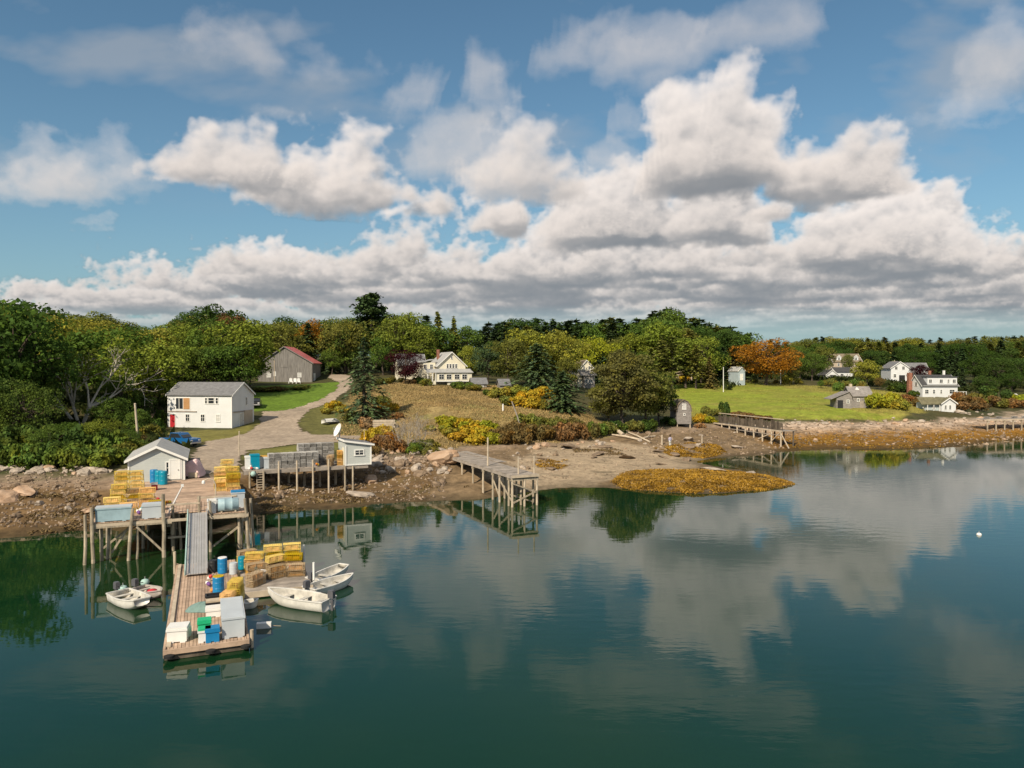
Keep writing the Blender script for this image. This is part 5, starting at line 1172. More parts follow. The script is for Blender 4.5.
planks(wf, 0, 5.2, 0, 6.5, ZD, 'y'); planks(wf, 7.3, 10.6, .4, 6.5, ZD, 'y'); planks(wf, 5.22, 7.28, 1.9, 6.5, ZD, 'y'); planks(wf, .4, 10.2, 6.52, 20.5, ZD, 'x', .3)
for x0, x1, yy in ((-.1, 5.3, .05), (7.2, 10.7, .45), (.1, 10.3, 3.2), (.1, 10.3, 6.4), (.3, 10.2, 10), (.3, 10.2, 14)): MB().bx(x0, x1, yy - .12, yy + .12, ZD - .42, ZD - .09).build('cross_beam', 'pile_wood', wf)
for xx in (.3, 5.05, 7.45, 10.3): MB().bx(xx - .11, xx + .11, .3, 14, ZD - .74, ZD - .44).build('long_beam', 'pile_wood', wf)
for (x, y, top, r, ln) in [(-.28, -.25, 3.55, .14, (.1, .1)), (.12, -.12, 4.0, .16, (0, 0)), (.62, .5, 2.7, .13, (0, 0)), (1.1, .9, 2.7, .13, (.25, 0)), (2.7, -.2, 3.75, .15, (.45, 0)), (3.05, .1, 2.7, .12, (.2, 0)), (4.75, -.15, 4.7, .17, (0, 0)),
                           (5.3, 1.75, 3.55, .14, (0, 0)), (5.7, 2.0, 2.75, .12, (-.25, 0)), (6.25, 2.1, 2.8, .12, (0, 0)), (6.5, 2.3, 2.8, .12, (.08, 0)), (7.15, 1.7, 4.1, .14, (0, 0)), (7.95, .3, 3.9, .14, (0, 0)), (10.0, .4, 2.7, .14, (0, 0)), (10.45, .35, 3.9, .15, (-.35, 0)), (10.9, .9, 3.8, .14, (-.3, 0)), (10.15, .9, 2.7, .13, (0, 0))]:
    pile(wf, x, y, -2.2, top, r, 'pile_wood', ln)
for x in (.3, 3, 5.3, 7.6, 10.2):
    for y in (3.4, 6.6, 10, 13.6): pile(wf, x + random.uniform(-.2, .2), y, -1.5, 2.65, .13)
for p, q in [((2.95, -.05, 2.4), (4.75, .0, .35)), ((1.2, .95, .4), (2.4, .8, 2.3)), ((7.95, .45, .25), (10.0, .5, 1.75)), ((.4, 3.3, .3), (3, 3.3, 2.4))]: MB().bar(p, q, .14, .14).build('brace', 'pile_wood', wf)
MB().bx(4.95, 7.3, 1.48, 1.6, 1.0, 1.14).build('brace', 'pale_wood', wf); MB().bx(4.9, 7.2, 1.6, 1.72, 3.5, 3.62).build('rail', 'pale_wood', wf)
MB().bx(7.0, 9.9, 2.1, 2.2, 3.82, 3.94).build('rail', 'pale_wood', wf); MB().bx(-.05, 10.65, -.08, .0, ZD - .3, ZD - .1).build('fender', 'pale_wood', wf)
# gangway down to the float
gw = thing('gangway', 'grey ribbed gangway with a pale green handrail running from the wharf to the float', 'gangway')
ga = at_z(197.3, 513, ZD + .12); gb = at_z(196, 574, .66); gd = (gb - ga); gl = gd.length; gn = gd.normalized(); gs_ = gn.cross(Vector((0, 0, 1))).normalized(); gu = gs_.cross(gn)
b = MB()
for k in range(8): o_ = gs_ * (-.56 + .16 * k); b.bar(ga + o_, gb + o_, .145, .05)
b.build('walkway', 'alu', gw)
for s, m_ in ((-1, 'alu'), (1, 'pale_green_rail')):
    b = MB(); o_ = gs_ * (s * .66); b.bar(ga + o_ + gu * .02, gb + o_ + gu * .02, .07, .16)
    if s == 1 or True:
        for k in range(6): c = ga.lerp(gb, k / 5) + o_; b.bar(c, c + gu * (.32), .05, .05)
        b.bar(ga + o_ + gu * .34, gb + o_ + gu * .34, .06, .06)
    b.build('handrail', m_, gw)
lp = thing('lamp_post', 'thin pale swan-neck lamp post beside the gangway head', 'lamp', W_(8.35, 2.6, ZD), RZ); pts = [Vector((0, 0, 0)), Vector((0, 0, 1.9)), Vector((-.15, 0, 2.25)), Vector((-.5, 0, 2.4)), Vector((-.85, 0, 2.25))]
MB().path(pts, [.05] * 5, 8).build('post', 'pale_wood', lp); MB().lathe([(.03, .1), (.12, 0), (.13, -.16), (.02, -.2)], 10, (-.88, 0, 2.2)).build('lamp_shade', 'white_plastic', lp)

# lobster traps
def trapmesh(name, wire, net, L_=1.15, D_=.58, H_=.37, t=.026):
    b = MB()
    for i in range(10):
        x = -L_ / 2 + L_ * i / 9
        for z in (0, H_): b.box((x, 0, z + .01), (t, D_, t))
        for y in (-D_ / 2, D_ / 2): b.box((x, y, H_ / 2), (t, t, H_))
    for i in range(6):
        y = -D_ / 2 + D_ * i / 5
        for z in (0, H_): b.box((0, y, z + .012), (L_, t, t))
        for x in (-L_ / 2, L_ / 2): b.box((x, y, H_ / 2), (t, t, H_))
    for i in range(1, 4):
        z = H_ * i / 4
        for y in (-D_ / 2, D_ / 2): b.box((0, y, z), (L_, t, t))
        for x in (-L_ / 2, L_ / 2): b.box((x, 0, z), (t, D_, t))
    for x in (-L_ * .12, L_ * .3): b.add([(x, -D_ * .45, .03), (x, D_ * .45, .03), (x + .1, D_ * .3, H_ * .92), (x + .1, -D_ * .3, H_ * .92)], [(0, 1, 2, 3)], 1)
    b.add([(-L_ * .45, -D_ * .42, .03), (L_ * .42, -D_ * .42, .03), (L_ * .3, -D_ * .05, H_ * .7), (-L_ * .3, -D_ * .05, H_ * .7)], [(0, 1, 2, 3)], 1); b.add([(-L_ * .45, D_ * .42, .03), (L_ * .42, D_ * .42, .03), (L_ * .3, D_ * .1, H_ * .75), (-L_ * .3, D_ * .1, H_ * .75)], [(0, 1, 2, 3)], 1)
    o = b.build(name, [wire, net]); me = o.data; bpy.data.objects.remove(o); return me
TM = {'yellow': trapmesh('lobster_trap', 'trap_yellow', 'net_orange', t=.02), 'orange': trapmesh('lobster_trap', 'trap_orange', 'net_orange', t=.02), 'grey': trapmesh('lobster_trap', 'trap_grey', 'net_dark', t=.026), 'brown': trapmesh('lobster_trap', 'trap_brown', 'net_orange', t=.022)}
def trap(kind, p, rz, lab, group, tilt=0):
    o = bpy.data.objects.new('lobster_trap', TM[kind]); COL.objects.link(o); o.location = p; o.rotation_euler = (random.uniform(-.03, .03), tilt, rz + random.uniform(-.05, .05)); return tag(o, lab, 'lobster trap', group)
LEV = ['bottom', 'second', 'third', 'fourth', 'fifth', 'sixth', 'seventh']
def stack(kinds, u, v, n, where, group, turn=0.0, frame=W_, z=ZD, base=None):
    for k in range(n):
        kd = kinds if isinstance(kinds, str) else kinds[k % len(kinds)]; lv = 'top' if k == n - 1 else LEV[k]
        trap(kd, frame(u + random.uniform(-.05, .05), v + random.uniform(-.05, .05), z + .39 * k + .01), RZ + turn, f'{kd} trap, {lv} of {where}', group)
GT = 'yellow traps on the wharf'
stack(['orange', 'yellow', 'yellow'], 1.0, 3.9, 3, 'the front left stack behind the long blue bin', GT)
stack(['yellow', 'orange'], 2.2, 3.2, 2, 'the lowest stack behind the long blue bin', GT, .2)
stack(['orange', 'orange', 'yellow'], 3.3, 5.2, 4, 'the stack beside the tall greenish piling', GT)
stack(['orange', 'yellow'], 4.1, 3.6, 2, 'the low stack behind the pale bin by the piling', GT, .1)
stack(['yellow'], 1.0, 8.1, 4, 'the middle left stack on the wharf', GT)
stack(['brown', 'yellow'], 2.2, 8.0, 3, 'the mixed stack in the middle of the left side', GT, .1)
stack(['yellow'], .7, 13.6, 5, 'the rear stack on the far left edge', GT)
stack(['yellow'], 1.9, 13.3, 5, 'the rear stack nearest the blue barrels', GT)
stack(['yellow', 'orange'], 8.9, 11.6, 3, 'the front left stack near the right edge', GT)
stack(['orange', 'yellow'], 9.9, 11.2, 4, 'the front right stack near the right edge', GT, .08)
stack(['yellow', 'orange'], 8.9, 13.2, 5, 'the middle left stack near the right edge', GT)
stack(['yellow'], 9.9, 13.0, 5, 'the middle right stack near the right edge', GT)
stack(['yellow'], 9.5, 15.6, 6, 'the tallest stack near the right edge', GT)
# bins along the edge
def bin_(lab, u, v, w, d, h, m='bin_blue', frame=W_, z=ZD, rz=None, lid=None, name='fish_bin', group=None):
    r = thing(name, lab, name.replace('_', ' '), frame(u, v, z), RZ if rz is None else rz, group); t = .05
    b = MB().bx(-w / 2, w / 2, -d / 2, d / 2, .06, .12); b.bx(-w / 2, w / 2, -d / 2, -d / 2 + t, .12, h); b.bx(-w / 2, w / 2, d / 2 - t, d / 2, .12, h); b.bx(-w / 2, -w / 2 + t, -d / 2 + t, d / 2 - t, .12, h); b.bx(w / 2 - t, w / 2, -d / 2 + t, d / 2 - t, .12, h)
    b.build('tub', m, r); q = MB()
    q.bx(-w / 2 - .04, w / 2 + .04, -d / 2 - .04, -d / 2 - .001, h - .1, h); q.bx(-w / 2 - .04, w / 2 + .04, d / 2 + .001, d / 2 + .04, h - .1, h); q.bx(-w / 2 - .04, -w / 2 - .001, -d / 2, d / 2, h - .1, h); q.bx(w / 2 + .001, w / 2 + .04, -d / 2, d / 2, h - .1, h); q.build('rim', m, r)
    for s in (-1, 1): MB().bx(s * w * .3 - .12, s * w * .3 + .12, -d / 2, d / 2, 0, .06).build('runner', m, r)
    if lid: MB().bx(-w / 2 - .02, w / 2 + .02, -d / 2 - .02, d / 2 + .02, h + .002, h + .08).build('lid', lid, r)
    return r
bin_('long blue-grey insulated bin at the left corner of the wharf edge', 1.45, .45, 2.3, .9, 1.0, 'bin_blue', lid='bin_grey')
bin_('pale blue-grey bin on the wharf edge beside the tall greenish piling', 3.95, .55, 1.3, .95, 1.0, 'bin_grey', lid='bin_grey')
bin_('white bin at the gangway side of the right wharf arm', 8.05, 1.0, .6, .9, 1.0, 'white_plastic')
bin_('pale bin with blue lid at the right end of the wharf arm', 10.0, 2.6, 1.0, .9, 1.25, 'bin_grey', lid='blue_plastic')
bin_('pale grey bin behind the drum on the right wharf arm', 8.9, 2.3, 1.2, .8, .95, 'bin_grey')
dr = thing('drum', 'big pale blue drum lying on its side on the right wharf edge', 'drum', W_(9.25, .95, ZD), RZ)
b = MB(); prof = [(.46, -.75), (.5, -.72), (.5, -.3), (.52, -.28), (.5, -.26), (.5, .26), (.52, .28), (.5, .3), (.5, .72), (.46, .75)]; b.lathe(prof, 20); b.v = [(z, x, y + .52) for x, y, z in b.v]; b.build('shell', 'bin_blue', dr, True)
for s in (-1, 1): MB().box((s * .5, 0, .05), (.12, .9, .1)).build('chock', 'pale_wood', dr)
def barrel(lab, p, m='blue_plastic', r=.29, h=.9, lid='blue_plastic', group='barrels'):
    t = thing('barrel', lab, 'barrel', p, 0, group); MB().lathe([(r * .92, 0), (r, .04), (r, h * .3), (r * 1.04, h * .33), (r, h * .36), (r, h * .64), (r * 1.04, h * .67), (r, h * .7), (r, h - .05), (r * .93, h)], 18).build('drum_body', m, t); MB().lathe([(r * .95, h + .001), (r * .97, h + .03), (r * .9, h + .05)], 18).build('lid', lid, t); return t
for i, (px, py, m_) in enumerate([(154, 483, 'blue_plastic'), (159, 484, 'teal_plastic'), (163.5, 484.5, 'teal_plastic'), (156, 480, 'blue_plastic')]):
    barrel(['left blue barrel in the front row before the grey wharf shed', 'middle teal barrel in the front row before the grey wharf shed', 'right teal barrel in the front row before the grey wharf shed', 'blue barrel against the shed wall behind the front row'][i], at_z(px, py, ZD), m_, .36, 1.25, m_)
pt_ = thing('tarp_pile', 'pink tarp thrown over a low pile beside the grey wharf shed', 'tarp', at_z(191, 477, 2.95) + Vector((0, .6, 0)))
b = MB(); nn = 12
vs = []; fs = []
for j in range(nn + 1):
    for i in range(nn + 1):
        x = (i / nn - .5) * 1.9; y = (j / nn - .5) * 1.9; q = max(abs(x), abs(y)) / .95; vs.append((x * (1 + .1 * mnoise.noise(Vector((x, y, 3)))), y, max(.02, 1.7 * (1 - q ** 3) + .22 * mnoise.noise(Vector((x * 2, y * 2, 0))))))
fs = [(j * (nn + 1) + i, j * (nn + 1) + i + 1, (j + 1) * (nn + 1) + i + 1, (j + 1) * (nn + 1) + i) for j in range(nn) for i in range(nn)]
b.add(vs, fs); b.build('tarp', 'pink_tarp', pt_); MB().box((-.75, 0, .35), (.7, 1.4, .7)).build('crate', 'dark_timber', pt_); MB().box((.35, -.85, .25), (.9, .25, .5)).build('crate', 'pale_wood', pt_)
# buoys
def buoymesh():
    b = MB().lathe([(.02, 0), (.1, .05), (.13, .15), (.13, .3)], 10, m=0); b.lathe([(.13, .3), (.13, .42), (.08, .52), (.02, .55)], 10, m=1); b.tube((0, 0, .5), (0, 0, .85), .018, .018, 6, 2); return b
BM = []
mat('buoy_white', (.75, .74, .7), .5, .1, 3); mat('buoy_red', (.55, .06, .05), .5, .1, 3); mat('buoy_orange', (.75, .25, .03), .5, .1, 3); mat('buoy_teal', (.05, .35, .38), .5, .1, 3); mat('buoy_purple', (.16, .07, .25), .6, .2, 3); mat('buoy_yellow', (.75, .55, .05), .5, .1, 3)
for a, c in (('white', 'red'), ('orange', 'white'), ('white', 'teal'), ('purple', 'white'), ('yellow', 'orange')):
    o = buoymesh().build('buoy', ['buoy_' + a, 'buoy_' + c, 'pale_wood'], None, True); BM.append((a + ' and ' + c, o.data)); bpy.data.objects.remove(o)
def buoy(k, p, where, s=1.0, group='buoys'):
    o = bpy.data.objects.new('buoy', BM[k][1]); COL.objects.link(o); o.location = p; o.scale = (s, s, s); o.rotation_euler = (random.uniform(.6, 1.6), random.uniform(-.5, .5), random.random() * 6.28); return tag(o, f'{BM[k][0]} pot buoy {where}', 'buoy', group)
for k, (u, v, z, wh) in enumerate([(4.2, 7.0, .1, 'on the planks before the grey shed'), (4.6, 5.4, .1, 'on the planks just below the blue barrels'), (2.9, 2.6, .15, 'between the left wharf stacks'), (3.0, 2.0, .1, 'beside the shorter trap stack on the left arm'), (5.0, 6.6, .1, 'at the shed corner')]): buoy(k, W_(u, v, ZD + z), wh, .95)
wc = thing('crate', 'red and white crate at the corner of the barrel row', 'crate', at_z(154.5, 490, ZD), RZ, None); MB().bx(-.25, .25, -.25, .25, 0, .5).build('crate_body', 'boat_red', wc); MB().bx(-.27, .27, -.27, .27, .502, .7).build('crate_lid', 'white_plastic', wc)
ch_ = thing('hoist_frame', 'slim leaning pole hoist on the wharf left of the gangway', 'hoist', W_(5.0, 1.6, ZD), RZ); MB().tube((0, 0, 0), (.95, 1.1, 1.9), .045).build('pole', 'alu', ch_); MB().tube((-.05, 1.2, 0), (.95, 1.1, 1.9), .045).build('pole', 'alu', ch_); MB().box((.95, 1.1, 1.95), (.2, .16, .2)).build('winch', 'white_plastic', ch_)

# side wharf with grey traps and the dish shed
RB = R(25); B1 = Vector((math.cos(RB), math.sin(RB), 0)); B2 = Vector((-math.sin(RB), math.cos(RB), 0)); OB = at_z(244, 471.5, 3.25); OB.z = 0
def WB(u, v, z=0): return OB + B1 * u + B2 * v + Vector((0, 0, z))
LB = (at_z(370, 466, 3.25) - OB); LB.z = 0; LB = LB.length
sw = thing('side_wharf', 'grey plank side wharf lined with grey trap stacks, ending at the dish shed', 'wharf', OB, RB)
planks(sw, 0, LB, 0, 4.6, 3.25, 'x', .2, 'grey_wood'); MB().bx(-.05, LB + .02, -.1, -.02, 2.9, 3.27).build('fascia', 'grey_wood', sw)
for v in (.4, 2.4, 4.3): MB().bx(.05, LB - .05, v - .1, v + .1, 2.86, 3.18).build('long_beam', 'dark_timber', sw)
for px in (248.5, 263, 279, 298.5, 316, 333.5, 361, 352):
    u = (at_z(px, 470, 3.25) - OB).dot(B1); up_ = 4.15 if px in (279, 298.5, 316, 333.5) else 3.2; pl = MB().path([Vector((u, -.22, -.5)), Vector((u, -.22, 2)), Vector((u, -.22, up_))], [.11, .1, .09], 8).build('piling', 'pale_wood' if up_ > 4 else 'pile_wood', sw)
    MB().path([Vector((u - .5, 2.3, -.3)), Vector((u - .5, 2.3, 2.9))], [.15, .14], 8).build('piling', 'pile_wood', sw)
lb = MB(); ul = (at_z(259, 470, 3.25) - OB).dot(B1)
for s in (-.3, .3): lb.bx(ul + s - .035, ul + s + .035, -.28, -.2, .9, 3.3)
for k in range(9): lb.bx(ul - .265, ul + .265, -.27, -.21, 1.0 + .26 * k, 1.06 + .26 * k)
lb.build('ladder', 'pale_wood', sw)
def WBz(u, v, z): return WB(u, v, z)
u0 = (at_z(273, 470, 3.25) - OB).dot(B1)
for row, (v, n, cols, us) in enumerate([(1.5, 4, 8, u0), (2.9, 6, 6, u0 + 3.3)]):
    for c in range(cols):
        for k in range(n):
            where = f'{nth(c)} column from left of the {"low front" if row == 0 else "tall back"} grey block'
            trap('grey', WB(us + .66 * c, v + random.uniform(-.04, .04), 3.27 + .39 * k), RB + math.pi / 2, f'grey trap, {"top" if k == n - 1 else LEV[k]} of the {where}', 'grey traps on the side wharf')
ub = (at_z(322, 468, 3.25) - OB).dot(B1)
for k in range(3): trap('brown', WB(ub + 1.2, .8, 3.27 + .39 * k), RB + 1.2, f'tan trap, {"top" if k == 2 else LEV[k]} of the short stack by the dish shed', 'traps by the dish shed')
for k in range(4): trap('orange', WB(ub + 2.3, 1.2, 3.27 + .39 * k), RB + 1.4, f'orange trap, {"top" if k == 3 else LEV[k]} of the stack against the dish shed', 'traps by the dish shed')
barrel('green-tinged barrel at the foot of the dish shed', WB(ub + 3.0, .3, 3.27), 'green_plastic', .25, .5, 'white_plastic')
bin_('big teal bait bin at the left end of the side wharf', (at_z(254, 468, 3.25) - OB).dot(B1), 1.6, .9, .9, 1.5, 'teal_plastic', WB, 3.26, RB, 'teal_plastic')
bin_('white bin beside the teal bait bin', (at_z(250, 468, 3.25) - OB).dot(B1) - .2, 2.0, .7, .7, 1.3, 'white_plastic', WB, 3.26, RB, 'white_plastic')
bin_('white and orange bin right of the teal bait bin', (at_z(261, 466, 3.25) - OB).dot(B1), 2.3, .9, .8, 1.2, 'white_plastic', WB, 3.26, RB, 'trap_orange')
bin_('pale tall bin at the left end of the grey traps', (at_z(266, 468, 3.25) - OB).dot(B1), 1.3, .5, .5, 1.15, 'bin_grey', WB, 3.26, RB)
for k, (px, v, wh) in enumerate([(246, .8, 'at the wharf corner over the yellow stack'), (249, 1.0, 'in front of the white bin beside the teal one'), (257, .6, 'below the teal bait bin'), (318, .9, 'before the right end of the grey traps'), (321, .7, 'beside the tan trap stack')]): buoy(k, WB((at_z(px, 468, 3.25) - OB).dot(B1), v, 3.4), wh, 1.0)
cl_ = thing('buoy', 'round pale green float hanging at the side wharf edge by the ladder', 'buoy', WB((at_z(252, 470, 3.25) - OB).dot(B1), -.4, 3.0)); MB().lathe([(.02, -.3), (.2, -.22), (.3, 0), (.2, .22), (.02, .3)], 14).build('float', 'pale_green_rail', cl_, True); MB().tube((0, 0, .28), (0, .35, .5), .02).build('rope', 'rope_tan', cl_)
# dish shed
p = at_z(345.3, 466, 3.25)
ds = thing('shed', 'small pale grey shed with sloping roof and satellite dish ending the side wharf', 'shed', (p.x, p.y, 3.28), RB)
w_ = 2.9; h1, h2 = 2.65, 2.2; d_ = 3.6
b = MB().prism([(0, -.02), (w_, -.02), (w_, h2), (0, h1)], 0, d_); b.build('wall', 'grey_clapboard', ds)
b = MB().prism([(-.15, h1 + .05), (w_ + .3, h2 - .03), (w_ + .3, h2 + .09), (-.15, h1 + .17)], -.2, d_ + .2); rf = b.build('roof', 'roof_grey', ds)
b = MB().prism([(-.16, h1 - .02), (w_ + .31, h2 - .1), (w_ + .31, h2 + .1), (-.16, h1 + .18)], -.26, -.205); b.prism([(-.2, h1 - .02), (-.155, h1 - .02), (-.155, h1 + .2), (-.2, h1 + .2)], -.2, d_ + .2); b.build('rake_trim', 'white_trim', rf)
for xx in (.06, w_ - .06): MB().box((xx, -.03, 1.1), (.13, .1, 2.2)).build('corner_board', 'white_trim', ds)
MB().bx(.13, w_ - .13, -.06, -.005, 0, .12).build('sill_board', 'white_trim', ds)
window(ds, 'f', 0, 1.55, 1.05, 1.1, .68, bars=(1, 1), fw=.11); MB().bx(-.06, -.005, .5, 1.3, 0, 1.9).build('door', 'cream_clapboard', ds)
di = thing('satellite_dish', 'big white satellite dish above the left corner of the grey shed roof', 'satellite dish', WB((p - OB).dot(B1) - .1, (p - OB).dot(B2) + 2.6, 3.28 + h1 + .15), RB)
b = MB(); rd = .78; prof = [(rd * k / 8, .28 * (k / 8) ** 2) for k in range(9)]; prof2 = [(r_ + (.0 if k else 0), z_ - .05) for k, (r_, z_) in enumerate(prof)]
for pr_ in (prof,): b.lathe([(max(r_, .01), z_) for r_, z_ in pr_] + [(max(r_, .01), z_ - .04) for r_, z_ in pr_[::-1]], 24)
tilt = Matrix.Rotation(R(62), 4, Vector((.75, .66, 0)).normalized()) if False else (Vector((-.9, -.12, .42)).normalized().to_track_quat('Z', 'Y').to_matrix().to_4x4())
b.v = [tuple(tilt @ Vector(v) + Vector((0, 0, .85))) for v in b.v]; b.build('reflector', 'dish_white', di, True)
MB().tube((0, 0, 0), (.12, .1, .85), .05).build('mast', 'alu', di); e = tilt @ Vector((0, 0, .75)) + Vector((0, 0, .85)); b = MB()
for a in (0, 2.1, 4.2): b.tube(tilt @ Vector((rd * .95 * math.cos(a), rd * .95 * math.sin(a), .26)) + Vector((0, 0, .85)), e, .015)
b.build('feed_arm', 'alu', di)
an = thing('antenna', 'thin pale antenna pole at the right end of the dish shed roof', 'antenna', WB((p - OB).dot(B1) + 2.55, (p - OB).dot(B2) + 1.8, 3.28 + h2 + .15)); MB().tube((0, 0, -.1), (0, 0, 1.5), .03).build('mast', 'pale_wood', an); MB().tube((-.3, 0, 1.35), (.3, 0, 1.35), .015).build('cross_rod', 'pale_wood', an)

# centre pier
PC = Vector((1.35, 74.6, 0)); P2 = Vector((-.425, .905, 0)).normalized(); RC = math.atan2(P2.y, P2.x) - math.pi / 2
cpier = thing('pier', 'grey plank pier on slender pilings running out from the yellow thicket', 'pier', PC, RC)
planks(cpier, -1.45, 1.45, 0, 22.5, 3.2, 'x', .22, 'grey_wood'); planks(cpier, 1.52, 2.5, 10, 22, 3.26, 'x', .22, 'grey_wood', name='side_deck')
for sx in (-1.4, 1.4): MB().bx(sx - .08, sx + .08, .1, 22.4, 2.86, 3.13).build('stringer', 'grey_wood', cpier)
MB().bx(-1.55, 1.55, -.1, -.01, 2.95, 3.2).build('fascia', 'pale_wood', cpier)
for i, v in enumerate((.15, 1.0, 3.2, 5.0, 7.6, 10.6, 14, 18)):
    gz = float(hz(*(PC + P2 * v)[:2]))
    for sx in ((-1.4, 0, 1.4) if v < 6 else (-1.4, 1.4)): MB().path([Vector((sx, v, min(gz, 0) - 1.2 if gz < .2 else gz - .4)), Vector((sx + random.uniform(-.04, .04), v, 1.5)), Vector((sx, v, 2.85))], [.13, .115, .11], 8).build('piling', 'pile_wood' if i % 2 else 'pale_wood', cpier)
    MB().bx(-1.55, 1.55, v - .09, v + .09, 2.62, 2.855).build('cross_beam', 'pile_wood', cpier)
for p, q in [((-1.4, .05, 2.4), (1.4, .05, 1.3)), ((-1.4, .05, .4), (1.4, .05, 1.5)), ((-1.4, .3, .6), (-1.4, 3.2, 2.3)), ((-1.4, 3.2, .5), (-1.4, 5.0, 2.2)), ((-1.4, 1.0, 1.2), (1.4, 1.0, .2))]: MB().bar(p, q, .1, .14).build('brace', 'pile_wood', cpier)
for (sx, v, zt) in ((-.6, 8.2, 6.3), (-.4, .8, 5.0), (1.25, .5, 5.0)): MB().tube((sx, v, 3.2), (sx, v, zt), .11 if zt > 6 else .08, .09 if zt > 6 else .07).build('post', 'pale_wood', cpier)

# railed pier at the meadow corner
PD = at_z(782, 431, 3.15); PDe = at_z(713, 422.5, 3.15); dv = (PDe - PD); LD = Vector((dv.x, dv.y)).length; RD = math.atan2(dv.y, dv.x) - math.pi / 2
dp = thing('pier', 'dark boarded pier with pale rails below the edge of the meadow', 'pier', (PD.x, PD.y, 0), RD)
planks(dp, 0, 3, 0, LD, 3.1, 'x', .25, 'grey_wood'); MB().bx(-.12, -.01, 0, LD, 2.95, 3.2).build('edge_rail', 'pale_wood', dp); MB().bx(-.1, 0.0, -.2, LD - 2, 2.3, 2.42).build('edge_rail', 'grey_wood', dp)
b = MB(); v = 1.2
while v < LD - .5: b.bx(1.0, 1.12, v, v + random.uniform(.12, .22), 3.12 + (random.random() < .2) * .5, 4.75 + random.uniform(-.45, .15)); v += random.uniform(.24, .34)
b.build('board_wall', 'dark_timber', dp); MB().bx(.94, 1.2, 1, LD - .5, 4.98, 5.1).build('top_rail', 'pale_wood', dp)
for i, v in enumerate(np.linspace(.3, LD - 3, 8)):
    q = PD + Vector((dv.x, dv.y, 0)).normalized() * v; gz = float(hz(q.x, q.y)); gz = min(gz, 1.5)
    for sx in (0.02, 2.6): MB().tube((sx, v, gz - 1.0), (sx, v, 3.05), .16, .14).build('piling', 'pale_wood' if sx < 1 else 'dark_timber', dp)
for p, q in (((-.05, .4, 2.9), (-.05, -1.9, .3)), ((-.05, .4, 2.9), (-.05, 3.2, .8)), ((-.05, 3.2, 2.4), (-.05, 6.5, 1.2))): MB().bar(p, q, .12, .16).build('brace', 'pale_wood', dp)

# low pier at the right edge of the view
g0 = at_y(986, 419.5, 151); g1 = at_y(1062, 418.5, 156); ZR = g0.z; g1.z = ZR
dv = g1 - g0; rp = thing('pier', 'low grey landing on pilings over the rocks at the far right', 'pier', (g0.x, g0.y, 0), math.atan2(dv.y, dv.x))
planks(rp, 0, 24, 0, 3.5, ZR, 'y', .3, 'grey_wood'); MB().bx(0, 24, -.1, -.01, ZR - .3, ZR + .02).build('fascia', 'pale_wood', rp)
for v in np.arange(.5, 24, 2.2): MB().tube((v, .1, .2), (v, .1, ZR - .1), .15).build('piling', 'pile_wood', rp)
for k, (v, y_, w_) in enumerate([(2.0, 1.8, 2.4), (5.5, 2.2, 2.6), (9, 1.6, 2.0), (12.5, 2.4, 2.2)]):
    q = Vector((g0.x, g0.y, 0)) + dv.normalized() * v; trap('grey', (q.x - .3, q.y + y_, ZR + .02), math.atan2(dv.y, dv.x), f'{nth(k)} grey trap from left on the far right landing', 'traps on the far right landing')

# the float
F0 = Vector((-16.6, 35.2, 0))
def WF(u, v, z=0): return F0 + E1 * u + E2 * v + Vector((0, 0, z))
fl = thing('float', 'long brown plank float at the foot of the gangway', 'float', F0, RZ)
planks(fl, 0, 3.65, 0, 16.6, .5, 'y', .17, 'deck_wood'); MB().bx(.03, 3.62, .05, 16.5, .02, .43).build('hull_frame', 'dark_timber', fl)
for x0, x1, y0, y1 in ((-.12, -.01, -.1, 16.6), (3.66, 3.77, -.1, 8.2)): MB().bx(x0, x1, y0, y1, .12, .58).build('side_timber', 'deck_wood', fl)
MB().bx(-.12, 3.77, -.24, -.11, .3, .53).build('side_timber', 'deck_wood', fl); MB().bx(-.06, 3.7, -.12, -.02, .02, .29).build('float_block', 'dark_timber', fl)
MB().bx(.0, .2, .2, 16.3, .515, .6).build('curb', 'pale_wood', fl)
for u, v, h in ((-.22, 16.2, 1.5), (3.9, .1, .9)): MB().tube((u, v, -.3), (u, v, h), .09).build('mooring_post', 'pale_wood', fl)
for u, v in ((.15, -.28), (2.0, -.3), (3.6, -.28)): MB().lathe([(.08, -.1), (.24, -.06), (.24, .06), (.08, .1)], 14, (u, v, .25)).build('tyre_fender', 'tyre', fl)
f2 = thing('float', 'shorter weathered float carrying the heap of traps', 'float', WF(3.85, 8.4), RZ)
planks(f2, 0, 4.1, 0, 6.4, .42, 'x', .2, 'grey_wood'); MB().bx(.03, 4.05, .05, 6.3, .0, .35).build('hull_frame', 'dark_timber', f2); MB().bx(0, 4.1, -.1, -.01, .08, .44).build('side_timber', 'pale_wood', f2)
for u, v in ((4.2, 5.6), (4.22, .6)): MB().tube((u, v, -.3), (u, v, 1.7), .07).build('mooring_post', 'white_trim', f2)
tb = bin_('tall pale grey insulated locker at the outer end of the long float', 3.05, 2.1, 1.05, 3.5, 1.05, 'bin_grey', WF, .5, None, None, 'locker')
MB().bx(-.5, .5, -1.72, 1.72, 1.02, 1.07).build('lid', 'bin_grey', tb)
GF = 'traps on the floats'
def on_float(kinds, u, v, n, where, turn=0.0, z=.5): stack(kinds, u, v, n, where, GF, turn, WF, z)
on_float(['orange', 'yellow'], 3.0, 4.75, 3, 'the yellow stack at the head of the grey locker', 1.2)
on_float(['yellow'], 3.35, 5.4, 4, 'the taller yellow stack behind the grey locker', 1.3)
hp = 'the trap heap on the shorter float'
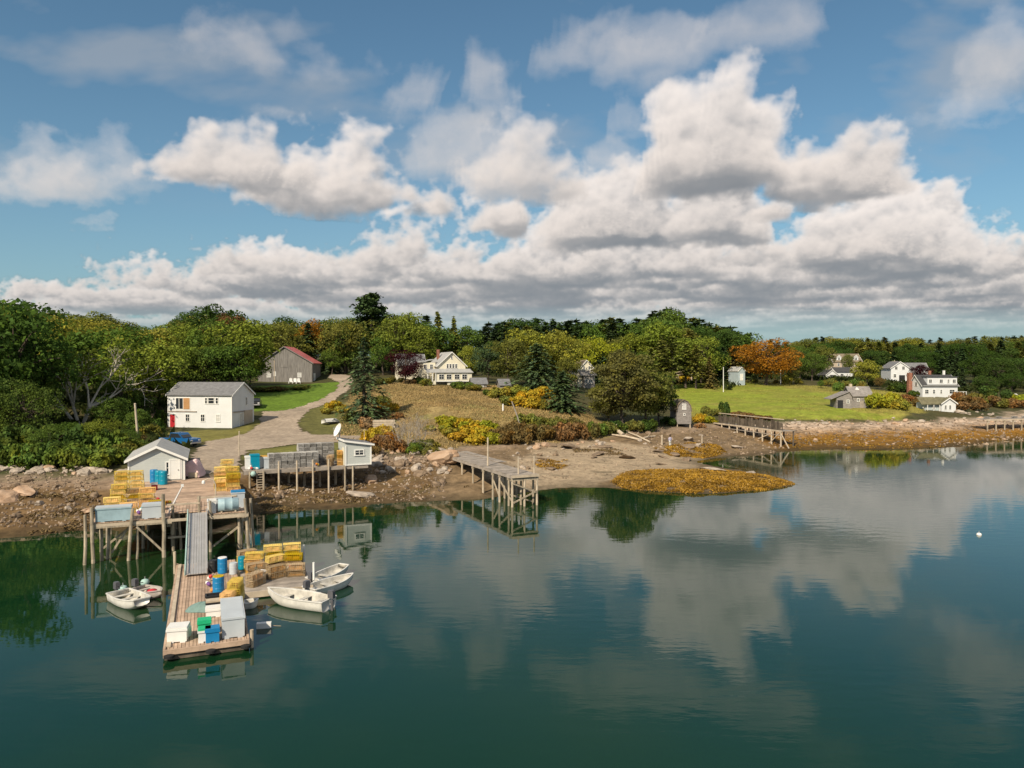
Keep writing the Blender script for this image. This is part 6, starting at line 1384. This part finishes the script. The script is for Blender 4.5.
for r_, (v, cols, n, kd) in enumerate([(9.8, 1, 1, ['brown']), (11.0, 3, 2, ['brown', 'brown']), (12.2, 3, 3, ['orange', 'brown', 'yellow']), (13.5, 3, 4, ['yellow', 'orange', 'yellow'])]):
    for c in range(cols):
        u = (6.7 if cols == 1 else 4.75 + 1.22 * c); nn_ = n - (1 if c == 0 else 0)
        on_float(kd, u, v, nn_, f'{nth(c)} stack, {["front", "second", "third", "back"][r_]} row of the heap on the shorter float', random.uniform(-.5, .5), .43)
on_float(['brown'], 4.6, 9.8, 2, 'the loose pair at the inner corner of the shorter float', .8, .43)
on_float(['brown', 'yellow'], 4.3, 14.4, 3, 'the stack at the rear inner corner of the shorter float', .3, .43)
for k, (px, py, r_, h_, m_, lm, lab) in enumerate([(222.5, 573, .3, 1.0, 'blue_plastic', 'white_plastic', 'blue barrel with white lid at the gangway foot'), (218.5, 593, .33, 1.0, 'blue_plastic', 'trap_yellow', 'blue barrel in the middle of the long float beside the yellow traps'), (213, 572, .28, .75, 'black_plastic', 'black_plastic', 'dark grey barrel left of the blue barrel at the gangway foot'), (242, 569, .26, .8, 'teal_plastic', 'teal_plastic', 'teal barrel at the near corner of the trap heap'), (233.5, 574, .26, .7, 'bin_grey', 'bin_grey', 'pale grey barrel between the blue and the teal barrels')]):
    barrel(lab, at_z(px, py, .5), m_, r_, h_, lm)
bin_('white lidded tote near the outer left corner of the long float', 0, 0, .9, .85, .68, 'white_plastic', lambda u, v, z: at_z(178.5, 640, z), .5, RZ - .15, 'white_plastic', 'tote')
barrel('white bucket beside the white lidded tote', at_z(186.5, 636, .5), 'white_plastic', .24, .45, 'white_plastic')
bin_('green tray on top of a white crate on the long float', 0, 0, .55, .5, .6, 'white_plastic', lambda u, v, z: at_z(204.5, 641, z), .5, RZ, 'green_plastic', 'crate')
gt = bin_('green crate behind the white crate on the long float', 0, 0, .6, .55, .75, 'green_plastic', lambda u, v, z: at_z(204.5, 635, z), .5, RZ, 'green_plastic', 'crate')
bin_('blue crate beside the green-topped crate on the long float', 0, 0, .62, .6, .6, 'blue_plastic', lambda u, v, z: at_z(212.5, 640.5, z), .5, RZ, 'blue_plastic', 'crate')
for k, (px, py, m_, lm, lab) in enumerate([(213, 602, 'black_plastic', None, 'dark open crate nearest the blue barrel on the long float'), (213.5, 609, 'black_plastic', 'pale_wood', 'dark crate with tan lid in the middle of the crate row on the long float'), (213.5, 616, 'white_plastic', 'white_plastic', 'white crate at the outer end of the crate row on the long float')]): bin_(lab, 0, 0, .75, .55, .45, m_, lambda u, v, z: at_z(px, py, z), .5, RZ, lm, 'crate')
nh = thing('tarp_heap', 'grey-green canvas heap in the middle of the long float', 'tarp', at_z(202, 610, .51), RZ); b = MB(); vs = []; nn = 10
for j in range(nn + 1):
    for i in range(nn * 2):
        a = 6.283 * i / (nn * 2); q = j / nn; r_ = .75 * q * (1 + .25 * math.cos(2 * a + 1) + .1 * mnoise.noise(Vector((math.cos(a), math.sin(a), 2)))); vs.append((r_ * math.cos(a), r_ * math.sin(a) * .8, .45 * (1 - q ** 2.2) + .05 * mnoise.noise(Vector((r_ * 4, a * 2, 0)))))
b.add(vs, [(j * 20 + i, j * 20 + (i + 1) % 20, (j + 1) * 20 + (i + 1) % 20, (j + 1) * 20 + i) for j in range(nn) for i in range(20)]); b.build('canvas', 'canvas_green', nh); MB().lathe([(.3, 0), (.42, .03), (.42, .08), (.3, .1)], 16, (.5, .55, .0)).build('rope_coil', 'rope_tan', nh)
for k, (px, py, wh) in enumerate([(208, 579, 'by the gangway foot on the float'), (210, 585, 'left of the middle blue barrel on the float'), (211, 591, 'below the gangway foot buoys'), (256, 571, 'in front of the trap heap'), (283, 567, 'on the right end of the trap heap row'), (280, 565, 'beside the traps at the right end'), (286, 570, 'at the right edge of the shorter float')]): buoy([0, 3, 1, 2, 3, 3, 0][k], at_z(px, py, .65), wh, .9)
tp2 = thing('tarp_heap', 'small pale canvas bundle at the foot of the trap heap', 'tarp', at_z(262, 577, .43)); b = MB(); b.lathe([(.02, .5), (.35, .42), (.5, .2), (.55, 0)], 12); b.v = [(x * 1.2 + .1 * mnoise.noise(Vector((x * 3, y * 3, z))), y * .8, z) for x, y, z in b.v]; b.build('canvas', 'white_plastic', tp2); MB().tube((-.5, 0, .22), (.5, .05, .5), .02).build('rope', 'rope_tan', tp2)

# ------------------------------------------------------------------ boats
def skiff(lab, p, heading, L_=4.0, B_=1.6, Hd=.62, blunt=0.0, mats=('hull_white', 'hull_inner'), motor=True, seats=3, flip=False, z=None, group=None, name='skiff', cover=None):
    t = thing(name, lab, 'boat', p, heading, group); n = 16; m = 9
    def sec(q, inset=0.0, lift=0.0):
        b = (B_ / 2 - inset) * ((1 - (1 - blunt) * max(0, (q - .42) / .58) ** 2.1)) * (.86 + .14 * min(1, q / .4)); top = Hd * (.86 + .5 * max(0, q - .25) ** 2); bot = -.14 + lift + (Hd * .95 + .05) * max(0, (q - .62) / .38) ** 2.2 * (.85 - .35 * blunt); x = -L_ / 2 + L_ * q - inset * (1 if q > .5 else -1) * (1 if q in (0, 1) else 0)
        b = max(b, .015); pts = [(x, -b, top), (x, -b * .97, top * .66 + bot * .34), (x, -b * .9, bot + (top - bot) * .3), (x, -b * .6, bot + (top - bot) * .07), (x, 0, bot)]
        return pts + [(a, -y, z_) for a, y, z_ in pts[-2::-1]]
    def skin(inset, lift, flipf=False):
        b = MB(); vs = []
        for i in range(n + 1): vs += sec(i / n, inset, lift)
        fs = [(i * m + j, i * m + j + 1, (i + 1) * m + j + 1, (i + 1) * m + j) for i in range(n) for j in range(m - 1)] + [tuple(range(m)), tuple(range(n * m, n * m + m))[::-1]]
        return b.add(vs, fs)
    skin(0, 0).build('hull', mats[0], t, True); i_ = skin(.06, .07)
    i_.f = i_.f[:-2] + i_.f[-2:]; i_.build('inner_hull', mats[1], t, True)
    g = MB(); s0 = [sec(i / n) for i in range(n + 1)]
    for k in (0, -1):
        for i in range(n): a, c = Vector(s0[i][k]), Vector(s0[i + 1][k]); g.bar(a + Vector((0, 0, .02)), c + Vector((0, 0, .02)), .09, .05)
    g.bar(Vector(s0[0][0]) + Vector((0, 0, .02)), Vector(s0[0][-1]) + Vector((0, 0, .02)), .1, .06)
    if blunt > .2: g.bar(Vector(s0[n][0]) + Vector((0, 0, .02)), Vector(s0[n][-1]) + Vector((0, 0, .02)), .1, .06)
    g.build('gunwale', mats[0], t)
    for k in range(seats):
        q = .16 + .27 * k; s = sec(q, .06, .07); w = abs(s[1][1]) * 2 - .04; MB().box((s[0][0], 0, Hd * .55), (.28, w, .04)).build('seat', mats[1], t)
    if motor:
        o = MB(); x = -L_ / 2; o.box((x - .18, 0, Hd + .22), (.36, .26, .38)); o.box((x - .17, 0, Hd + .43), (.3, .22, .06)); mo = o.build('outboard_motor', 'motor_grey', t); MB().box((x - .22, 0, .15), (.14, .1, .9)).build('shaft', 'motor_grey', mo); MB().tube((x - .02, 0, Hd + .2), (x + .45, .1, Hd + .3), .025).build('tiller', 'black_plastic', mo)
    if cover: c = MB(); c.lathe([(.02, .34), (.25, .28), (.42, 0)], 10, (L_ * .14, 0, Hd * .35)); c.build('red_bundle', cover, t, True)
    if flip: t.rotation_euler = (math.pi - .25, 0, heading)
    return t
def span(px0, py0, px1, py1, z=.35):
    a = at_z(px0, py0, z); b = at_z(px1, py1, z); return (a + b) / 2, math.atan2(b.y - a.y, b.x - a.x), (b - a).length
def boat(lab, stern, bow, **k):
    c, h, l = span(*stern, *bow); c.z = 0.02; return skiff(lab, c, h, L_=l, **k)
boat('largest white skiff with seats and an outboard, moored in front of the trap heap', (329, 604), (268, 595), B_=1.65, Hd=.68)
boat('white skiff between the largest skiff and the blunt white one, bow pointing right', (309, 590), (353, 577), B_=1.5, Hd=.5, seats=3)
boat('blunt-nosed white skiff tied behind the others at the right corner of the shorter float', (313, 580), (344, 567), B_=1.4, Hd=.45, blunt=.55, motor=True, seats=2)
boat('white blunt-bowed skiff left of the long float, outboard at its far end', (118, 593.5), (142, 604), B_=1.55, Hd=.55, blunt=.6, seats=2)
boat('grey skiff with a red bundle, tied against the left side of the long float', (137, 588), (161, 593), B_=1.35, Hd=.42, mats=('hull_grey', 'hull_grey'), seats=1, cover='boat_red', motor=True)
boat('tiny white dinghy tucked between the grey locker and the shorter float', (244, 602), (258, 600), B_=.8, Hd=.35, seats=1, motor=False)
g = G(331, 424); skiff('pale upturned rowing boat lying on the grass island', g + Vector((0, 0, .75)), R(52), 3.2, 1.3, .55, 0, ('hull_white', 'hull_inner'), False, 1, True, name='rowing_boat')
for lab, px, py, w in (('white box float drifting right of the grey locker', 260, 626, .75),):
    p = at_z(px + 4, py + 1, .05); t = thing('box_float', lab, 'float', p, .2); MB().box((0, 0, .1), (w, .3, .28)).build('block', 'white_plastic', t); MB().tube((w / 2, 0, .05), (w / 2 + .5, .05, -.02), .015).build('rope', 'rope_tan', t)
p = at_z(979, 535, 0); t = thing('mooring_buoy', 'small white mooring buoy alone on the open water at right', 'buoy', p); MB().lathe([(.02, -.2), (.16, -.1), (.21, .03), (.16, .15), (.03, .2)], 14).build('float', 'white_plastic', t, True); MB().tube((0, 0, .18), (0, 0, .35), .02).build('pick_up_ring', 'alu', t)
for px, py, lab in ((123, 589.5, 'pale green float behind the blunt-bowed skiff left of the long float'), (145, 583, 'pale float beside the grey skiff')):
    p = at_z(px, py, .1); t = thing('mooring_buoy', lab, 'buoy', p); MB().lathe([(.02, -.2), (.24, -.1), (.28, .08), (.2, .22), (.03, .28)], 12).build('float', 'pale_green_rail', t, True); MB().tube((0, 0, .25), (0, 0, .42), .025).build('ring', 'alu', t)

# ------------------------------------------------------------------ vehicles
def vehicle(lab, cat, p, h, body, pickup=True, name='pickup_truck'):
    t = thing(name, lab, cat, p, h); L_, B_ = (5.1, 1.85) if pickup else (4.5, 1.8)
    prof = [(-L_ / 2, .45), (L_ / 2, .45), (L_ / 2, .85), (L_ / 2 - .12, 1.02), (1.15, 1.1), (-L_ / 2, 1.08)]; MB().prism(prof, -B_ / 2, B_ / 2).build('body', body, t)
    cab = [(1.2, 1.1), (.55, 1.72), (-.75, 1.76), (-1.0, 1.1)] if pickup else [(1.2, 1.1), (.45, 1.55), (-1.3, 1.58), (-2.0, 1.1)]
    MB().prism(cab, -B_ / 2 + .1, B_ / 2 - .1).build('cab', body, t)
    gl = [(1.05, 1.13), (.5, 1.66), (-.7, 1.68), (-.92, 1.13)] if pickup else [(1.05, 1.13), (.42, 1.5), (-1.25, 1.52), (-1.8, 1.13)]
    for s in (-1, 1): MB().prism(gl, s * (B_ / 2 - .11) - .015, s * (B_ / 2 - .11) + .02).build('side_window', 'glass', t)
    for (x0, z0, x1, z1) in ((cab[0][0], cab[0][1], cab[1][0], cab[1][1]), (cab[3][0], cab[3][1], cab[2][0], cab[2][1])):
        sg = 1 if x0 > 0 else -1; MB().add([(x0 - .03 + sg * .04, -B_ / 2 + .2, z0 + .05), (x0 - .03 + sg * .04, B_ / 2 - .2, z0 + .05), (x1 + sg * .03, B_ / 2 - .25, z1 - .06), (x1 + sg * .03, -B_ / 2 + .25, z1 - .06)], [(0, 1, 2, 3)]).build('windscreen' if sg > 0 else 'rear_window', 'glass', t)
    if pickup: MB().bx(-L_ / 2 + .1, -1.05, -B_ / 2 + .1, B_ / 2 - .1, 1.085, 1.1).build('cargo_bed', 'black_plastic', t)
    for x in (-1.55, 1.55):
        for s in (-1, 1):
            b = MB().tube((x, s * (B_ / 2 - .2), .36), (x, s * (B_ / 2 + .02), .36), .36, .36, 16); w = b.build('wheel', 'tyre', t); MB().tube((x, s * (B_ / 2), .36), (x, s * (B_ / 2 + .035), .36), .2, .2, 12).build('rim', 'alu', w)
    for s in (-1, 1): MB().box((L_ / 2 + .005, s * .65, .8), (.04, .32, .16)).build('headlight', 'white_plastic', t); MB().box((-L_ / 2 - .005, s * .75, .85), (.04, .16, .26)).build('tail_light', 'boat_red', t)
    MB().box((L_ / 2 + .06, 0, .5), (.12, B_ - .1, .18)).build('bumper', 'alu', t)
    return t
g = G(180, 446); vehicle('blue pickup truck parked behind the grey wharf shed', 'truck', g, R(-20), 'car_blue')
g = on(255.5, 136); vehicle('black car parked behind the right gable of the white two-storey house', 'car', g, R(-75), 'car_black', False, 'parked_car')

# ------------------------------------------------------------------ poles
def pole(lab, px, py0, py1, r=.12, m='pale_wood', lean=0, name='pole', cross=False, y=None):
    g = G(px, py0) if y is None else on(px, y); top = at_y(px + lean, py1, g.y); t = thing(name, lab, 'pole', g); d = top - g; MB().path([Vector((0, 0, -.6)), d * .5, d], [r, r * .9, r * .75], 8).build('shaft', m, t)
    if cross: b = MB(); b.box((d.x, 0, d.z - .5), (2.2, .12, .14)); b.build('cross_arm', 'grey_wood', t)
    else: MB().lathe([(.02, .12), (r * .9, .05), (r * .9, -.02)], 8, tuple(d)).build('cap', m, t)
    return t
pole('pale leaning pole standing at the edge of the left wood', 138.5, 446, 404, .16, 'pale_wood', -3.5)
pole('slim pale pole rising between the yellow traps and the white bin', 239.2, 456, 432, .08)
pole('thin white flagpole in the middle of the green meadow', 723.4, 392, 367.5, .11, 'white_trim', name='flagpole')
pole('tall white pole just right of the orange tree trunk', 780.6, 384.5, 356, .16, 'white_trim')
pole('pale utility pole on the right hill left of the white gabled house', 894.5, 380, 360, .14, 'pale_wood', cross=True, name='utility_pole')
pole('pale pole among the conifers at the left end of the meadow', 654, 378, 354, .13, 'pale_wood', y=218, name='utility_pole')
pole('leaning pale dead sapling above the rusty thicket', 523, 432, 402, .13, 'bark_pale', -11, name='dead_sapling')
pole('short white post in the dry grass above the golden thicket', 503, 411, 404.5, .16, 'white_trim', name='post')
pole('thin white marker post on the beach below the stilted grey shed', 702, 444, 436, .12, 'pale_wood', name='post')
pole('beige post standing on the beach beside the person in lilac', 662, 445, 435.5, .16, 'pale_wood', name='post')

# ------------------------------------------------------------------ the person on the beach
g = G(670, 446.5); pe = thing('person', 'person in a lilac top and pale trousers standing on the beach', 'person', g, R(200))
me = bpy.data.meshes.new('body'); J = [(0, 0, .92), (0, 0, 1.15), (0, 0, 1.38), (0, -.01, 1.48), (0, -.02, 1.6), (0, -.02, 1.7), (-.1, 0, .88), (-.11, -.02, .48), (-.11, .03, .08), (-.11, -.12, .04), (.1, 0, .88), (.12, .03, .48), (.13, .08, .08), (.13, -.07, .04), (-.2, 0, 1.38), (-.27, .02, 1.1), (-.25, -.1, .88), (-.25, -.14, .8), (.2, 0, 1.38), (.27, .02, 1.1), (.25, -.08, .87), (.25, -.12, .79)]
Ed = [(0, 1), (1, 2), (2, 3), (3, 4), (4, 5), (0, 6), (6, 7), (7, 8), (8, 9), (0, 10), (10, 11), (11, 12), (12, 13), (2, 14), (14, 15), (15, 16), (16, 17), (2, 18), (18, 19), (19, 20), (20, 21)]
Rd = [.15, .14, .15, .06, .1, .075, .09, .06, .045, .035, .09, .06, .045, .035, .06, .045, .035, .03, .06, .045, .035, .03]
me.from_pydata(J, Ed, []); me.materials.append(M['skin']); bo = bpy.data.objects.new('body', me); COL.objects.link(bo); bo.parent = pe
bo.modifiers.new('Skin', 'SKIN'); bo.modifiers.new('Sub', 'SUBSURF').levels = 1
for sv, r_ in zip(me.skin_vertices[0].data, Rd): sv.radius = (r_, r_ * .85)
me.skin_vertices[0].data[0].use_root = True
b = MB().lathe([(.17, .86), (.18, 1.0), (.165, 1.15), (.19, 1.36), (.12, 1.47), (.07, 1.49)], 12)
for s in (-1, 1): b.path([Vector((s * .19, 0, 1.4)), Vector((s * .28, .02, 1.1)), Vector((s * .26, -.08, .92))], [.085, .07, .055], 8)
b.v = [(x, y * .8, z) for x, y, z in b.v]; b.build('shirt', 'cloth_lilac', pe, True)
b = MB()
for s, k in ((-1, 0), (1, .04)): b.path([Vector((s * .09, 0, .95)), Vector((s * .115, k - .02, .48)), Vector((s * .12, k + .03, .1))], [.12, .085, .07], 8)
b.build('trousers', 'cloth_pale', pe, True)
MB().lathe([(.02, 1.74), (.085, 1.72), (.115, 1.64), (.1, 1.56), (.05, 1.53)], 12, (0, .015, 0)).build('hair', 'hair', pe, True)

# ------------------------------------------------------------------ rocks, each its own
def rockmesh(seed, m):
    import bmesh
    bm = bmesh.new(); bmesh.ops.create_icosphere(bm, subdivisions=3, radius=1); rg = random.Random(seed); o = Vector((rg.random() * 50, rg.random() * 50, 0))
    cuts = [(Vector((rg.gauss(0, 1), rg.gauss(0, 1), rg.gauss(0, .8))).normalized(), rg.uniform(.55, .85)) for _ in range(9)]
    for v in bm.verts:
        for n_, d_ in cuts:
            e = v.co.dot(n_) - d_
            if e > 0: v.co -= n_ * e
        v.co += v.co.normalized() * (.16 * mnoise.noise(v.co * 1.7 + o) + .07 * mnoise.noise(v.co * 4 + o)); v.co.z *= .72
    me = bpy.data.meshes.new('boulder'); bm.to_mesh(me); bm.free(); me.materials.append(M[m]); return me
RK = {m: [rockmesh(i * 7 + k, m) for i in range(4)] for k, m in enumerate(('granite', 'granite_orange', 'granite_brown'))}
def rock(px, py, s, m, lab, group, sq=(1, 1, 1)):
    g = G(px, py); o = bpy.data.objects.new('boulder', random.choice(RK[m])); COL.objects.link(o); o.location = g + Vector((0, 0, s * .15)); o.scale = (s * sq[0] * random.uniform(.8, 1.3), s * sq[1] * random.uniform(.7, 1.1), s * sq[2] * random.uniform(.7, 1.1)); o.rotation_euler = (random.uniform(-.3, .3), random.uniform(-.3, .3), random.random() * 6.28)
    return tag(o, lab, 'rock', group)
def strew(n, x0, x1, y0, y1, s0, s1, ms, lab, group, slope=0):
    for k in range(n):
        x = random.uniform(x0, x1); y = random.uniform(y0, y1) + slope * (x - x0) / (x1 - x0); s = s0 + (s1 - s0) * random.random() ** 2.2; m = random.choice(ms); rock(x, y, s, m, lab, group, (1.7, 1, .3) if 'ledge rock' in lab else (1, 1, 1))
strew(44, -10, 132, 467, 473, .3, .85, ['granite'] * 3 + ['granite_orange'], 'pale granite rock in the line along the top of the left bank', 'rocks along the top of the left bank', 3)
strew(14, 130, 160, 443, 466, .3, .8, ['granite'], 'pale granite rock in the pile left of the grey wharf shed', 'rocks left of the wharf shed')
strew(18, -10, 95, 478, 528, .2, .6, ['granite_brown', 'granite_brown', 'granite'], 'small brown rock scattered on the muddy left bank', 'rocks on the muddy left bank')
for px, py, s, lab in ((8, 500, 1.3, 'big orange ledge rock at the left edge of the muddy bank'), (24, 493, 1.0, 'orange ledge rock just right of the biggest one on the left bank'), (88, 513, .8, 'orange rock on the left bank beside the wharf pilings')): rock(px, py, s, 'granite_orange', lab, 'orange rocks on the left bank', (1.5, 1, .6))
strew(70, 372, 452, 450, 474, .3, 1.0, ['granite', 'granite', 'granite_orange', 'granite_brown'], 'pale rock tumbled on the bank between the dish shed and the plank pier', 'rocks between the dish shed and the pier')
rock(443, 462, 2.3, 'granite_orange', 'huge rounded orange boulder at the landward end of the plank pier', 'big boulders by the piers', (1.2, .9, .75)); rock(434, 455.5, 1.0, 'granite', 'pale boulder just behind the huge orange one', 'big boulders by the piers'); rock(365, 497, 1.2, 'granite', 'flat pale boulder at the water edge below the dish shed', 'big boulders by the piers', (1.6, 1, .5)); rock(372, 482, 1.0, 'granite_orange', 'reddish boulder pile rock below the dish shed', 'big boulders by the piers')
strew(40, 255, 450, 474, 504, .18, .7, ['granite_brown', 'granite', 'granite_brown'], 'small brown rock on the stony shore below the side wharf', 'rocks below the side wharf', -6)
strew(26, 520, 660, 441, 450, .25, .75, ['granite', 'granite_orange', 'granite'], 'pinkish rock along the head of the beach', 'rocks along the head of the beach', 0)
strew(16, 520, 700, 446, 470, .5, 1.3, ['granite_brown'], 'flat brown ledge rock showing through the sand of the beach', 'ledge rocks on the beach')
strew(18, 500, 560, 452, 476, .2, .55, ['granite_brown', 'granite'], 'small brown rock on the beach right of the plank pier', 'rocks on the beach')
strew(16, 640, 735, 428, 446, .3, .8, ['granite', 'granite_brown', 'granite_brown'], 'rock in front of the stilted grey shed', 'rocks in front of the stilted shed')
for px, py, s, lab in ((689, 441, 1.1, 'flat pale slab on the beach left of the railed pier'), (713, 471, .9, 'pale boulder on the crest of the seaweed bar'), (750, 474, .8, 'grey boulder near the right end of the seaweed bar'), (737, 448, .8, 'pale rock under the railed pier')): rock(px, py, s, 'granite', lab, 'pale rocks on the beach', (1.5, 1, .5))
strew(34, 788, 1015, 419, 426, .3, .85, ['granite', 'granite', 'granite_orange'], 'pale pinkish rock along the top of the right shore', 'rocks along the top of the right shore', -1)
strew(34, 790, 1020, 428, 446, .25, .75, ['granite_brown', 'granite_brown', 'granite_orange'], 'brown weedy rock on the lower right shore', 'rocks on the lower right shore', -3)
strew(12, 955, 1000, 411, 420, .4, 1.1, ['granite'], 'grey rock tumbled below the bungalow at right', 'rocks below the bungalow')
# cobbles and weed: nobody could count them
def cobbles(px0, px1, py0, py1, n, s0, s1, slope=0):
    out = []
    for _ in range(n):
        x = random.uniform(px0, px1); y = random.uniform(py0, py1) + slope * (x - px0) / (px1 - px0); out.append((x, y, random.uniform(s0, s1)))
    return out
b = MB()
for x, y, s in cobbles(-10, 100, 472, 528, 700, .06, .22) + cobbles(250, 445, 474, 506, 900, .06, .22, -6) + cobbles(370, 450, 450, 470, 300, .08, .28) + cobbles(480, 660, 442, 480, 500, .05, .16) + cobbles(640, 790, 430, 455, 450, .08, .28) + cobbles(785, 1024, 420, 446, 900, .09, .3):
    g = G(x, y); a, c, e = (s * random.uniform(.6, 1.4) for _ in range(3)); t = random.random() * 3
    ct, st = math.cos(t), math.sin(t); vs = [(a, 0, 0), (0, c, 0), (-a * .8, 0, 0), (0, -c * .9, 0), (.2 * a, .1 * c, e * .8), (0, 0, -e)]
    b.add([(g.x + x_ * ct - y_ * st, g.y + x_ * st + y_ * ct, g.z + z_ + s * .15) for x_, y_, z_ in vs], [(0, 1, 4), (1, 2, 4), (2, 3, 4), (3, 0, 4), (1, 0, 5), (2, 1, 5), (3, 2, 5), (0, 3, 5)])
mat('cobble', (.19, .135, .09), .9, .4, .2, island=.55, c2=(.33, .25, .18)); stuff(b.build('cobbles', 'cobble'), 'brown and pale cobbles strewn along the shore', 'cobbles')
BAR = worldpoly([(612, 483), (622, 474), (648, 470.5), (700, 470), (742, 472.5), (782, 480), (796, 485), (770, 491), (700, 494.5), (650, 491.5), (625, 490)])
MND = worldpoly([(655, 449), (690, 443), (716, 445), (727, 453), (703, 459), (670, 456)])
def weed(name, parts, m, lab):
    xs, ys = [], []
    for poly, n, zm in parts:
        x, y = scatter(poly, n); k = (hz(x, y) > -.05) & (fbm(x * .5, y * .5, 3) > zm); xs.append(x[k]); ys.append(y[k])
    o = tufts(name, np.concatenate(xs), np.concatenate(ys), .22, .15, m, 3, 1.6); stuff(o, lab, 'seaweed'); return o
RS = worldpoly([(786, 440), (800, 434), (850, 433), (900, 432), (950, 431), (1010, 429), (1024, 438), (985, 444), (950, 447.5), (900, 449.5), (824, 449.5), (787, 451)])
weed('rockweed', [(BAR, 26000, -.22), (MND, 8000, -.15), (RS, 13000, .07), (worldpoly([(535, 462), (560, 459), (575, 463), (560, 470), (538, 470)]), 1200, -.1)], 'weed', 'golden orange rockweed covering the low bar and the rocks at the right shore')
LM = worldpoly([(-20, 490), (95, 492), (95, 530), (0, 537), (-20, 538)]); LM2 = worldpoly([(258, 486), (440, 478), (470, 488), (400, 502), (330, 509), (258, 513)])
weed('brown_rockweed', [(LM, 5000, .1), (LM2, 4500, .07), (BAR, 2500, .1), (worldpoly([(575, 449), (620, 450), (625, 456), (570, 455)]), 900, -.1)], 'weed_brown', 'dark brown rockweed on the muddy banks')
# driftwood and a covered pile
for k, (a, c, r_, lab) in enumerate([((607, 423), (623, 437), .34, 'thick pale driftwood trunk leaning down to the beach below the tawny conifer'), ((612, 436), (640, 441), .2, 'long pale driftwood log lying along the head of the beach'), ((625, 432), (650, 443), .16, 'thin pale driftwood log lying across the longer one'), ((640, 440), (655, 437), .15, 'short driftwood log near the beige post')]):
    p0 = G(*c) + Vector((0, 0, r_)); p1 = G(*a) + Vector((0, 0, r_)); 
    if k == 0: p1 = at_y(a[0], a[1], p0.y + 4)
    t = thing('driftwood_log', lab, 'log', p0); d = p1 - p0; MB().path([Vector((0, 0, 0)), d * .5 + Vector((0, 0, .12)), d], [r_, r_ * .85, r_ * .6], 9).build('log_stem', 'pale_wood', t); MB().tube(d * .55, d * .55 + Vector((.5, .1, .7)), r_ * .3, .03, 6).build('branch_stub', 'pale_wood', t)
g = G(384, 428); lp_ = thing('timber_pile', 'beige pile of sawn timber among the golden shrubs', 'timber pile', g, R(10))
for k in range(4): 
    b = MB()
    for j in range(6): b.box((random.uniform(-.15, .15), -.75 + .3 * j, .2 + .3 * k), (3.4, .28, .24))
    b.build('plank_layer', 'pale_wood', lp_)
